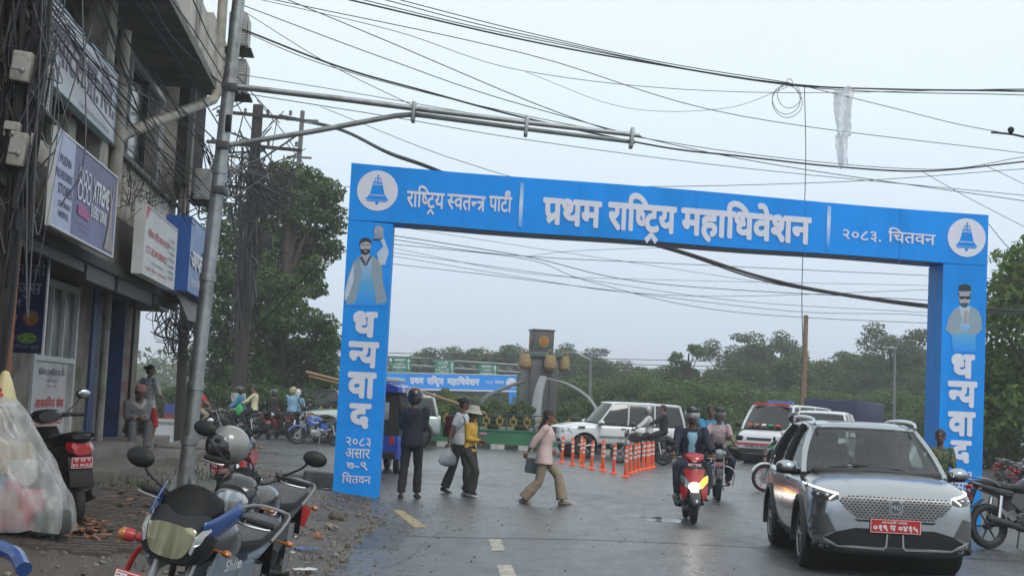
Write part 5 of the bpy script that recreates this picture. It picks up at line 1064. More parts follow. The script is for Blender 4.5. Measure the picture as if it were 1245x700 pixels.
    for s in (-1, 1):
        Sx = dict(org=(0, s*3, 0), ex=(1, 0, 0), ey=(0, 0, 1), dirv=(0, -s, 0))
        for x in sp.get('seams', []):
            mb = MB(); v, f = onto(bv, [(x-.005, sp['zfl']+.22), (x+.005, sp['zfl']+.22), (x+.005, sp['zbelt']-.02), (x-.005, sp['zbelt']-.02)], t=.0015, maxe=.08, **Sx); mb.add(v, f); P(mb, 'door_seam', BLK, b)
        for x in sp.get('handles', []):
            h_ = bv.ray_cast(Vector((x, s*3, sp['zbelt']-.12)), Vector((0, -s, 0))); 
            if h_[0]: mb = MB(); mb.box(h_[0]+Vector((0, s*.022, 0)), (.16, .03, .03), bev=.01); P(mb, 'door_handle', sp.get('hmat', m), b)
        mx_, my, mz = sp['mirror']; mb = MB(); loft = []
        mb.ell((mx_, s*(my+.12), mz), (.10, .12, .075), 16, 10, (0, 0, s*.25)); mr_ = P(mb, 'mirror', sp.get('mmat', m), t); mb = MB(); mb.tube([(mx_-.02, s*(my-.05), mz-.06), (mx_, s*(my+.05), mz-.05)], [.03, .045], 8); mb.ell((mx_+.0, s*(my+.12), mz-.045), (.095, .115, .045), 14, 8, (0, 0, s*.25)); P(mb, 'mirror_base', BLK, mr_)
    return t, b, bv, rf, ws
SILV = mat('silver metallic paint', (.42, .44, .46), .22, metal=.95, var=.01, coat=.7, rv=.0); WHITE = mat('white car paint', (.62, .64, .66), .25, var=.02, coat=.7, rv=.0); CGLASS = glassmat('clear car glass', (.62, .68, .66), .86)
FRN = dict(org=(5, 0, 0), ex=(0, 1, 0), ey=(0, 0, 1), dirv=(-1, 0, 0))
def feat(bv, name, m_, par, outl, t=.006, maxe=.06, fr=FRN, back=.01):
    v, f = onto(bv, outl, t=t, maxe=maxe, back=back, **fr); mb = MB(); mb.add(v, f); return P(mb, name, m_, par)
def mir(o, s): return [(s*y, z) for y, z in o]
# the silver crossover in front
hero = dict(paint=SILV, W=1.82, R=.335, tw=.215, wx=(1.27, -1.31), zfl=.2, zbelt=1.06, clad=DKP, glass=CGLASS, clear_side=True, spokes=5, belt=CHR, rim=ALU,
    st=[(-2.15, .60, .40, .95, .98, 0), (-2.12, .78, .30, 1.02, 1.06, 0), (-2.0, .86, .24, 1.04, 1.08, 0), (-1.6, .905, .22, 1.03, 1.08, 0), (-.7, .90, .21, 1.00, 1.06, 0), (.2, .90, .21, .985, 1.05, 0), (.9, .905, .21, .98, 1.06, .02), (1.25, .91, .21, .975, 1.06, .035), (1.6, .905, .21, .955, 1.02, .045), (1.88, .885, .21, .91, .965, .04), (2.05, .83, .22, .85, .90, .03), (2.14, .70, .25, .80, .85, .015), (2.16, .50, .30, .74, .80, .01)],
    gh=[(1.20, 0, 1.09, .42, 0, 1.565), (1.13, .42, 1.085, .38, .34, 1.56), (.92, .80, 1.04, .22, .60, 1.545), (-.12, .865, 1.04, -.22, .64, 1.575), (-1.05, .86, 1.05, -1.05, .635, 1.56), (-1.78, .78, 1.11, -1.55, .58, 1.525), (-1.98, .4, 1.12, -1.76, .34, 1.53), (-2.03, 0, 1.12, -1.80, 0, 1.53)],
    gk=['f', 'm', 'A', 'B', 'C', 'D', 'r', 'r'], seats=(-.05, -.95), seams=(.78, -.12, -1.0), handles=(.05, -.85), mirror=(.78, .87, 1.09), mmat=SILV, pw=.04)
cy = 18.1; HR = math.atan2(-1, -.05)
ht, hb_, hbv, hrf, hws = car('crossover_car', 'silver metallic crossover with lit daytime lamps driving out of the arch', 'car', (4.32, cy, 0), HR, hero)
for p in [hb_]:
    grl = feat(hbv, 'grille', mat('grille silver', (.22, .225, .23), .42, metal=.6), hb_, poly2([(-.60, .80), (-.50, .855), (0, .875), (.50, .855), (.60, .80), (.50, .70), (.38, .625), (0, .615), (-.38, .625), (-.50, .70), (-.60, .80)], 3)[:-1], .004, .05)
gbv = bvh_of(grl); mb = MB()
for r in range(9):
    for c in range(27):
        y = -.58+c*.0445+(r % 2)*.022; z = .635+r*.027
        lim = .60-.9*max(0, (.78-z))-.8*max(0, z-.80)
        if abs(y) > lim-.02 or abs(y) < .075 and abs(z-.755) < .085: continue
        hh = gbv.ray_cast(Vector((5, y, z)), Vector((-1, 0, 0)))
        if hh[0]: mb.add([hh[0]+Vector((.001, -.019, 0)), hh[0]+Vector((.001, 0, .011)), hh[0]+Vector((.001, .019, 0)), hh[0]+Vector((.001, 0, -.011)), hh[0]+Vector((.009, 0, 0))], [[0, 1, 4], [1, 2, 4], [2, 3, 4], [3, 0, 4]])
tag(mb.build('grille_studs', mat('grille stud dark', (.05, .052, .055), .35, metal=.5), grl, 0), kind='stuff')
mb = MB(); hh = hbv.ray_cast(Vector((5, 0, .755)), Vector((-1, 0, 0)))[0]; oc = [(.078*math.cos(PI/8+k*PI/4), .078*math.sin(PI/8+k*PI/4)) for k in range(8)]; MX = Matrix.Translation(hh+Vector((.0, 0, 0))) @ Matrix(((0, 0, 1, 0), (1, 0, 0, 0), (0, 1, 0, 0), (0, 0, 0, 1))); mb.prism(oc, MX, .014); em = P(mb, 'emblem', mat('emblem grey', (.16, .165, .17), .25, metal=.8), hb_, 0)
mb = MB(MX @ Matrix.Translation((0, 0, .016))); 
for k in range(8): a, b_ = oc[k], oc[(k+1) % 8]; mb.add([(a[0], a[1], 0), (b_[0], b_[1], 0), (b_[0]*.88, b_[1]*.88, 0), (a[0]*.88, a[1]*.88, 0)], [[0, 1, 2, 3]])
tfit(mb, ['MG'], -.052, .052, -.026, .026, .03); mb.build('emblem_lettering', CHR, em, 0, False)
for s in (-1, 1):
    HLo = mir([(.60, .865), (.70, .885), (.80, .915), (.872, .945), (.868, .86), (.82, .80), (.68, .79), (.60, .81)], s)
    hl = feat(hbv, 'headlight', mat('dark headlamp housing', (.03, .032, .035), .08, coat=1), hb_, HLo, .01, .05)
    feat(hbv, 'daytime_lamp', DRL, hl, mir([(.60, .868), (.70, .888), (.80, .916), (.862, .94), (.862, .926), (.80, .900), (.70, .870), (.60, .850)], s), .016, .05)
    feat(hbv, 'daytime_lamp', DRL, hl, mir([(.60, .868), (.615, .868), (.70, .81), (.69, .80)], s), .016, .05)
    for yy in (.72, .80): mb = MB(); q = hbv.ray_cast(Vector((5, s*yy, .845)), Vector((-1, 0, 0)))[0]; mb.ell(q+Vector((.005, 0, 0)), (.02, .028, .022), 12, 6); P(mb, 'projector_lens', LENS, hl)
    feat(hbv, 'side_intake', mat('recess grey', (.075, .077, .08), .5), hb_, mir([(.72, .66), (.86, .62), (.88, .50), (.84, .40), (.62, .47)], s), .003, .06)
    feat(hbv, 'chrome_blade', CHR, hb_, mir([(.09, .47), (.10, .34), (.125, .32), (.60, .33), (.80, .41), (.80, .395), (.60, .312), (.115, .30), (.08, .335), (.075, .47)], s), .012, .05)
feat(hbv, 'lower_grille', BLK, hb_, [(-.62, .47), (-.42, .52), (.42, .52), (.62, .47), (.74, .40), (.60, .33), (-.60, .33), (-.74, .40)], .004, .06)
feat(hbv, 'lower_bumper', DKP, hb_, [(-.86, .34), (-.60, .325), (.60, .325), (.86, .34), (.84, .25), (-.84, .25)], .006, .08)
feat(hbv, 'grille_lip', BLK, hb_, [(-.44, .612), (.44, .612), (.40, .59), (-.40, .59)], .006, .06)
q = hbv.ray_cast(Vector((5, 0, .535)), Vector((-1, 0, 0)))[0]
plate(hb_, q+Vector((.02, .0, .02)), .54, .15, [(['बागमती प्रदेश'.replace('प्र', 'प')], -.55, .45, .35, .75, .02), (['०१९ प ०४१५'], -.88, .88, -.7, .15, .05)])
for s in (-1, 1):
    SD = dict(org=(0, s*3, 0), ex=(1, 0, 0), ey=(0, 0, 1), dirv=(0, -s, 0))
    feat(hbv, 'sill_cladding', DKP, hb_, [(-.92, .235), (.86, .235), (.86, .36), (-.92, .36)], .008, .12, SD)
    mb = MB(); mb.tube(cat([(.30, s*.60, 1.59), (.15, s*.60, 1.655), (-.6, s*.615, 1.675), (-1.3, s*.60, 1.655), (-1.5, s*.585, 1.59)], 5), .02, 8); P(mb, 'roof_rail', CHR, hrf)
    mb = MB(); b0_ = Vector((1.12, .30 if s > 0 else -.55, 1.115)); mb.tube([b0_, b0_+Vector((-.06, -.62*1 if s > 0 else .58, .05))], .009, 6); P(mb, 'wiper', BLK, hws)
mb = MB(); mb.box((.42, 0, 1.50), (.07, .26, .09), (0, -.6, 0), bev=.02); P(mb, 'camera_housing', BLK, hws)
mb = MB(); mb.box((.95, 0, 1.06), (.4, 1.45, .08), (0, -.1, 0), bev=.03); P(mb, 'dashboard', DKP, ht)
for y_ in (-.36, .36): mb = MB(); mb.ell((.18, y_, 1.30), (.10, .09, .12), 14, 10); mb.ell((.10, y_, 1.02), (.14, .22, .2), 14, 10); P(mb, 'occupant_silhouette', mat('shaded occupant', (.07, .05, .045), .8), ht)
# white scorpio-like suv by the bollards: seen from its left side, nose to the left
suv = dict(paint=WHITE, W=1.82, R=.37, tw=.235, wx=(1.38, -1.30), zfl=.3, zbelt=1.10, clad=None, glass=TGL, spokes=5, belt=BLK, bodypillar=True,
    st=[(-2.16, .74, .48, 1.0, 1.05, 0), (-2.12, .84, .42, 1.08, 1.12, 0), (-1.8, .895, .40, 1.08, 1.12, 0), (-.8, .90, .38, 1.07, 1.11, 0), (.2, .90, .38, 1.07, 1.11, 0), (.85, .90, .38, 1.06, 1.12, .01), (1.2, .895, .38, 1.05, 1.12, .03), (1.7, .88, .38, 1.02, 1.08, .03), (2.08, .84, .38, .95, 1.02, .02), (2.2, .76, .42, .86, .92, .01), (2.23, .6, .48, .78, .84, 0)],
    gh=[(1.12, 0, 1.16, .55, 0, 1.79), (1.08, .45, 1.155, .52, .38, 1.785), (.92, .82, 1.12, .40, .66, 1.77), (-.05, .86, 1.12, -.10, .70, 1.80), (-.95, .86, 1.12, -.98, .70, 1.80), (-2.0, .80, 1.13, -1.85, .66, 1.77), (-2.1, .4, 1.13, -1.96, .38, 1.78), (-2.12, 0, 1.13, -1.98, 0, 1.78)],
    gk=['f', 'm', 'A', 'B', 'C', 'D', 'r', 'r'], seats=(-.1, -1.0), seams=(.92, -.02, -.9), handles=(.1, -.8), mirror=(.88, .88, 1.16), hmat=BLK, pw=.04)
s0, b0_, v0, r0, w0 = car('white_suv', 'white boxy SUV crossing sideways behind the orange bollards', 'car', (3.72, 48.9, 0), R_(193), suv)
for s in (-1, 1):
    feat(v0, 'headlight', LENS, b0_, mir([(.52, .92), (.82, .94), (.86, .80), (.60, .76)], s), .01, .1); feat(v0, 'fog_lamp', BLK, b0_, mir([(.5, .6), (.75, .6), (.75, .5), (.5, .5)], s), .008, .1)
    SD = dict(org=(0, s*3, 0), ex=(1, 0, 0), ey=(0, 0, 1), dirv=(0, -s, 0)); feat(v0, 'side_moulding', mat('grey moulding', (.2, .21, .22), .5), b0_, [(-.85, .66), (.9, .66), (.9, .74), (-.85, .74)], .012, .12, SD)
    feat(v0, 'side_step', DKP, b0_, [(-.85, .40), (.95, .40), (.95, .48), (-.85, .48)], .03, .12, SD); mb = MB(); mb.tube([(1.62, s*.895, .98), (1.4, s*.9, .985)], .03, 6); P(mb, 'fender_vent', BLK, b0_)
    mb = MB(); mb.tube([(.3, s*.62, 1.87), (-1.7, s*.62, 1.88)], .018, 6); P(mb, 'roof_rail', BLK, r0)
feat(v0, 'grille', BLK, b0_, [(-.45, .94), (.45, .94), (.4, .72), (-.4, .72)], .008, .1)
# pale suv at the left edge of the junction, only its front half clear of the arch
gsv = dict(suv); gsv['paint'] = mat('pale green silver paint', (.40, .46, .43), .3, metal=.35, var=.05, coat=.6); gsv['clad'] = DKP; gsv['R'] = .41; gsv['W'] = 1.9; gsv['wx'] = (1.42, -1.38)
s1, b1, v1, r1, w1 = car('pale_suv', 'pale green SUV nosing out from behind the left arch leg', 'car', (-4.55, 50.5, 0), R_(180+6), gsv)
s1.scale = (1.08, 1.05, 1.0)
for s in (-1, 1): feat(v1, 'headlight', LENS, b1, mir([(.52, .92), (.82, .94), (.86, .80), (.60, .76)], s), .01, .1); feat(v1, 'indicator', AMB, b1, mir([(.80, .96), (.88, .96), (.88, .86), (.80, .86)], s), .014, .1)
feat(v1, 'grille', CHR, b1, [(-.45, .94), (.45, .94), (.4, .72), (-.4, .72)], .008, .1)
# dark vehicle behind it
dks = dict(suv); dks['paint'] = mat('black car paint', (.015, .016, .018), .3, coat=.6)
s2, b2, v2, r2, w2 = car('dark_suv', 'black SUV parked under the tall tree behind the pale one', 'car', (-9.0, 64, 0), R_(175), dks)
# second white suv facing the camera next to the ambulance
bol = dict(suv); bol['W'] = 1.75; s3, b3, v3, r3, w3 = car('white_jeep', 'white SUV with black slatted grille between the ambulance and the blue truck', 'car', (9.55, 44.8, 0), R_(-90-18), bol)
for s in (-1, 1): feat(v3, 'headlight', LENS, b3, mir([(.55, .96), (.84, .96), (.86, .80), (.56, .78)], s), .01, .08)
gg = feat(v3, 'grille', BLK, b3, [(-.46, .98), (.46, .98), (.42, .72), (-.42, .72)], .008, .08)
for k in range(6): feat(v3, 'grille_bar', CHR, gg, [(-.36+k*.13, .97), (-.33+k*.13, .97), (-.33+k*.13, .73), (-.36+k*.13, .73)], .018, .1)
feat(v3, 'bumper', DKP, b3, [(-.85, .62), (.85, .62), (.85, .5), (-.85, .5)], .04, .1); plate(b3, Vector((2.28, 0, .56)), .5, .12, [(['बा १ च ४५६'], -.85, .85, -.6, .6, .04)])
feat(v3, 'bonnet_sticker', RED, b3, [(-.6, .70), (.6, .70), (.6, .66), (-.6, .66)], .012, .1)
# ambulance van
van = dict(paint=WHITE, W=1.86, R=.34, tw=.2, wx=(1.35, -1.45), zfl=.25, zbelt=1.15, glass=TGL, bodypillar=True,
    st=[(-2.4, .80, .35, 1.1, 1.15, 0), (-2.3, .90, .30, 1.14, 1.18, 0), (-1.2, .93, .28, 1.14, 1.18, 0), (0, .93, .28, 1.14, 1.18, 0), (1.3, .93, .28, 1.14, 1.18, 0), (1.8, .92, .28, 1.10, 1.16, .02), (2.15, .89, .30, 1.0, 1.08, .02), (2.32, .82, .34, .85, .95, .01), (2.36, .7, .4, .7, .8, 0)],
    gh=[(2.0, 0, 1.2, 1.35, 0, 1.98), (1.95, .5, 1.19, 1.3, .4, 1.97), (1.78, .84, 1.17, 1.15, .72, 1.95), (.9, .90, 1.17, .8, .78, 1.98), (-.7, .90, 1.17, -.7, .78, 1.98), (-2.25, .86, 1.17, -2.2, .76, 1.95), (-2.35, .4, 1.17, -2.3, .4, 1.96), (-2.36, 0, 1.17, -2.31, 0, 1.96)],
    gk=['f', 'm', 'A', 'B', 'C', 'D', 'r', 'r'], seats=(.7,), seams=(1.0, .1), handles=(.8, .0), mirror=(1.75, .9, 1.3), mmat=BLK, pw=.05)
s4, b4, v4, r4, w4 = car('ambulance_van', 'white high roof ambulance van with red stripes facing the roundabout traffic', 'van', (9.75, 51.8, 0), R_(-90-32), van)
for s in (-1, 1): feat(v4, 'headlight', LENS, b4, mir([(.55, .92), (.86, .95), (.88, .80), (.60, .78)], s), .01, .08)
feat(v4, 'red_stripe', RED, b4, [(-.88, .70), (.88, .70), (.88, .63), (-.88, .63)], .008, .08); feat(v4, 'grille', DKP, b4, [(-.45, .88), (.45, .88), (.42, .79), (-.42, .79)], .008, .08); feat(v4, 'bumper', DKP, b4, [(-.85, .52), (.85, .52), (.85, .38), (-.85, .38)], .03, .1)
mb = MB(); mb.box((1.30, 0, 2.02), (.12, 1.3, .08), bev=.02); P(mb, 'sun_visor_strip', RED, r4); mb = MB(); mb.box((.5, 0, 2.1), (.25, .9, .1), bev=.03); P(mb, 'beacon_bar', mat('beacon blue', (.05, .1, .4), .2), r4)
mb = MB(Matrix.Translation((2.39, 0, .58)) @ Matrix(((0, 0, 1, 0), (1, 0, 0, 0), (0, 1, 0, 0), (0, 0, 0, 1)))); tfit(mb, ['AMBULANCE'], -.5, .5, -.03, .05, .03); mb.build('lettering', NAVY, b4, 0, False)
for y, c in ((-.5, 'red'), (-.25, 'amber'), (0, 'white'), (.25, 'green'), (.5, 'red')):
    mb = MB(); mb.box((1.93, y, 1.32), (.02, .16, .09), (0, -.7, 0), bev=.01); P(mb, 'windscreen_garland', {'red': RED, 'amber': AMB, 'white': WHL, 'green': mat('green sticker', (.03, .25, .1), .5)}[c], w4)
# truck with a navy canopy
tr = thing('canopy_truck', 'light truck with navy blue tarpaulin canopy behind the silver crossover', 'truck', (12.9, 58, 0), R_(-118))
tr.scale = (1, 1, .9)
mb = MB(); mb.box((-1.2, 0, 1.75), (4.3, 2.1, 1.75), bev=.06); P(mb, 'canopy', mat('navy tarpaulin', (.018, .028, .075), .6, bump=.5, bs=6), tr)
mb = MB(); mb.box((-1.2, 0, .8), (4.4, 2.15, .25), bev=.02); P(mb, 'bed', DKP, tr); mb = MB(); mb.box((1.75, 0, 1.35), (1.3, 2.0, 1.5), bev=.12, taper=(.8, .95)); cb = P(mb, 'cab', mat('dark blue cab', (.03, .05, .11), .35, coat=.5), tr)
mb = MB(); mb.box((2.32, 0, 1.62), (.05, 1.7, .6), (0, -.18, 0), bev=.02); P(mb, 'windscreen', TGL, tr); mb = MB()
for k in range(5): mb.box((-3.1+k*.98, 0, 2.64), (.04, 2.12, .03))
P(mb, 'canopy_rib', DKP, tr)
for x in (1.7, -2.2):
    for s in (-1, 1): car_wheel(tr, x, s*.95, .42, .24, STL, 6)
# ================================================================== two wheelers in their places
def GV(px, py, z):
    return G(px, py, z)
DBLUE = mat('dark blue gloss', (.012, .05, .19), .22, coat=.7, var=.08); BLKG = mat('black gloss', (.014, .014, .016), .2, coat=.7, var=.1); GREYB = mat('grey blue gloss', (.16, .21, .26), .3, coat=.4)
REDG = mat('red gloss', (.42, .015, .02), .2, coat=.8, var=.05); REDM = mat('red engine guard', (.42, .03, .03), .35)
def head(dx, dy): return math.atan2(dy, dx)
fb = motorcycle('motorcycle', 'blue and black motorcycle with yellowed headlamp and red crash guard parked nearest the camera', (-1.62, 7.6, .12), head(-.16, -1), mat('black tank paint', (.03, .032, .036), .3, coat=.5, var=.15), DBLUE, lean=R_(13), scale=1.0, cowl='large', plate_front=False, plate_rear=False, mirrors=-1, lens=YLENS, panel=GREYB, name_text='Shine')
plate(fb, (.72, -.07, .655), .22, .075, [(['ना', '.', ' ', '१', ' ', '३', 'प'], -.92, .92, -.6, .6, .035)], (0, -.15, .05))
mb = MB(); mb.tube(cat([(.30, -.12, .33), (.34, -.24, .36), (.36, -.27, .55), (.40, -.22, .74), (.42, -.10, .78)], 5), .014, 8); P(mb, 'crash_guard', REDM, fb)
mb = MB(); mb.lathe([(.0, -.02), (.03, -.015), (.034, .02), (.025, .04), (0, .045)], (.46, -.255, .80), (.4, -1, 0), 14); mb.tube([(.44, -.12, .8), (.45, -.23, .8)], .022, 10); o = P(mb, 'front_indicator', REDM, fb); mb = MB(); mb.ell((.47, -.29, .80), (.035, .03, .032), 12, 8); P(mb, 'indicator_lens', AMB, o)
f2 = motorcycle('motorcycle', 'black motorcycle with clear headlamp carrying a helmet on its mirror, parked behind the blue one', (-1.76, 9.85, .13), head(-.15, -1), BLKG, BLKG, lean=R_(12), scale=1.02, cowl='small', plate_front=False, panel=mat('black panel with grey', (.05, .055, .06), .35), name_text='Honda')
mb = MB(); 
for s in (-1, 1): mb.tube(cat([(.18, s*.175, .82), (.26, s*.18, .80), (.36, s*.14, .84)], 4), .008, 6)
P(mb, 'tank_stripe', WHL, f2)
def helmet_mesh(mb, c, r=.135, rot=(0, 0, 0)): 
    mb.ell(c, (r*1.06, r*.96, r), 20, 12, rot, z0=-.62)
hx = thing('helmet', 'grey and black open helmet hung on the mirror of the second motorcycle', 'helmet', D(279, 541, 9.75)); mb = MB(); helmet_mesh(mb, (0, 0, 0), .13, (.2, .3, .6)); P(mb, 'shell', mat('worn grey helmet paint', (.20, .20, .19), .25, coat=.6, var=.3, vs=8), hx)
mb = MB(); mb.ell((-.035, -.02, -.01), (.12, .118, .125), 18, 10, (.2, .3, .6), z0=-.6, z1=.55); P(mb, 'dark_side', BLKG, hx); mb = MB(); mb.tube(cat([(-.09, -.06, -.05), (-.10, -.08, -.16), (-.07, -.06, -.22), (-.05, -.02, -.1)], 4), .008, 6, flat=.4); P(mb, 'strap', BLK, hx)
f3 = motorcycle('motorcycle', 'dark motorcycle seen from behind with red plate, beyond the steel pole', (-3.05, 17.6, .12), R_(88), BLKG, BLKG, lean=R_(8), panel=REDG, mirrors=True)
sc1 = scooter('scooter', 'black scooter with red rear lamp parked on the pavement by the shop door', (-4.38, 14.75, .30), R_(122), BLKG, lean=R_(4), scale=1.03)
sc2 = scooter('scooter', 'red scooter with its headlamp on ridden towards the camera', G(838, 633), head(-.03, -1), REDG, mat('dark grey gloss', (.03, .03, .033), .25, coat=.6), lit=True, plate_front=True)
mk = motorcycle('motorcycle', 'black commuter motorcycle following the red scooter with two riders', G(873, 609)+Vector((.05, .55, 0)), head(-.1, -1), BLKG, BLKG, cowl='round', rail=CHR)
mb = MB(); mb.tube(cat([(.35, -.28, .30), (.36, -.30, .55), (.40, -.15, .66), (.40, .15, .66), (.36, .30, .55), (.35, .28, .30)], 5), .013, 8); P(mb, 'crash_guard', CHR, mk)
mw = motorcycle('motorcycle', 'dark motorcycle crossing leftwards beside the white SUV with two riders', (4.15, 44.8, 0), R_(178), BLKG, BLKG, cowl='round')
mg = motorcycle('motorcycle', 'white red and green sport motorcycle with pink wheels beside the silver crossover', (6.35, 32.6, 0), R_(190), WHITE, mat('sport green', (.02, .20, .08), .3, coat=.5), cowl='large', rimm=mat('pinkish wheel', (.45, .22, .22), .4), panel=REDG)
mr1 = motorcycle('motorcycle', 'black motorcycle with red tail lamp parked at the right edge by the arch leg', (7.32, 20.6, 0), R_(18), BLKG, BLKG, lean=R_(9), scale=1.05, panel=mat('black panel with grey', (.05, .055, .06)))
lb = ['second motorcycle in the right hand parking row beyond the nearest', 'third motorcycle in the right hand parking row', 'farthest motorcycle in the right hand parking row', 'motorcycle with a pale cover behind the right arch leg']
for (x, y, r), l in zip([(10.3, 28, 30), (10.9, 30.2, 35), (11.6, 33, 30), (10.0, 26, 22)], lb): dup(mr1, l, (x, y, 0), R_(r), 'motorcycles parked on the right verge')
ml1 = motorcycle('motorcycle', 'dark motorcycle ridden by the man in red on the far left street', (-10.25, 50.5, 0), R_(4), BLKG, BLKG, cowl='round')
dup(ml1, 'dark motorcycle carrying the teal and pale yellow riders', (-9.15, 50.8, 0), R_(176)); dup(ml1, 'motorcycle standing behind the man in red', (-8.6, 56, 0), R_(160)); dup(ml1, 'motorcycle of the pair in pale blue shirts', (-7.35, 52.3, 0), R_(80))
dup(ml1, 'motorcycle behind the utility pole foot', (-9.9, 55.5, 0), R_(20))
scl = scooter('scooter', 'red tailed scooter seen from behind under a rider in black on the left street', (-7.95, 51, 0), R_(86), mat('dark red body', (.16, .01, .015), .3, coat=.5))
mbz = dup(f2, 'blue motorcycle standing in front of the pale SUV', (-6.0, 47.6, 0), R_(200)); mbz.scale = (.97,)*3
for c in mbz.children:
    if c.name.startswith(('fuel_tank', 'tank_shroud', 'side_panel', 'front_fender')): c.data = c.data.copy(); c.data.materials.clear(); c.data.materials.append(mat('bright blue gloss', (.02, .09, .35), .25, coat=.6))
# covered goods and the lamp like shade at the left edge
gx = Vector((-4.30, 13.0, .36)); sh = thing('wrapped_stall', 'street stall goods heaped under a clear plastic sheet at the left edge', 'stall', gx)
rnd = random.Random(12)
for i, (x, y, z, s, c) in enumerate([(-.25, 0, .25, (.5, .45, .45), (.08, .25, .45)), (.15, -.1, .18, (.32, .4, .36), (.4, .06, .05)), (-.1, .1, .62, (.45, .4, .3), (.45, .33, .12)), (.1, .05, .5, (.22, .3, .22), (.5, .5, .48)), (-.5, -.1, .35, (.4, .4, .6), (.35, .35, .33)), (.42, 0, .10, (.3, .4, .2), (.05, .05, .05)), (-.3, .1, .9, (.25, .25, .3), (.5, .42, .2)), (.05, -.1, .38, (.16, .16, .12), (.5, .12, .2))]):
    mb = MB(); mb.box((x, y, z), s, (rnd.uniform(-.1, .1), rnd.uniform(-.1, .1), rnd.uniform(-.4, .4)), bev=.04); P(mb, 'package', mat('goods '+str(i), c, .6, var=.3), sh)
PLS = bpy.data.materials.new('clear plastic sheet'); PLS.use_nodes = True; _t = PLS.node_tree; _b = _t.nodes['Principled BSDF']; _b.inputs['Base Color'].default_value = (.46, .47, .47, 1); _b.inputs['Roughness'].default_value = .22
_n = nn(_t, 'ShaderNodeTexNoise'); _n.inputs['Scale'].default_value = 5; _n.inputs['Detail'].default_value = 7; _m = nn(_t, 'ShaderNodeMapRange'); _m.inputs[1].default_value = .35; _m.inputs[2].default_value = .65; _m.inputs[3].default_value = .30; _m.inputs[4].default_value = .66; _tc = nn(_t, 'ShaderNodeTexCoord'); _mp = nn(_t, 'ShaderNodeMapping'); _mp.inputs['Scale'].default_value = (2, 2, .6); _t.links.new(_tc.outputs['Object'], _mp.inputs[0]); _t.links.new(_mp.outputs[0], _n.inputs['Vector']); _t.links.new(_n.outputs[0], _m.inputs[0]); _t.links.new(_m.outputs[0], _b.inputs['Alpha'])
_bp = nn(_t, 'ShaderNodeBump'); _bp.inputs['Strength'].default_value = .35; _bp.inputs['Distance'].default_value = .03; _t.links.new(_n.outputs[0], _bp.inputs['Height']); _t.links.new(_bp.outputs[0], _b.inputs['Normal'])
mb = MB(); rings = []; NR = 26; NS = 90
for i in range(NR+1):
    v = i/NR; zz = 1.22*(1-v)+.02*v; ring = []
    for k in range(NS):
        a = 2*PI*k/NS; base = .13+.56*v**.62-.10*max(0, v-.85)/.15; rx_ = base*1.12+(.17*v if math.cos(a) > 0 else 0); fold = 1+(.015+.05*v)*math.sin(a*11+3*hn(a, v*2, 1))+.035*hn(a*4, v*5, 1.5)
        ring.append((-.28+.0*v+rx_*math.cos(a)*fold, base*.8*math.sin(a)*fold, zz+.03*hn(a*3, v*4+7)))
    rings.append(ring)
mb.loft(rings, cap=False); o = mb.build('plastic_sheet', PLS, sh, 180)
lm = thing('paper_lantern', 'pale yellow shade with a small red figure standing on the wrapped stall', 'lantern', D(4, 489, 13.0)); mb = MB(); mb.lathe([(.11, 0), (.115, .02), (.06, .2), (.03, .27), (0, .28)], seg=20); P(mb, 'shade', mat('pale yellow shade', (.55, .48, .25), .5), lm); mb = MB(); mb.lathe([(.12, -.03), (.12, .0)], seg=20); P(mb, 'rim', WHL, lm); mb = MB(); mb.ell((.0, -.10, .06), (.03, .015, .04), 10, 6); mb.ell((.0, -.095, .115), (.014, .012, .016), 8, 5); P(mb, 'red_figure', REDG, lm)
pl = thing('parked_bumper', 'blue vehicle panel poking into the bottom left corner', 'vehicle part', (-2.12, 6.45, 0)); mb = MB(); mb.tube(cat([(-.35, 0, .93), (-.1, 0, .955), (.05, -.05, .93), (.13, -.15, .88)], 6), .035, 10); mb.tube([(-.3, 0, .9), (-.3, 0, .05)], .02, 8); P(mb, 'rail', DBLUE, pl)
# orange bollards
ORG = mat('orange bollard plastic', (.72, .085, .02), .5, var=.12); REFB = mat('white reflective band', (.62, .60, .58), .4)
def bollard(lbl):
    t = thing('traffic_bollard', lbl, 'bollard', (0, 0, 0), 0, 'orange flexible bollards across the junction'); mb = MB(); mb.lathe([(.045, .04), (.042, .73), (.03, .755), (0, .76)], seg=14); P(mb, 'post', ORG, t)
    for z in (.40, .52, .64): mb = MB(); mb.lathe([(.0455, z-.028), (.0455, z+.028)], seg=14); P(mb, 'reflective_band', REFB, t)
    mb = MB(); mb.lathe([(.12, 0), (.12, .015), (.06, .05), (.045, .06)], seg=16); P(mb, 'base', ORG, t); return t
ordn = ['leftmost', 'second from the left', 'third from the left', 'fourth from the left', 'fifth from the left', 'sixth from the left', 'seventh from the left', 'eighth from the left', 'nearest one at the corner', 'first behind the corner one', 'second behind the corner one', 'third behind the corner one', 'fourth behind the corner one', 'fifth behind the corner one', 'sixth behind the corner one', 'last one on the right']
bo = None
for (x, y), l in zip([(682.7, 562), (696, 565), (706, 561), (708.4, 567), (719, 570), (731.7, 567), (733, 572.5), (745.8, 575.6), (760.5, 580), (766, 575.6), (771, 574), (776, 572), (781.4, 571), (786.6, 570), (789.7, 569), (793.5, 568)], ordn):
    p = G(x, y); L = 'orange bollard with white bands, '+l
    if bo is None: bo = bollard(L); bo.location = p
    else: dup(bo, L, p)
rnd = random.Random(6)
for o in list(bpy.data.objects):
    if o.name.startswith('traffic_bollard'): o.rotation_euler = (rnd.uniform(-.05, .05), rnd.uniform(-.05, .05), 0)
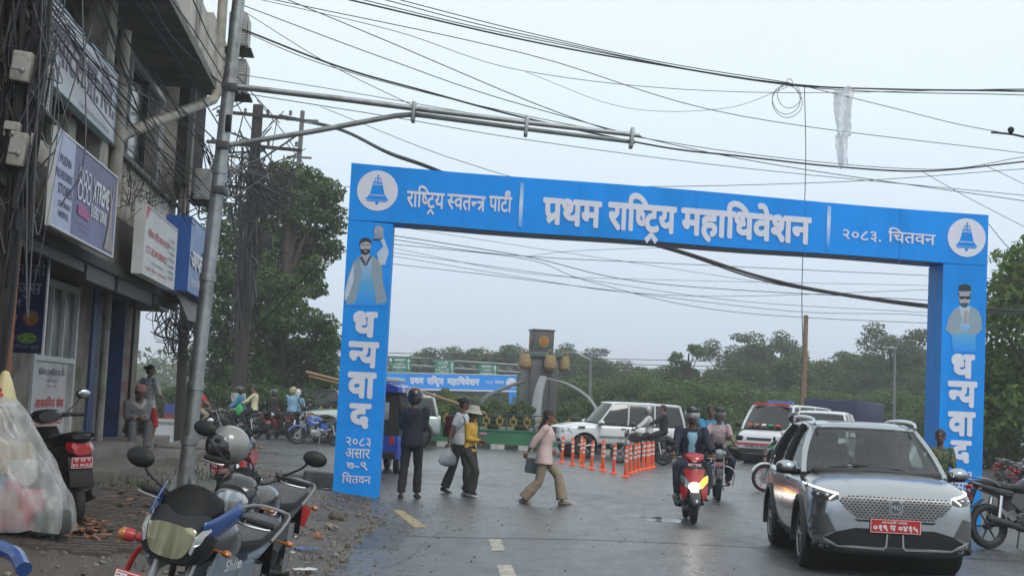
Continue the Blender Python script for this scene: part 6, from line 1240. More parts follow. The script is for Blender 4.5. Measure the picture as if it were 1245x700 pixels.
# three wheeler behind the arch leg
tk = thing('auto_rickshaw', 'blue three wheeled auto rickshaw with black hood seen from behind the arch leg', 'auto rickshaw', (-2.80, 33.4, 0), R_(84)); BB = mat('rickshaw blue', (.015, .05, .32), .3, coat=.5)
mb = MB(); mb.loft([[(x, y, z) for y, z in ((-w_, .32), (w_, .32), (w_+.02, .60), (w_, .82), (-w_, .82), (-w_-.02, .60))] for x, w_ in ((-1.25, .62), (-1.15, .68), (0, .68), (.9, .5), (1.35, .25))]); P(mb, 'body', BB, tk)
mb = MB(); mb.loft([[(x, y, z) for y, z in ((-.64, .82), (.64, .82), (.66, 1.45), (.58, 1.78), (-.58, 1.78), (-.66, 1.45))] for x in (-1.18, -.2)]); P(mb, 'hood', mat('black hood cloth', (.015, .015, .017), .8, bump=.5), tk)
mb = MB(); mb.loft([[(x, y, z) for y, z in ((-w_, 1.76), (w_, 1.76), (w_*.96, 1.88), (w_*.6, 1.95), (-w_*.6, 1.95), (-w_*.96, 1.88))] for x, w_ in ((-1.28, .6), (-1.2, .68), (.3, .66), (.8, .5))]); rr = P(mb, 'roof', BB, tk)
mb = MB(); mb.box((-.3, 0, 2.03), (1.3, .9, .1), bev=.03); P(mb, 'roof_load', mat('pale roof tray', (.4, .41, .42), .5), rr)
mb = MB(); mb.box((-1.19, 0, 1.35), (.03, .8, .38), bev=.02); P(mb, 'rear_window', mat('cloudy plastic window', (.24, .25, .25), .3, var=.3), tk)
for s in (-1, 1): mb = MB(); mb.box((-1.24, s*.5, .72), (.03, .12, .16), bev=.01); P(mb, 'tail_light', TAILR, tk)
mb = MB(); mb.box((-1.27, 0, .40), (.06, 1.2, .16), bev=.02); P(mb, 'bumper', BLK, tk); plate(tk, (-1.31, 0, .62), .3, .1, [(['बा १ ह ४५६७'], -.85, .85, -.6, .6, .03)], (0, 0, PI))
for x, y in ((-.85, .58), (-.85, -.58), (1.1, 0)): car_wheel(tk, x, y, .25, .12, STL, 6)
pol = thing('timber_pole', 'long thin timber pole lying out of the rickshaw towards the railing', 'pole', D(522, 478, 34)); mb = MB(); mb.tube([(-.4, -.2, .05), (D(478+0, 466, 34)-D(522, 478, 34)), ], .02, 6); mb.tube([(-.4, 0, .1), D(590, 502, 33)-D(522, 478, 34)], .03, 8); P(mb, 'shaft', mat('pale timber', (.35, .25, .15), .7), pol)
for i, (a, b, l) in enumerate([((372, 452), (412, 462), 'upper of two bare poles poking out left of the arch leg'), ((376, 457), (412, 466), 'lower of two bare poles poking out left of the arch leg')]):
    p0, p1 = D(*a, 34), D(*b, 33.8); p1 = p0+(p1-p0)*2.6; mb = MB(); mb.tube([Vector(), p1-p0], .035, 8); tag(mb.build('timber_pole', MC['pale timber'], loc=p0), l, 'pole', 'poles carried on the rickshaw roof')
# ================================================================== people
def ik(a, b, l1, l2, pole):
    a, b = Vector(a), Vector(b); d = b-a; L = min(d.length, (l1+l2)*.995); b = a+d.normalized()*L; x = (l1*l1-l2*l2+L*L)/(2*L); h2 = math.sqrt(max(0, l1*l1-x*x)); dn = d.normalized(); p = Vector(pole); p = (p-dn*p.dot(dn)).normalized(); return a+dn*x+p*h2, b
SKIN = {k: mat('skin '+k, c, .5, var=.08, sss=.08) for k, c in (('brown', (.20, .105, .065)), ('tan', (.28, .155, .10)), ('dark', (.13, .068, .044)))}
HAIR = mat('black hair', (.012, .010, .010), .5, var=.3, vs=40, bump=.5, bs=120); EYEM = mat('eye dark', (.02, .015, .012), .2); LIP = mat('lips', (.20, .07, .06), .5)
def human(label, loc, rz, pose, fit, group=None, H=1.65):
    k = H/1.65; t = thing('person', label, 'person', loc, rz, group); V = Vector; pel = V(pose.get('pel', (0, 0, .90))); sp = V(pose.get('spine', (0, 0, 1))).normalized()
    tw = pose.get('tw', 0); side = V((-math.sin(tw), math.cos(tw), 0)); side = (side-sp*side.dot(sp)).normalized(); fwd = side.cross(sp)
    fem = fit.get('fem', 0); shw = .165 if fem else .19; slim = fit.get('slim', 1.); neck = pel+sp*.50; nk2 = neck+sp*.07+fwd*.01
    fd = V(pose.get('face', (1, 0, 0))).normalized(); hs = V((0, 0, 1)).cross(fd).normalized(); hup = fd.cross(hs); hc = nk2+hup*.105+fd*.02
    hdm = Matrix((fd, hs, hup)).transposed(); he = hdm.to_euler()
    sh = {}; el = {}; hd = {}; hp = {}; kn = {}; an = {}
    for s, n in ((1, 'l'), (-1, 'r')):
        sh[n] = neck+side*shw*s-sp*.035; e, h_ = ik(sh[n], pose['h'+n], .275, .245, pose.get('el', (-.5, s*.6, -.6)) if 'e'+n not in pose else pose['e'+n]); el[n] = e; hd[n] = h_
        hp[n] = pel+side*.085*s-sp*.03; kk, a_ = ik(hp[n], V(pose['f'+n])+V((0, 0, .08)), .42, .41, pose.get('k'+n, (1, s*.1, .15))); kn[n] = kk; an[n] = a_
    def spine_loft(mb, secs, g=0., a=-.12, fl=None):
        rings = []
        for tt, hw, dp, off in secs:
            c = pel+sp*tt+fwd*off; rings.append([c+side*(hw*slim+g)*math.cos(q)+fwd*(dp*slim+g)*math.sin(q) for q in [2*PI*i/16 for i in range(16)]])
        mb.loft(rings)
    TS = [(-.12, .10, .085, 0), (-.06, .155, .105, -.005), (.02, .155, .105, -.005), (.16, .125 if fem else .14, .09, 0), (.28, .135 if fem else .155, .105+(.01 if fem else 0), .01), (.38, .155 if fem else .175, .11, .008), (.45, .14 if fem else .16, .085, 0), (.49, .08, .06, 0), (.51, .055, .05, 0)]
    mb = MB(); spine_loft(mb, TS)
    mb.tube([neck-sp*.04, nk2, hc-hup*.03], [.058, .052, .055], 12)
    mb.ell(hc+hup*.025, (.098, .077, .098), 20, 14, he); mb.ell(hc-hup*.045+fd*.018, (.072, .060, .068), 16, 10, he); mb.tube([hc+fd*.088+hup*.01, hc+fd*.108-hup*.028, hc+fd*.088-hup*.034], [.008, .015, .010], 8)
    for s in (-1, 1): mb.ell(hc+hs*s*.078-hup*.012, (.018, .010, .030), 8, 6, he)
    for n, s in (('l', 1), ('r', -1)):
        mb.ell(sh[n], (.052, .052, .052), 12, 8); mb.tube([sh[n], sh[n].lerp(el[n], .4), el[n]], [.048*slim, .044*slim, .034], 12); mb.ell(el[n], (.035,)*3, 10, 8); mb.tube([el[n], el[n].lerp(hd[n], .35), hd[n]], [.034, .035*slim, .022], 12)
        # hand: palm, four fingers of their own lengths and a thumb from the side of the palm
        dr = (hd[n]-el[n]).normalized(); pn = V(pose.get('palm'+n, (0, -s, 0))); pn = (pn-dr*pn.dot(dr)).normalized(); ax = dr.cross(pn).normalized()*1.0; curl = pose.get('curl'+n, .35)
        pc = hd[n]+dr*.045; mb.ell(pc, (.036, .034, .02), 10, 8, Matrix((ax, dr, pn)).transposed().to_euler()); mb.ell(pc+dr*.02, (.038, .030, .018), 10, 8, Matrix((ax, dr, pn)).transposed().to_euler())
        for q, (off, L_) in enumerate(((-.028, .066), (-.009, .078), (.010, .074), (.029, .058))):
            b0 = pc+dr*.035+ax*off; d1 = (dr*math.cos(curl)+pn*math.sin(curl)); d2 = (dr*math.cos(curl*2.4)+pn*math.sin(curl*2.4)); mb.tube([b0, b0+d1*L_*.5, b0+d1*L_*.5+d2*L_*.5], [.0105, .010, .0085], 7)
        tb = pc-dr*.012-ax*.03; td = (dr*.7-ax*.65+pn*.35).normalized(); mb.tube([tb, tb+td*.03, tb+td*.03+(dr*.8+pn*.5-ax*.1).normalized()*.03], [.013, .0115, .0095], 7)
        mb.ell(hp[n], (.085*slim, .085*slim, .09), 12, 8); mb.tube([hp[n], hp[n].lerp(kn[n], .4), kn[n]], [.085*slim, .074*slim, .052], 14); mb.ell(kn[n], (.053,)*3, 10, 8); mb.tube([kn[n], kn[n].lerp(an[n], .35), an[n]], [.050, .053*slim, .034], 12)
        td2 = V(pose.get('t'+n, (1, s*.12, 0))).normalized(); mb.tube([an[n]-td2*.05-V((0, 0, .045)), an[n]+td2*.06-V((0, 0, .05)), an[n]+td2*.15-V((0, 0, .06))], [.036, .036, .024], 10)
    b = mb.build('body', SKIN[fit.get('skin', 'brown')], t, 180); remesh(b, .0095, 3); b.data.set_sharp_from_angle(angle=PI)
    for s in (-1, 1): mb = MB(); mb.ell(hc+fd*.088+hs*s*.032+hup*.012, (.008, .014, .008), 8, 5, he); P(mb, 'eye', EYEM, b); mb = MB(); mb.tube([hc+fd*.094+hs*s*.018+hup*.032, hc+fd*.086+hs*s*.048+hup*.034], .005, 5); P(mb, 'eyebrow', HAIR, b)
    mb = MB(); mb.tube([hc+fd*.086-hs*.024-hup*.062, hc+fd*.094-hup*.062, hc+fd*.086+hs*.024-hup*.062], .0055, 6); P(mb, 'mouth', LIP, b)
    # upper garment
    def top(nm, m_, sl, length=.0, g=.014, open_=False, col=None):
        mb = MB(); TT = [(q[0], q[1], q[2], q[3]) for q in TS if q[0] > -.1]; TT[0] = (-.06-length, .16+.08*length, .115+.05*length, 0); TT = [(-.05-length, .165+.10*length, .118+.07*length, 0)]+TT[1:-1]+[(.50, .075, .06, 0)]
        spine_loft(mb, TT, g)
        for n in 'lr':
            mb.ell(sh[n], (.053+g*.4,)*3, 12, 8); f1 = min(1, sl*2); e1 = sh[n].lerp(el[n], f1); mb.tube([sh[n], sh[n].lerp(e1, .5), e1], [.047+g*.7, .045+g*.7, .040+g*.7], 14)
            if sl > .5: f2 = (sl-.5)*2*.96; e2 = el[n].lerp(hd[n], f2); mb.ell(el[n], (.039+g*.7,)*3, 10, 8); mb.tube([el[n], el[n].lerp(e2, .5), e2], [.039+g*.7, .038+g*.6, .030+g*.6], 14)
        o = mb.build(nm, m_, t, 180); remesh(o, .0115, 3); d = o.modifiers.new('d', 'DISPLACE'); tx = bpy.data.textures.get('cloth folds') or bpy.data.textures.new('cloth folds', 'CLOUDS'); tx.noise_scale = .11; d.texture = tx; d.strength = .016; d.mid_level = .5; apply_mods(o); return o
    tm = fit['top']; tp_ = top(*tm)
    if 'jacket' in fit: top(*fit['jacket'])
    if 'shirt_front' in fit:
        mb = MB(); rings = []
        for tt, hw, dp, off in [q for q in TS if -.03 < q[0] < .46]: c = pel+sp*tt+fwd*off; rings.append([c+side*(hw*.45)*u+fwd*(dp+.046)*math.sqrt(1-.2*u*u) for u in (-1, -.5, 0, .5, 1)])
        mb.loft(rings, cap=False, closed=False); o = P(mb, 'shirt_front', fit['shirt_front'], t); q = o.modifiers.new('s', 'SOLIDIFY'); q.thickness = .006
    # trousers
    bm_, flare, cut = fit['bottom']; mb = MB(); spine_loft(mb, [(-.10, .12, .10, 0), (-.05, .16, .11, -.005), (.03, .155, .11, -.005), (.07, .145, .105, 0)], .010)
    for n in 'lr':
        e2 = kn[n].lerp(an[n], cut); mb.ell(hp[n], (.093*slim,)*3, 12, 8); mb.tube([hp[n], hp[n].lerp(kn[n], .45), kn[n]], [.098*slim, .086*slim, .064+flare*.25], 14); mb.ell(kn[n], (.064+flare*.25,)*3, 10, 8)
        if cut > 0: mb.tube([kn[n], kn[n].lerp(e2, .5), e2], [.063+flare*.25, .060+flare*.7, .050+flare], 14)
    o = mb.build('trousers', bm_, t, 180); remesh(o, .0115, 3); d = o.modifiers.new('d', 'DISPLACE'); d.texture = bpy.data.textures['cloth folds']; d.strength = .018; d.mid_level = .5; apply_mods(o)
    for n, s in (('l', 1), ('r', -1)):
        td2 = V(pose.get('t'+n, (1, s*.12, 0))).normalized(); sd = td2.cross(V((0, 0, 1))); a_ = an[n]; mb = MB(); rings = []
        for x, w_, z0, z1 in ((-.075, .022, -.08, -.03), (-.06, .036, -.08, -.005), (0, .038, -.08, .0), (.06, .043, -.08, -.03), (.13, .043, -.08, -.045), (.17, .030, -.08, -.055), (.185, .012, -.078, -.062)): c = a_+td2*x; rings.append([c+sd*w_*math.cos(q)*1.0+V((0, 0, (z0+z1)/2+(z1-z0)/2*math.sin(q)*1.0)) for q in [2*PI*i/12 for i in range(12)]])
        mb.loft(rings); P(mb, 'shoe', fit.get('shoes', BLK), t)
    hr = fit.get('hair', 'short')
    if 'helmet' in fit:
        mb = MB(); mb.ell(hc+hup*.03-fd*.008, (.138, .122, .128), 20, 14, he, z0=-.35); mb.ell(hc-fd*.05-hup*.02, (.09, .118, .11), 16, 10, he, z1=.6); o = P(mb, 'helmet', fit['helmet'], t)
        vm_ = fit.get('visor'); up_ = .06 if vm_ else 0.; mb = MB(); mb.sheet(lambda a, b_: hc+hup*(.03+up_+.075*(b_-.1))+fd*(.125*math.cos((a-.5)*2.3)+.012)*math.cos((b_-.2)*.7)+hs*.118*math.sin((a-.5)*2.3), 12, 5); vv = P(mb, 'visor', vm_ or BLKG, o); q = vv.modifiers.new('s', 'SOLIDIFY'); q.thickness = .004
        mb = MB(); mb.tube([hc+hs*.085-hup*.03, hc+fd*.03-hup*.115, hc-hs*.085-hup*.03], .007, 6); P(mb, 'chin_strap', BLK, o)
    elif hr:
        mb = MB(); mb.ell(hc+hup*.035-fd*.012, (.105, .089, .10), 18, 12, he, z0=-.15); mb.ell(hc-fd*.045, (.065, .085, .085), 14, 10, he)
        if hr == 'bun': mb.ell(hc-fd*.12+hup*.06, (.045, .042, .042), 12, 8)
        if hr == 'long':
            bk = [hc-fd*.05+hup*.02, hc-fd*.085-hup*.10, neck-fwd*.10-sp*.04, pel+sp*.30-fwd*.145]; mb.tube(cat(bk, 5), [.085]*5+[.08]*5+[.075, .07, .065, .055, .045, .03], 14, flat=.55)
        o = mb.build('hair', HAIR, t, 180); remesh(o, .011, 2)
    return t, dict(hc=hc, fd=fd, hs=hs, hup=hup, he=he, pel=pel, sp=sp, side=side, fwd=fwd, hd=hd, el=el, sh=sh, neck=neck, kn=kn, an=an)
def cloth(n, c, var=.12, **k): return mat(n, c, .85, var=var, vs=9, bump=.25, bs=70, **k)
def stripes(name, c1, c2, scale=60):
    m = cloth(name, c1); t = m.node_tree; b = t.nodes['Principled BSDF']; tc = nn(t, 'ShaderNodeTexCoord'); w_ = nn(t, 'ShaderNodeTexWave'); w_.inputs['Scale'].default_value = scale; w_.inputs['Distortion'].default_value = 1.5; t.links.new(tc.outputs['Object'], w_.inputs[0]); m2 = nn(t, 'ShaderNodeMix', data_type='RGBA'); m2.inputs[6].default_value = (*c1, 1); m2.inputs[7].default_value = (*c2, 1); t.links.new(w_.outputs[0], m2.inputs[0]); t.links.new(m2.outputs[2], b.inputs['Base Color']); return m
def blots(name, c1, c2, scale=18):
    m = cloth(name, c1); t = m.node_tree; b = t.nodes['Principled BSDF']; tc = nn(t, 'ShaderNodeTexCoord'); w_ = nn(t, 'ShaderNodeTexVoronoi'); w_.inputs['Scale'].default_value = scale; t.links.new(tc.outputs['Object'], w_.inputs[0]); r = nn(t, 'ShaderNodeMapRange'); r.inputs[1].default_value = .25; r.inputs[2].default_value = .4; t.links.new(w_.outputs[0], r.inputs[0]); m2 = nn(t, 'ShaderNodeMix', data_type='RGBA'); m2.inputs[6].default_value = (*c2, 1); m2.inputs[7].default_value = (*c1, 1); t.links.new(r.outputs[0], m2.inputs[0]); t.links.new(m2.outputs[2], b.inputs['Base Color']); return m
NVY = cloth('navy black cloth', (.010, .013, .026)); BKC = cloth('black cloth', (.014, .014, .015)); WTS = cloth('white cloth', (.55, .56, .58)); BEI = cloth('beige trouser cloth', (.27, .215, .155)); YLW = cloth('mustard knit', (.55, .33, .05)); DEN = cloth('dark denim', (.025, .035, .06)); LBL = cloth('light blue cloth', (.20, .38, .52)); TEAL = cloth('teal shirt', (.03, .20, .33)); GRC = cloth('grey shawl', (.14, .14, .145)); REDC = cloth('red cloth', (.42, .02, .03)); PYL = cloth('pale yellow cloth', (.55, .53, .33)); OLV = cloth('dark olive cloth', (.03, .032, .026)); PNK = cloth('pink cloth', (.50, .22, .26)); WSH = mat('white shoe', (.55, .55, .54), .6); TSH = mat('tan sandal', (.22, .17, .13), .6)
HSIL = mat('silver helmet', (.34, .35, .36), .25, metal=.4, coat=.7, var=.1); HBLK = BLKG; HRED = mat('dark red helmet patch', (.16, .02, .02), .3, coat=.6)
# man in black seen from behind
t, j = human('man in black jacket and helmet seen from behind beside the arch leg', (-1.53, 24.8, 0), R_(84), dict(hl=(.26, .12, 1.12), hr=(.26, -.14, 1.10), el=(-.3, 0, -1), fl=(-.08, .13, 0), fr=(.12, -.09, 0), pel=(0, 0, .93), tl=(1, .25, 0), curll=.9, curlr=.9), dict(top=('jacket', NVY, 1.0, .06, .03), bottom=(BKC, .016, .97), helmet=HBLK, skin='dark', slim=.96), H=1.72); t.scale = (1.05,)*3
mb = MB(); mb.sheet(lambda a, b: j['hc']+j['hup']*(.04+.1*(b-.3))-j['fd']*.132*math.cos((a-.5)*1.5)+j['hs']*.122*math.sin((a-.5)*1.5), 8, 4); o = P(mb, 'helmet_patch', HRED, t); q = o.modifiers.new('s', 'SOLIDIFY'); q.thickness = .008
mb = MB(); mb.tube([j['hc']+j['hup']*.14+j['hs']*.06-j['fd']*.03, j['hc']+j['hup']*.06+j['hs']*.125-j['fd']*.04], .012, 6); P(mb, 'helmet_stripe', WSH, t)
# companion in white tee with backpack and clear bag
t, j = human('woman in white tee with maroon backpack carrying a clear plastic bag', (-.80, 26.75, 0), R_(-22), dict(hl=(.30, .1, .95), hr=(-.12, -.26, .86), fl=(.16, .08, 0), fr=(-.22, -.09, 0), pel=(0, 0, .92), spine=(.04, 0, 1), tr=(1, 0, -.25), face=(1, .2, -.1), curlr=1.0), dict(top=('tee_shirt', WTS, .36, .0, .02), bottom=(OLV, .035, .97), hair='bun', skin='brown', shoes=BLK, fem=1), H=1.66)
mb = MB(); mb.box(j['pel']+j['sp']*.26-j['fwd']*.19, (.17, .27, .40), (0, .04, 0), bev=.05); mb.box(j['pel']+j['sp']*.16-j['fwd']*.29, (.06, .2, .2), bev=.025); o = P(mb, 'backpack', cloth('maroon pack', (.07, .015, .025)), t)
for s in (-1, 1): mb = MB(); mb.tube(cat([j['neck']-j['fwd']*.10+j['side']*s*.1, j['neck']+j['side']*s*.11+j['sp']*.0, j['neck']+j['fwd']*.115+j['side']*s*.11-j['sp']*.12, j['pel']+j['sp']*.2+j['side']*s*.16]), .018, 8, flat=.4); P(mb, 'strap', cloth('blue strap', (.03, .06, .18)), o)
BAGM = bpy.data.materials.new('translucent bag plastic'); BAGM.use_nodes = True; _b = BAGM.node_tree.nodes['Principled BSDF']; _b.inputs['Base Color'].default_value = (.5, .52, .54, 1); _b.inputs['Alpha'].default_value = .62; _b.inputs['Roughness'].default_value = .2
bw = t.matrix_world if 0 else Matrix.Translation(t.location) @ Matrix.Rotation(R_(-22), 4, 'Z')
hw = bw @ (j['hd']['r']+Vector((0, 0, -.08))); bg_ = thing('carrier_bag', 'clear plastic carrier bag hanging from the hand of the woman in the white tee', 'bag', hw); mb = MB(); rings = []
for i in range(12):
    v = i/11; r = .012+.15*math.sin(min(1, v*1.15)*PI*.62)**1.1*(1 if v < .8 else math.sqrt(max(.02, 1-((v-.8)/.2)**2))); rings.append([(r*math.cos(a)*(1+.06*math.sin(a*7)), r*.7*math.sin(a)*(1+.06*math.sin(a*5)), .02-.36*v) for a in [2*PI*k/20 for k in range(20)]])
mb.loft(rings); P(mb, 'bag_film', BAGM, bg_); mb = MB(); mb.ell((0, 0, -.27), (.10, .07, .06), 12, 8); mb.ell((.03, 0, -.18), (.06, .05, .05), 10, 6); P(mb, 'contents', mat('grey contents', (.18, .19, .19), .7, var=.4), bg_)
# girl with hat
t, j = human('girl in mustard top and pale bucket hat holding a pink flower', (-.60, 26.05, 0), R_(-25), dict(hl=(.22, .03, 1.03), hr=(.24, -.07, 1.05), el=(-.4, 0, -.8), fl=(-.10, .10, 0), fr=(.10, -.10, 0), pel=(0, 0, .88), face=(1, .05, -.12), curll=.9, curlr=.9, tl=(1, .2, 0)), dict(top=('knit_top', YLW, 1.0, .0, .012), bottom=(OLV, .05, .97), hair='short', skin='dark', shoes=WSH, fem=1, slim=.93), H=1.5); t.scale = (.93,)*3
mb = MB(); 
M4 = Matrix.Translation(j['hc']+j['hup']*.05) @ j['he'].to_matrix().to_4x4(); mb.M = M4; mb.lathe([(.175, -.045), (.18, -.04), (.125, .0), (.112, .02), (.105, .075), (.085, .10), (0, .105)], seg=24); o = P(mb, 'bucket_hat', cloth('pale hat cloth', (.38, .38, .31)), t); q = o.modifiers.new('s', 'SOLIDIFY'); q.thickness = .005
fw = Matrix.Translation(t.location) @ Matrix.Rotation(R_(-25), 4, 'Z') @ (j['hd']['r']*.93+Vector((.05, 0, .05))); fl_ = thing('flower', 'small pink flower held by the girl in the bucket hat', 'flower', fw); mb = MB(); mb.tube([(0, 0, -.1), (0, 0, .05)], .006, 6); P(mb, 'stem', mat('stem green', (.05, .14, .03), .6), fl_)
for k_ in range(6): a = k_*PI/3; mb = MB(); mb.ell((.035*math.cos(a), .035*math.sin(a), .075), (.03, .02, .022), 8, 5, (0, 0, a)); P(mb, 'petal', mat('petal pink', (.65, .18, .3), .6), fl_)
# woman walking right
t, j = human('woman with long dark hair in pink striped shirt and beige trousers striding right', (.68, 24.95, 0), R_(-4), dict(hl=(.10, .18, .92), hr=(-.28, -.12, .88), er=(-.8, -.2, -.4), el=(-.7, .2, -.5), fl=(.34, .05, 0), fr=(-.33, -.05, 0), pel=(0, 0, .84), spine=(.03, 0, 1), tr=(1, 0, -.12), tl=(1, 0, .08), kr=(1, 0, .2), face=(1, 0, -.06), curlr=.5), dict(top=('pink_tee', PNK, .3, .0, .012), jacket=('striped_shirt', stripes('pink striped cloth', (.60, .36, .33), (.62, .56, .52)), .82, .10, .032), bottom=(BEI, .05, .97), hair='long', skin='brown', shoes=TSH, fem=1), H=1.55); t.scale = (.97,)*3
sb = thing('shoulder_bag', 'grey shoulder bag swinging behind the striding woman', 'bag', (.52, 25.2, .62)); mb = MB(); mb.box((0, 0, 0), (.30, .10, .26), (0, .1, 0), bev=.04); P(mb, 'bag_body', cloth('grey bag cloth', (.16, .19, .21)), sb); mb = MB(); mb.tube(cat([(-.13, 0, .1), (-.08, -.04, .45), (.05, -.06, .66), (.14, -.03, .45), (.13, 0, .1)]), .01, 6); P(mb, 'strap', MC['grey bag cloth'], sb)
def sit_on(bk, x, z, hands, label, fit, feet=(.0, .20, .30), lean_=.12, scale=1., face=(1, 0, -.05), H=1.65, knee=None, y0=0.):
    M_ = Matrix.Translation(bk.location) @ Matrix.Rotation(bk.rotation_euler.to_matrix().to_euler().z if 0 else math.atan2((bk.rotation_euler.to_matrix() @ Vector((1, 0, 0))).y, (bk.rotation_euler.to_matrix() @ Vector((1, 0, 0))).x), 4, 'Z')
    fx, fy, fz = feet; hx_, hy, hz = hands
    p = human(label, M_.to_translation(), M_.to_euler().z, dict(pel=(x, y0, z+.11), spine=(lean_, 0, 1), hl=(hx_, hy, hz), hr=(hx_, -hy, hz), el=(-.3, 0, -1), fl=(fx, fy, fz), fr=(fx, -fy, fz), kl=(1, .5, .7), kr=(1, -.5, .7), face=face, curll=1.1, curlr=1.1, palml=(0, 0, -1), palmr=(0, 0, -1)), fit, H=H); return p
sit_on(sc2, -.22, .80, (.26, .31, 1.0), 'man in navy jacket over light blue tee and grey helmet riding the red scooter', dict(top=('navy_jacket', cloth('navy jacket cloth', (.012, .016, .034)), 1.0, .0, .034), shirt_front=cloth('pale blue tee', (.22, .40, .50)), bottom=(DEN, .02, .97), helmet=HSIL, visor=mat('clear visor', (.05, .05, .06), .1), skin='dark', slim=1.08), feet=(.18, .20, .33), lean_=.08)
sit_on(mk, -.18, .83, (.24, .31, 1.03), 'helmeted rider in pale floral shirt on the black commuter motorcycle', dict(top=('floral_shirt', blots('floral cloth', (.50, .40, .40), (.45, .15, .2), 24), .45, .0, .02), bottom=(DEN, .02, .97), helmet=mat('rose grey helmet', (.18, .14, .14), .3, coat=.6), visor=mat('clear visor', (.05, .05, .06)), skin='brown', fem=1), lean_=.12, H=1.6)
sit_on(mk, -.58, .90, (-.05, .20, 1.15), 'bare headed pillion in bright blue shirt leaning out behind the floral rider', dict(top=('blue_shirt', cloth('bright blue shirt', (.05, .26, .45)), .45, .0, .025), bottom=(BKC, .02, .97), hair='short', skin='brown'), feet=(-.34, .22, .40), lean_=.02, H=1.7, y0=-.15)
sit_on(mw, -.2, .83, (.24, .31, 1.03), 'man in white shirt and dark helmet riding left beside the white SUV', dict(top=('white_shirt', WTS, .9, .0, .024), bottom=(BKC, .02, .6), helmet=HSIL, skin='brown'), lean_=.1)
sit_on(mw, -.62, .90, (-.1, .20, 1.15), 'pillion in black jacket holding on behind the white shirted rider', dict(top=('black_jacket', BKC, 1., .0, .03), bottom=(BKC, .02, .97), hair='short', skin='tan', fem=1), feet=(-.34, .22, .40), lean_=.02)
sit_on(mg, -.15, .83, (.24, .31, 1.03), 'rider in dark clothes with black helmet half hidden by the silver crossover', dict(top=('dark_jacket', NVY, 1., .0, .03), bottom=(BKC, .02, .97), helmet=HBLK, skin='brown'), lean_=.25)
sit_on(ml1, -.18, .83, (.24, .31, 1.03), 'man in red shirt and dark helmet riding on the far left street', dict(top=('red_shirt', REDC, .45, .0, .024), bottom=(BEI, .02, .97), helmet=HBLK, skin='brown'), lean_=.1)
m2_ = bpy.data.objects['motorcycle.012'] if 0 else [o for o in bpy.data.objects if o.get('label', '').startswith('dark motorcycle carrying')][0]
sit_on(m2_, -.12, .83, (.24, .31, 1.03), 'rider in teal blue jacket in front of the pale yellow pillion', dict(top=('teal_jacket', TEAL, 1., .0, .03), bottom=(BKC, .02, .97), helmet=HBLK, skin='brown'))
sit_on(m2_, -.56, .90, (-.1, .20, 1.12), 'woman pillion in pale yellow top with her hair in a bun', dict(top=('yellow_top', PYL, .9, .0, .024), bottom=(BKC, .02, .97), hair='bun', skin='tan', fem=1), feet=(-.34, .22, .40), lean_=.0)
sit_on(scl, -.22, .80, (.24, .31, 1.0), 'rider in black with a pale sling seen from behind on the red scooter', dict(top=('black_top', BKC, 1., .0, .03), bottom=(BKC, .02, .97), helmet=HBLK, skin='brown'), feet=(.15, .2, .33))
m3_ = [o for o in bpy.data.objects if o.get('label', '').startswith('motorcycle of the pair')][0]
sit_on(m3_, -.12, .83, (.24, .31, 1.03), 'front rider in sky blue shirt seen from behind near the pale SUV', dict(top=('blue_shirt', LBL, .5, .0, .024), bottom=(DEN, .02, .97), helmet=mat('white helmet', (.5, .5, .5), .3, coat=.5), skin='brown'))
sit_on(m3_, -.56, .90, (-.1, .20, 1.12), 'rear rider in pale blue shirt with gold helmet near the pale SUV', dict(top=('blue_shirt', LBL, .5, .0, .024), bottom=(DEN, .02, .97), helmet=mat('gold helmet', (.30, .24, .12), .3, coat=.5), skin='brown'), feet=(-.34, .22, .40), lean_=.0)
gb = [o for o in bpy.data.objects if o.get('label', '').startswith('dark motorcycle carrying')][0].location; b_ = thing('carrier_bag', 'green carrier bag held between the teal rider and the pale yellow pillion', 'bag', (gb.x+.1, gb.y-.3, .9)); mb = MB(); mb.ell((0, 0, .05), (.14, .07, .2), 12, 8); P(mb, 'bag_body', mat('green bag', (.03, .32, .09), .5), b_); mb = MB(); mb.tube([(-.06, 0, .2), (0, 0, .34), (.06, 0, .2)], .01, 6); P(mb, 'handle', MC['green bag'], b_)
# woman behind the silver car
human('woman in dark green top standing between the silver crossover and the right arch leg', (6.62, 22.6, 0), R_(-110), dict(hl=(.1, .24, .85), hr=(.1, -.24, .85), fl=(0, .1, 0), fr=(0, -.1, 0)), dict(top=('green_top', blots('dark green print', (.03, .07, .05), (.35, .22, .05), 30), .5, .15, .02), bottom=(BKC, .02, .97), hair='short', skin='dark', fem=1), H=1.6)[0].scale = (.93,)*3
# people at the shop steps
p = D(178, 515, 29.3)
human('person in white patterned top and dark cap standing with back turned on the shop platform', (p.x, p.y, .48), R_(60), dict(hl=(.12, .22, .95), hr=(.2, -.18, 1.05), fl=(0, .09, 0), fr=(.05, -.1, 0), pel=(0, 0, .9), face=(.6, -1, .05)), dict(top=('patterned_top', blots('white patterned cloth', (.46, .46, .47), (.12, .13, .15), 22), .8, .06, .03), bottom=(REDC, .03, .2), hair='bun', skin='brown', fem=1, shoes=BLK), H=1.5)[0].scale = (.93,)*3
p = D(165, 530, 27.4)
t, j = human('old man wrapped in a grey shawl sitting on the shop step', (p.x, p.y, .44), R_(-60), dict(pel=(-.12, 0, .42), spine=(.25, 0, 1), hl=(.22, .06, .62), hr=(.20, -.06, .60), el=(-.2, 0, -1), fl=(.32, .13, 0), fr=(.30, -.15, 0), kl=(1, .2, 1), kr=(1, -.2, 1), face=(1, .2, -.25), curll=.8, curlr=.8), dict(top=('shawl', GRC, 1., .05, .05), bottom=(cloth('grey trousers', (.10, .10, .105)), .03, .97), hair='short', skin='dark'), H=1.6)
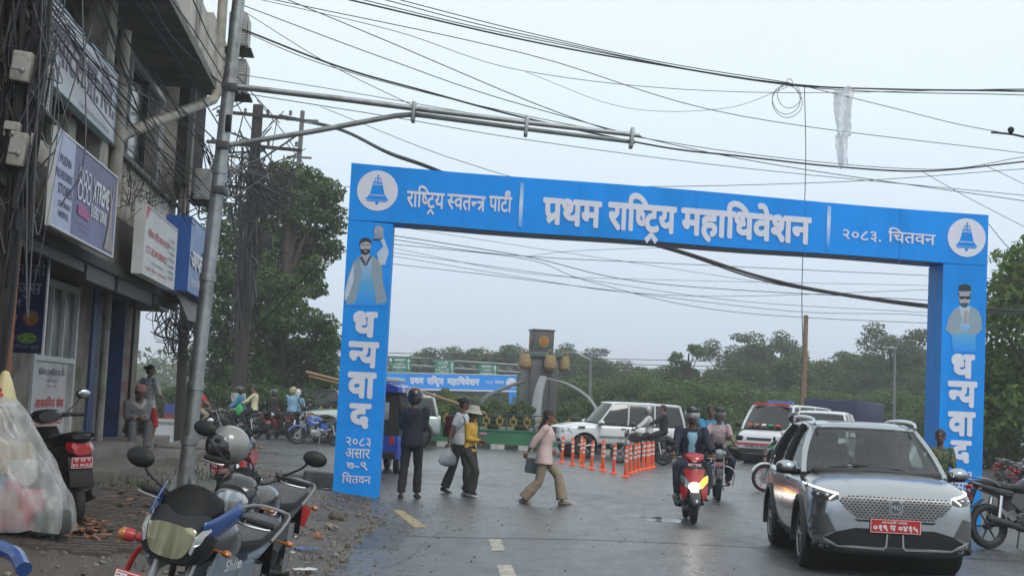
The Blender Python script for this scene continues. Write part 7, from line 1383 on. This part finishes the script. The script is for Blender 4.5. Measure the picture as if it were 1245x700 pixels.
mb = MB(); mb.M = Matrix.Translation(j['hc']+j['hup']*.05) @ j['he'].to_matrix().to_4x4(); mb.lathe([(.108, 0), (.104, .06), (.085, .10), (0, .105)], seg=18); P(mb, 'topi_cap', cloth('faded pink cap', (.28, .13, .12)), t)
mb = MB(); mb.tube(cat([j['neck']-j['fwd']*.08, j['neck']+j['side']*.12+j['sp']*.02, j['neck']+j['fwd']*.15-j['sp']*.08, j['neck']-j['side']*.12+j['sp']*.02, j['neck']-j['fwd']*.08]), .045, 10, flat=.8); P(mb, 'scarf', cloth('pale scarf', (.26, .25, .25)), t)
# distant pair by the right verge
human('man in white shirt walking far behind the right arch leg', (18.2, 52, 0), R_(-100), dict(hl=(.1, .24, .85), hr=(.1, -.24, .85), fl=(.1, .1, 0), fr=(-.1, -.1, 0)), dict(top=('shirt', WTS, .5, .02, .02), bottom=(BKC, .02, .97), hair='short', skin='dark'))
# ================================================================== roundabout, gantry, lamps
GRNW = mat('green painted wall', (.025, .15, .075), .6, var=.2, vs=1.5, dirt=(.05, .12, .07), dscale=.8); KW = mat('kerb white', (.5, .5, .48), .7, dirt=(.25, .25, .24), dscale=2); KB = mat('kerb black', (.03, .03, .03), .7); RAILG = mat('dark green rail', (.02, .06, .05), .5); YOR = mat('yellow ornament', (.30, .21, .05), .6)
IC = Vector((2.2, 67.6, 0)); IR = 15.6
def icp(a, r=IR, z=0.): return Vector((IC.x+r*math.sin(a), IC.y-r*math.cos(a), z))
isl = thing('roundabout_wall', 'low green painted wall with black and white kerb ringing the roundabout island', 'wall', IC)
A0, A1, NA = -.64, .36, 32
for k in range(NA):
    a, b = A0+(A1-A0)*k/NA, A0+(A1-A0)*(k+1)/NA
    def seg(r0, r1, z0, z1, e=0.): 
        mb = MB(); q = [icp(a+e, r, z)-IC for z in (z0, z1) for r in (r0, r1)]+[icp(b-e, r, z)-IC for z in (z0, z1) for r in (r0, r1)]; mb.add(q, [[0, 1, 3, 2], [4, 6, 7, 5], [0, 4, 5, 1], [2, 3, 7, 6], [0, 2, 6, 4], [1, 5, 7, 3]]); return mb
    P(seg(IR-.05, IR+.13, 0, .17), 'kerb_stone', KW if k % 2 else KB, isl, 0)
    if k % 4 == 0:
        b = A0+(A1-A0)*(k+4)/NA; mb = MB(); rr = []
        for i in range(5): aa = a+(b-a)*i/4; rr.append([icp(aa, IR-.25, 0)-IC, icp(aa, IR-.07, 0)-IC, icp(aa, IR-.07, .62)-IC, icp(aa, IR-.04, .63)-IC, icp(aa, IR-.04, .68)-IC, icp(aa, IR-.28, .68)-IC])
        mb.loft(rr); P(mb, 'wall_panel', GRNW, isl, 30)
rl = thing('railing', 'dark green railing with yellow square ornaments on the roundabout wall', 'railing', IC)
for z in (.82, 1.0, 1.22):
    mb = MB(); mb.tube([icp(A0+(A1-A0)*k/NA, IR-.15, z)-IC for k in range(NA+1)], .022, 6); P(mb, 'rail', RAILG, rl)
for k in range(0, NA*2+1):
    a = A0+(A1-A0)*k/(NA*2)
    if k % 4 == 0: mb = MB(); mb.box(icp(a, IR-.15, .95)-IC, (.05, .05, .58), (0, 0, a)); P(mb, 'post', RAILG, rl, 0)
    if k % 2 == 1:
        c = icp(a, IR-.12, .98)-IC; mb = MB(); Rm = Euler((0, 0, a)).to_matrix()
        for dx, dz, w_, h_ in ((0, .10, .24, .045), (0, -.10, .24, .045), (-.10, 0, .045, .24), (.10, 0, .045, .24), (0, .16, .07, .09), (0, -.16, .07, .09)): mb.box(c+Rm @ Vector((dx, 0, dz)), (w_, .05, h_), (0, 0, a))
        P(mb, 'ornament', YOR, rl, 0)
mb = MB(); mb.add([icp(2*PI*k/80, IR-.2, .5) for k in range(80)], [list(range(80))]); structure('island_bed', mb, mat('island grass', (.05, .09, .03), .9, var=.3, vs=2))
# clock tower like monument
mo = thing('monument_tower', 'dark grey monument tower with round medallions and hanging baskets on the roundabout', 'monument', (1.35, 62.5, .4), R_(12)); mo.scale = (.84, .84, .97); DG = mat('dark granite', (.075, .078, .085), .5, var=.15, vs=2); DG2 = mat('teal grey cap', (.07, .11, .11), .5)
mb = MB(); mb.box((0, 0, 1.65), (1.55, 1.55, 3.3), bev=.02); 
for s in (-1, 1): mb.box((s*.5, -.8, 1.6), (.35, .1, 3.1), bev=.01)
P(mb, 'shaft', DG, mo); mb = MB(); mb.box((0, 0, 3.4), (1.85, 1.85, .22), bev=.03); P(mb, 'cornice', DG2, mo); mb = MB(); mb.box((0, 0, 3.98), (1.05, 1.05, .95), bev=.03); mb.box((0, 0, 4.47), (1.15, 1.15, .06), bev=.01); P(mb, 'lantern_block', DG, mo)
for rz_ in (0, -PI/2, PI/2): mb = MB(Matrix.Rotation(rz_, 4, 'Z')); mb.lathe([(.27, 0), (.27, .03), (.2, .04), (0, .05)], (0, -.53, 3.98), (0, -1, 0), 24); m_ = P(mb, 'medallion', mat('medallion gold', (.26, .17, .05), .5), mo); mb = MB(Matrix.Rotation(rz_, 4, 'Z')); mb.lathe([(.15, 0), (.15, .02), (0, .03)], (0, -.57, 3.98), (0, -1, 0), 20); P(mb, 'medallion_centre', mat('medallion orange', (.4, .1, .02), .4), m_)
BSK = mat('straw basket', (.28, .20, .10), .8, var=.25, vs=12, bump=.6)
for x, y in ((-1.0, -.9), (.25, -1.05), (1.1, -.4)):
    mb = MB(); mb.lathe([(0, -.85), (.16, -.84), (.30, -.7), (.33, -.5), (.25, -.25), (.2, -.15)], (x, y, 3.55), (0, 0, 1), 14); mb.tube(cat([(x-.28, y, 3.3), (x-.1, y, 3.55), (x, y, 3.6), (x+.1, y, 3.55), (x+.28, y, 3.3)], 4), .03, 6); P(mb, 'basket', BSK, mo)
def blade(pts, w0, w1, m_, nm='curved_arm'):
    mb = MB(); P_ = [D(x, y, Y)-Vector((1.35, 62.5, .4)) for x, y, Y in pts]; P_ = [Matrix.Rotation(-R_(12), 4, 'Z') @ p for p in P_]; P_ = cat(P_, 6); n = len(P_); mb.tube(P_, [w0+(w1-w0)*i/(n-1) for i in range(n)], 8, flat=.45); return P(mb, nm, m_, mo)
PAL = mat('pale metal arm', (.22, .235, .25), .45, metal=.3)
blade([(633, 461, 60.5), (615, 466, 59.5), (590, 475, 58.5), (570, 487, 57.8), (560, 510, 57.5)], .17, .12, mat('dark bronze arm', (.06, .06, .062), .4)); blade([(668, 458, 60.5), (700, 466, 59), (730, 484, 58), (748, 510, 57)], .11, .10, PAL); blade([(661, 456, 60.5), (655, 475, 59.8), (651, 500, 59.3), (649, 525, 59)], .2, .3, PAL)
# overhead gantry signs far away
gt = thing('sign_gantry', 'steel road gantry behind the roundabout carrying green direction signs', 'gantry', (-14.5, 140, 0)); GM = mat('gantry steel', (.2, .22, .23), .5, metal=.5)
def gp(x, y): return D(x, y, 140)-Vector((-14.5, 140, 0))
for dy in (0, 9): mb = MB(); mb.tube([gp(440, 431+dy), gp(634, 444+dy)], .12, 6); P(mb, 'beam', GM, gt)
mb = MB(); 
for k in range(26): x = 442+k*7.4; mb.tube([gp(x, 431+.067*(x-440)), gp(x+7.4*(k % 2 or 0)+3.7, 440+.067*(x-440))], .05, 5)
tag(P(mb, 'lattice', GM, gt), kind='stuff')
for x in (441, 636): mb = MB(); q = gp(x, 433+.067*(x-440)); mb.tube([Vector((q.x, q.y, 0)), q+Vector((0, 0, .6))], .2, 8); P(mb, 'upright', GM, gt)
GS = mat('green road sign', (.015, .20, .12), .5)
for i, (x0, y0, x1, y1, l1, l2) in enumerate([(476, 433, 500, 452, 'मेघौली', 'Meghauli'), (528, 437, 553, 456, 'माडी', 'Maadi'), (582, 441, 605, 459, 'गोलाघाट', 'Golaghat')]):
    s = thing('direction_sign', ['green direction sign hanging leftmost on the far gantry', 'green direction sign in the middle of the far gantry', 'green direction sign nearest the monument on the far gantry'][i], 'road sign', D(x0, y1, 139.6)); a = D(x1, y1, 139.6)-s.location; hgt = (D(x0, y0, 139.6)-s.location).z; w_ = a.x; s.rotation_euler = (0, -math.atan2(a.z, w_), 0)
    mb = MB(); mb.box((w_/2, 0, hgt/2), (w_, .08, hgt)); P(mb, 'board', GS, s, 0); lettering('lettering', s, WHL, [([l1], .15*w_, .68*w_, .68*hgt, .9*hgt, .03), (['४ कि मी'], .2*w_, .62*w_, .45*hgt, .6*hgt, .03), ([l2], .1*w_, .72*w_, .2*hgt, .4*hgt, .03), (['4 KM'], .25*w_, .6*w_, .06*hgt, .16*hgt, .02)], up_at(0, -.06, 0), tfit)
    mb = MB(up_at(0, -.06, 0)); mb.add([(w_*.84, hgt*.15, 0), (w_*.89, hgt*.15, 0), (w_*.89, hgt*.7, 0), (w_*.84, hgt*.7, 0)], [[0, 1, 2, 3]]); mb.add([(w_*.865, hgt*.88, 0), (w_*.95, hgt*.66, 0), (w_*.78, hgt*.66, 0)], [[0, 1, 2]]); mb.build('arrow', WHL, s, 0, False)
fbn = thing('far_banner', 'second blue white lettered banner arch far across the roundabout', 'banner', D(440, 471, 120)); a = D(628, 475, 120)-fbn.location; bw_ = a.x; bh = (D(440, 452, 120)-fbn.location).z; fbn.rotation_euler = (0, -math.atan2(a.z, bw_), 0)
mb = MB(); mb.box((bw_/2, 0, bh/2), (bw_, .3, bh)); P(mb, 'board', BLUE, fbn, 0); mb = MB(); mb.box((bw_/2, -.16, -.04), (bw_, .02, .12)); mb.box((bw_/2, -.16, bh), (bw_, .02, .06)); P(mb, 'white_edge', WHL, fbn, 0)
lettering('lettering', fbn, WHT, [(RASTRIYA, .05*bw_, .18*bw_, .4*bh, .62*bh, .02), (PRATHAM, .31*bw_, .40*bw_, .32*bh, .68*bh, .05), (RASTRIYA, .42*bw_, .53*bw_, .32*bh, .68*bh, .05), (MAHA, .55*bw_, .76*bw_, .32*bh, .68*bh, .05), (['२०८३', '.'], .80*bw_, .85*bw_, .42*bh, .6*bh, .02), (CHITWAN, .86*bw_, .92*bw_, .42*bh, .6*bh, .02)], up_at(0, -.17, 0))
mb = MB(up_at(.965*bw_, -.175, bh/2)); mb.add([(bh*.33*math.cos(2*PI*k/20), bh*.33*math.sin(2*PI*k/20), 0) for k in range(20)], [list(range(20))]); mb.build('emblem', WHT, fbn, 0, False)
for x in (.1, bw_-.3): mb = MB(); mb.box((x, .2, -fbn.location.z/2), (.6, .6, fbn.location.z)); P(mb, 'leg', BLUE, fbn, 0)
def lamp(label, px, pyt, Y, arms, r=.09):
    b = D(px, 500, Y); t = thing('street_lamp', label, 'street lamp', (b.x, Y, 0)); tp = D(px, pyt, Y)-Vector((b.x, Y, 0)); mb = MB(); mb.tube([(0, 0, 0), tp], [r, r*.55], 8); P(mb, 'post', GM, t)
    for dx, dy in arms:
        e_ = D(px+dx, pyt+dy, Y)-t.location; mb = MB(); mb.tube(cat([tp-Vector((0, 0, .3)), tp.lerp(e_, .5)+Vector((0, 0, .1)), e_], 4), .05, 6); P(mb, 'arm', PAL, t); mb = MB(); mb.box(e_, (.7, .25, .12), bev=.03); P(mb, 'lamp_head', PAL, t)
lamp('twin armed grey lamp post right of the monument', 718, 430, 72, [(-42, 2), (12, 1)]); lamp('tall grey lamp post left of the right arch leg', 1088, 424, 75, [(-6, -1)]); lamp('lamp arm reaching in from the right edge before the trees', 1262, 458, 50, [(-38, -2)])
t = thing('wooden_pole', 'bare brown wooden pole standing among the trees', 'pole', (D(977, 490, 82).x, 82, 0)); mb = MB(); mb.tube([(0, 0, 0), D(980, 383, 82)-t.location], [.17, .13], 8); P(mb, 'shaft', mat('brown pole wood', (.20, .12, .075), .8, var=.3), t)
for k in range(4): mb = MB(); mb.tube([(.1, -.15, 4.6-k*.45), (.28, -.15, 4.6-k*.45)], .05, 6); P(mb, 'step_peg', DKP, t)
mb = MB(); mb.box((0, 0, .45), (.95, .06, .8), (0, .03, 0)); bb_ = thing('roadside_banner', 'small red and blue banner on the hedge at the far left', 'banner', D(211, 513, 70)); P(mb, 'board', mat('red print', (.35, .05, .04), .5), bb_, 0); mb = MB(); mb.box((0, -.04, .6), (.9, .02, .45), (0, .03, 0)); P(mb, 'blue_panel', mat('blue print', (.03, .07, .3), .5, var=.6, vs=5), bb_, 0)
mb = MB(); mb.box((-14, 66, .06), (22, 6, .12)); structure('far_pavement', mb, mat('pale pavement', (.26, .25, .22), .8, var=.2, vs=1), 0)
# ================================================================== planting
def leafmat(name, c, isl=.4):
    m = mat(name, c, .65, var=.35, vs=.9, isl=isl, spec=.3); t = m.node_tree; b = t.nodes['Principled BSDF']; o = t.nodes['Material Output']; tr = nn(t, 'ShaderNodeBsdfTranslucent'); tr.inputs[0].default_value = (c[0]*1.6, c[1]*1.5, c[2]*.9, 1); mx = nn(t, 'ShaderNodeMixShader'); mx.inputs[0].default_value = .28; t.links.new(b.outputs[0], mx.inputs[1]); t.links.new(tr.outputs[0], mx.inputs[2]); t.links.new(mx.outputs[0], o.inputs[0]); return m
LM = [leafmat('leaf deep green', (.045, .088, .026)), leafmat('leaf mid green', (.07, .125, .034)), leafmat('leaf bright green', (.10, .17, .035)), leafmat('leaf grey green', (.065, .10, .048)), leafmat('leaf yellow green', (.13, .17, .04))]
BARK = mat('bark', (.07, .055, .042), .9, var=.3, vs=4, bump=.8)
def leaves(name, blobs, n, ls, seed, m_, parent, shell=.45, droop=0., aspect=.5):
    rs = np.random.RandomState(seed); B = np.array([[*b[0], *b[1]] for b in blobs], float); vol = B[:, 3]*B[:, 4]+B[:, 3]*B[:, 5]; idx = rs.choice(len(B), n, p=vol/vol.sum()); d = rs.normal(size=(n, 3)); d /= np.linalg.norm(d, axis=1)[:, None]
    r = shell+(1.08-shell)*rs.rand(n)**.6; wob = 1+.22*np.sin(d[:, 0]*5+idx)*np.cos(d[:, 2]*6+idx*2); c = B[idx, :3]+d*B[idx, 3:]*(r*wob)[:, None]
    nrm = d*.6+rs.normal(size=(n, 3))*.6+np.array([0, 0, .35]); nrm /= np.linalg.norm(nrm, axis=1)[:, None]; u = np.cross(nrm, rs.normal(size=(n, 3))); u[:, 2] -= droop; u /= np.linalg.norm(u, axis=1)[:, None]; v = np.cross(nrm, u); s = (ls*(.6+.8*rs.rand(n)))[:, None]
    V = np.stack([c-u*s, c+v*s*aspect, c+u*s, c-v*s*aspect], 1).reshape(-1, 3); me = bpy.data.meshes.new(name); me.vertices.add(n*4); me.vertices.foreach_set('co', V.ravel()); me.loops.add(n*4); me.loops.foreach_set('vertex_index', np.arange(n*4)); me.polygons.add(n); me.polygons.foreach_set('loop_start', np.arange(n)*4); me.update(calc_edges=True); me.materials.append(m_)
    o = bpy.data.objects.new(name, me); COL.objects.link(o); o.parent = parent; return o
def tree(label, loc, h, w_, n, ls, seed, m_, blobs=None, nb=24, trunk=.22, base=.18, group=None, ctg='tree', name='tree', shape='round', m2=None, shell=.45, droop=0.):
    t = thing(name, label, ctg, loc, 0, group); r = random.Random(seed)
    if blobs is None:
        blobs = []
        for i in range(nb):
            f = (i+.5)/nb; z = h*(base+(1-base)*f); a = r.uniform(0, 6.28)
            prof = {'round': math.sin(PI*min(1, f*.93+.07))**.6, 'tall': (1-f)**.5*.9+.15, 'umbrella': .35+.65*f, 'wisp': .4+.5*math.sin(f*9)**2}[shape]; rad = w_/2*prof*r.uniform(.35, .85); br = w_*r.uniform(.13, .24)*(.75 if shape in ('wisp', 'umbrella') else 1)
            blobs.append(((rad*math.cos(a), rad*math.sin(a)*.8, z-br*.3), (br, br, br*r.uniform(.5, .8))))
    mb = MB(); mb.tube(cat([(0, 0, -.2), (r.uniform(-.1, .1)*w_*.3, 0, h*.3), (r.uniform(-.1, .1)*w_*.4, 0, h*.6), (0, 0, h*.9)], 4), [trunk*(1-.055*i) for i in range(13)], 9); tk_ = P(mb, 'trunk', BARK, t); mb = MB()
    for b_ in blobs[::max(1, len(blobs)//16)]: c = Vector(b_[0]); z0 = max(h*.12, c.z*.55); mb.tube(cat([(0, 0, z0), (c.x*.5, c.y*.5, z0+(c.z-z0)*.6), c], 4), [trunk*.38*(1-.1*i) for i in range(9)], 6)
    tag(P(mb, 'limbs', BARK, tk_), kind='stuff'); o = leaves('crown', blobs, n if not m2 else int(n*.7), ls, seed, m_, t, shell, droop); tag(o, kind='stuff')
    if m2: tag(leaves('crown', blobs, int(n*.3), ls, seed+1, m2, t, .85, droop), kind='stuff')
    return t
# the tall tree behind the left leg: clumps set where the photograph shows them
def bl(x, y, rx_, ry, Y=64): s = FPX/Y; p = D(x, y, Y); return (p.x, random.Random(int(x*7+y)).uniform(-2.2, 2.2), p.z), (rx_/s, rx_/s*.9, ry/s)
TX = D(335, 500, 64).x; bs = []
for q in [(345, 212, 30, 18), (375, 222, 26, 20), (398, 236, 22, 16), (330, 240, 34, 22), (368, 255, 36, 22), (400, 262, 20, 20), (300, 262, 26, 20), (335, 285, 36, 22), (375, 290, 30, 20), (398, 300, 14, 14), (275, 290, 24, 22), (305, 315, 34, 22), (350, 322, 34, 22), (383, 330, 18, 14), (270, 340, 26, 22), (300, 350, 34, 22), (345, 355, 38, 22), (385, 352, 16, 10), (275, 380, 28, 22), (318, 385, 36, 22), (362, 388, 36, 22), (395, 398, 20, 14), (265, 415, 26, 24), (300, 422, 36, 22), (345, 425, 40, 22), (388, 428, 26, 22), (405, 415, 12, 12), (270, 455, 28, 22), (310, 458, 36, 22), (355, 460, 40, 22), (395, 462, 22, 20), (330, 482, 40, 14), (372, 484, 34, 14), (255, 480, 20, 18), (290, 484, 26, 14), (262, 250, 16, 16), (248, 320, 14, 20), (240, 380, 12, 22), (238, 440, 12, 20)]: (c, r) = bl(*q); bs.append(((c[0]-TX, c[1], c[2]), r))
tree('tall dense tree rising behind the utility pole and the left arch leg', (TX, 64, 0), 12.5, 7, 62000, .095, 5, LM[0], [(c, (r[0]*.98, r[1]*.98, r[2]*1.02)) for c, r in bs], trunk=.38, m2=LM[1], shell=.25)
# background wood
kinds = []
specs = [('round', 8.5, 8, 9500, .17, LM[0], 22, .2), ('tall', 10, 7, 8500, .17, LM[3], 24, .1), ('umbrella', 11, 8.5, 5600, .16, LM[3], 18, .55), ('round', 6, 8, 8500, .15, LM[1], 22, .05), ('wisp', 10, 5.5, 5600, .15, LM[1], 18, .2)]
for i, (shp, h, w_, n, ls, m_, nb, base) in enumerate(specs): kinds.append(tree('x', (0, -50-20*i, 0), h, w_, n, ls, 40+i, m_, nb=nb, shape=shp, base=base, trunk=.25, group='trees beyond the roundabout', m2=LM[1] if i in (0, 1) else None))
used = set(); rnd = random.Random(77)
names = ['round dark green tree', 'tall grey green tree', 'flat topped airy tree', 'low bushy green tree', 'feathery light tree']
wh = lambda px: 'behind the far banner' if px < 560 else ('behind the monument' if px < 700 else ('right of the monument' if px < 800 else ('above the red scooter rider' if px < 880 else ('behind the ambulance' if px < 990 else ('behind the blue truck' if px < 1120 else 'right of the right arch leg')))))
T = []
# (kind, px, py of the top, distance)
for q in [(2, 392, 432, 165), (0, 500, 436, 150), (1, 522, 428, 150), (2, 541, 422, 150), (0, 560, 432, 152), (1, 578, 424, 150), (0, 600, 430, 148), (1, 616, 420, 145), (2, 636, 422, 150), (0, 612, 470, 142), (3, 575, 482, 110), (3, 520, 484, 105), (3, 490, 482, 100), (1, 690, 424, 140), (2, 706, 420, 145), (0, 730, 438, 130), (2, 752, 440, 140), (1, 775, 446, 130), (0, 798, 452, 120), (3, 700, 462, 95), (3, 740, 465, 92), (3, 780, 458, 92), (4, 838, 418, 98), (0, 822, 446, 100), (3, 812, 470, 85), (3, 850, 468, 82), (2, 884, 416, 130), (1, 868, 450, 110), (3, 890, 466, 90), (2, 930, 404, 130), (0, 908, 440, 110), (2, 950, 418, 140), (3, 930, 478, 88), (0, 962, 434, 112), (0, 1000, 440, 125), (1, 1025, 428, 130), (3, 985, 476, 95), (0, 1050, 432, 130), (2, 1085, 396, 120), (1, 1070, 436, 125), (0, 1105, 436, 120), (2, 1120, 412, 135), (3, 1040, 480, 95), (3, 1085, 478, 92), (3, 1120, 482, 90), (0, 1150, 440, 110), (1, 1205, 430, 100), (3, 1200, 480, 80), (0, 1235, 450, 95), (3, 1240, 490, 70), (0, 440, 446, 148), (3, 450, 482, 110), (3, 225, 478, 130), (0, 205, 472, 150), (3, 180, 476, 140), (1, 655, 430, 150), (3, 660, 470, 105), (3, 1165, 478, 82), (0, 1270, 440, 90), (1, 1290, 430, 100), (0, 120, 470, 150)]: T.append(q)
cnt = {}
first = {}
for k, px, py, Y in T:
    p = D(px, py, Y); h = p.z; src = kinds[k]; sc_ = h/specs[k][1]; L = f'{names[k]} {wh(px)}'; cnt[L] = cnt.get(L, 0)+1
    sxy = max(sc_, .75)*(1.1 if k != 4 else .8)
    if k not in first: first[k] = 1; o = src; o.location = (p.x, Y, 0); o['label'] = L; o.scale = (sxy, sxy, sc_); o.rotation_euler = (0, 0, rnd.uniform(0, 6))
    else: o = dup(src, L, (p.x, Y, 0), rnd.uniform(0, 6), scale=(sxy, sxy, sc_))
    used.add(o.name)
lab = {}
for o in bpy.data.objects:
    if o.get('group') == 'trees beyond the roundabout' and not o.parent: lab.setdefault(o['label'], []).append(o)
for L, os_ in lab.items():
    if len(os_) > 1:
        os_.sort(key=lambda o: o.location.x/o.location.y)
        for i, o in enumerate(os_): o['label'] = L+', '+['leftmost of them', 'second from left', 'third from left', 'fourth from left', 'fifth from left', 'sixth from left'][min(5, i)]
# far wood closing the horizon
rnd = random.Random(9); bs = []
for i in range(260): x = rnd.uniform(-190, 190); y = rnd.uniform(190, 240); h = rnd.uniform(3.5, 6.5); bs.append(((x, y, h*.45), (rnd.uniform(4, 7), 3, h*.6)))
o = leaves('far_wood', bs, 52000, .55, 3, LM[3], None, .5); tag(o, 'distant belt of woodland closing the view behind everything', 'woodland', kind='stuff')
# near bright tree at the right edge
tree('bright green leafy tree leaning into the right edge of the view', (D(1262, 500, 48).x, 48, 0), 7.6, 6.2, 15000, .12, 91, LM[2], nb=26, trunk=.2, base=.12, m2=LM[1])
tree('dark lower tree under the bright one at the right edge', (D(1225, 500, 58).x, 58, 0), 4.9, 5.4, 9000, .13, 92, LM[0], nb=20, trunk=.18, base=.05)
# hedge, island shrubs
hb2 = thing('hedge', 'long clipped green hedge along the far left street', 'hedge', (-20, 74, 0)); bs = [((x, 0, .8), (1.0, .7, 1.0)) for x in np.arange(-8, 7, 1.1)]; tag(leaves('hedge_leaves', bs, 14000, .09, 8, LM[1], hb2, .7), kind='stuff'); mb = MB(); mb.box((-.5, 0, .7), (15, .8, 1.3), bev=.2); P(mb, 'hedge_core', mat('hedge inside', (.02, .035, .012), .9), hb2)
def shrub(label, px, py, Y, w_, h_, m_, seed, n=3800, m2=None, name='shrub'):
    p = D(px, py, Y); t = thing(name, label, 'shrub', (p.x, Y, .45), 0, 'clipped shrubs on the roundabout'); top_ = p.z-.45; bs = [((0, 0, top_-h_/2), (w_/2, w_/2, h_/2))]; tag(leaves('foliage', bs, n, .055, seed, m_, t, .82), kind='stuff')
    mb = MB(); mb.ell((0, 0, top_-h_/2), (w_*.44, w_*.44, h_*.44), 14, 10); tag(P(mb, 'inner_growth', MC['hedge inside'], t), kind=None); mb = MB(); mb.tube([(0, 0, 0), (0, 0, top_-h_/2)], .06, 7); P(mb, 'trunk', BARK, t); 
    if m2: tag(leaves('foliage', bs, n//4, .05, seed+1, m2, t, .95), kind='stuff')
shrub('round pale flowering shrub just left of the monument foot', 629, 490, 58, 1.30, .95, LM[3], 61, m2=LM[4]); shrub('round flowering shrub right of the monument foot', 692, 493, 58, 1.25, .95, LM[3], 62, m2=LM[4]); shrub('round shrub above the hat of the girl in mustard', 596, 488, 57, 1.3, 1.0, LM[3], 63, m2=LM[4]); shrub('dark round shrub left of the bucket hat girl', 560, 489, 58, 1.1, 1.0, LM[1], 64, m2=LM[3])
shrub('loose yellow green shrub left of the railing', 535, 476, 60, 1.5, 1.5, LM[4], 65, 4500, m2=LM[2]); shrub('low shrub behind the rickshaw', 512, 482, 60, 1.3, 1.3, LM[1], 66); shrub('bushy shrub at the right end of the island', 855, 488, 62, 1.6, 1.4, LM[0], 67); shrub('leafy shrub above the white SUV roof', 722, 486, 62, 1.3, 1.2, LM[1], 68); shrub('wide shrub right of the white SUV', 830, 484, 64, 2.0, 1.6, LM[1], 69)
# ------------------------------------------------------------------ far street clutter on the right
sh_ = thing('roadside_shed', 'low tin roofed stall far behind the parked motorcycles', 'stall', (24.5, 66, 0), R_(-10)); mb = MB(); mb.box((0, 0, 1.1), (6, 3, 2.2)); P(mb, 'wall', mat('shed wall', (.16, .13, .11), .8), sh_); mb = MB(); mb.box((0, -.3, 2.35), (6.8, 4, .08), (.08, 0, 0)); P(mb, 'roof', mat('tin roof', (.22, .21, .21), .5, dirt=(.16, .1, .07)), sh_)
dk2 = dup(s2, 'black vehicle parked far off at the right edge', (22.5, 56, 0), R_(170))
# ------------------------------------------------------------------ air
hz = MB(); hz.box((0, 900, 11.4), (1900, 2000, 25.2)); hm = bpy.data.materials.new('haze air'); hm.use_nodes = True; t_ = hm.node_tree; t_.nodes.clear(); o_ = nn(t_, 'ShaderNodeOutputMaterial'); v_ = nn(t_, 'ShaderNodeVolumePrincipled'); v_.inputs['Color'].default_value = (.95, .98, 1, 1); v_.inputs['Density'].default_value = .0013; v_.inputs['Anisotropy'].default_value = .0; t_.links.new(v_.outputs[0], o_.inputs['Volume'])
h_ = hz.build('haze', hm, None, 0); tag(h_, kind='stuff')
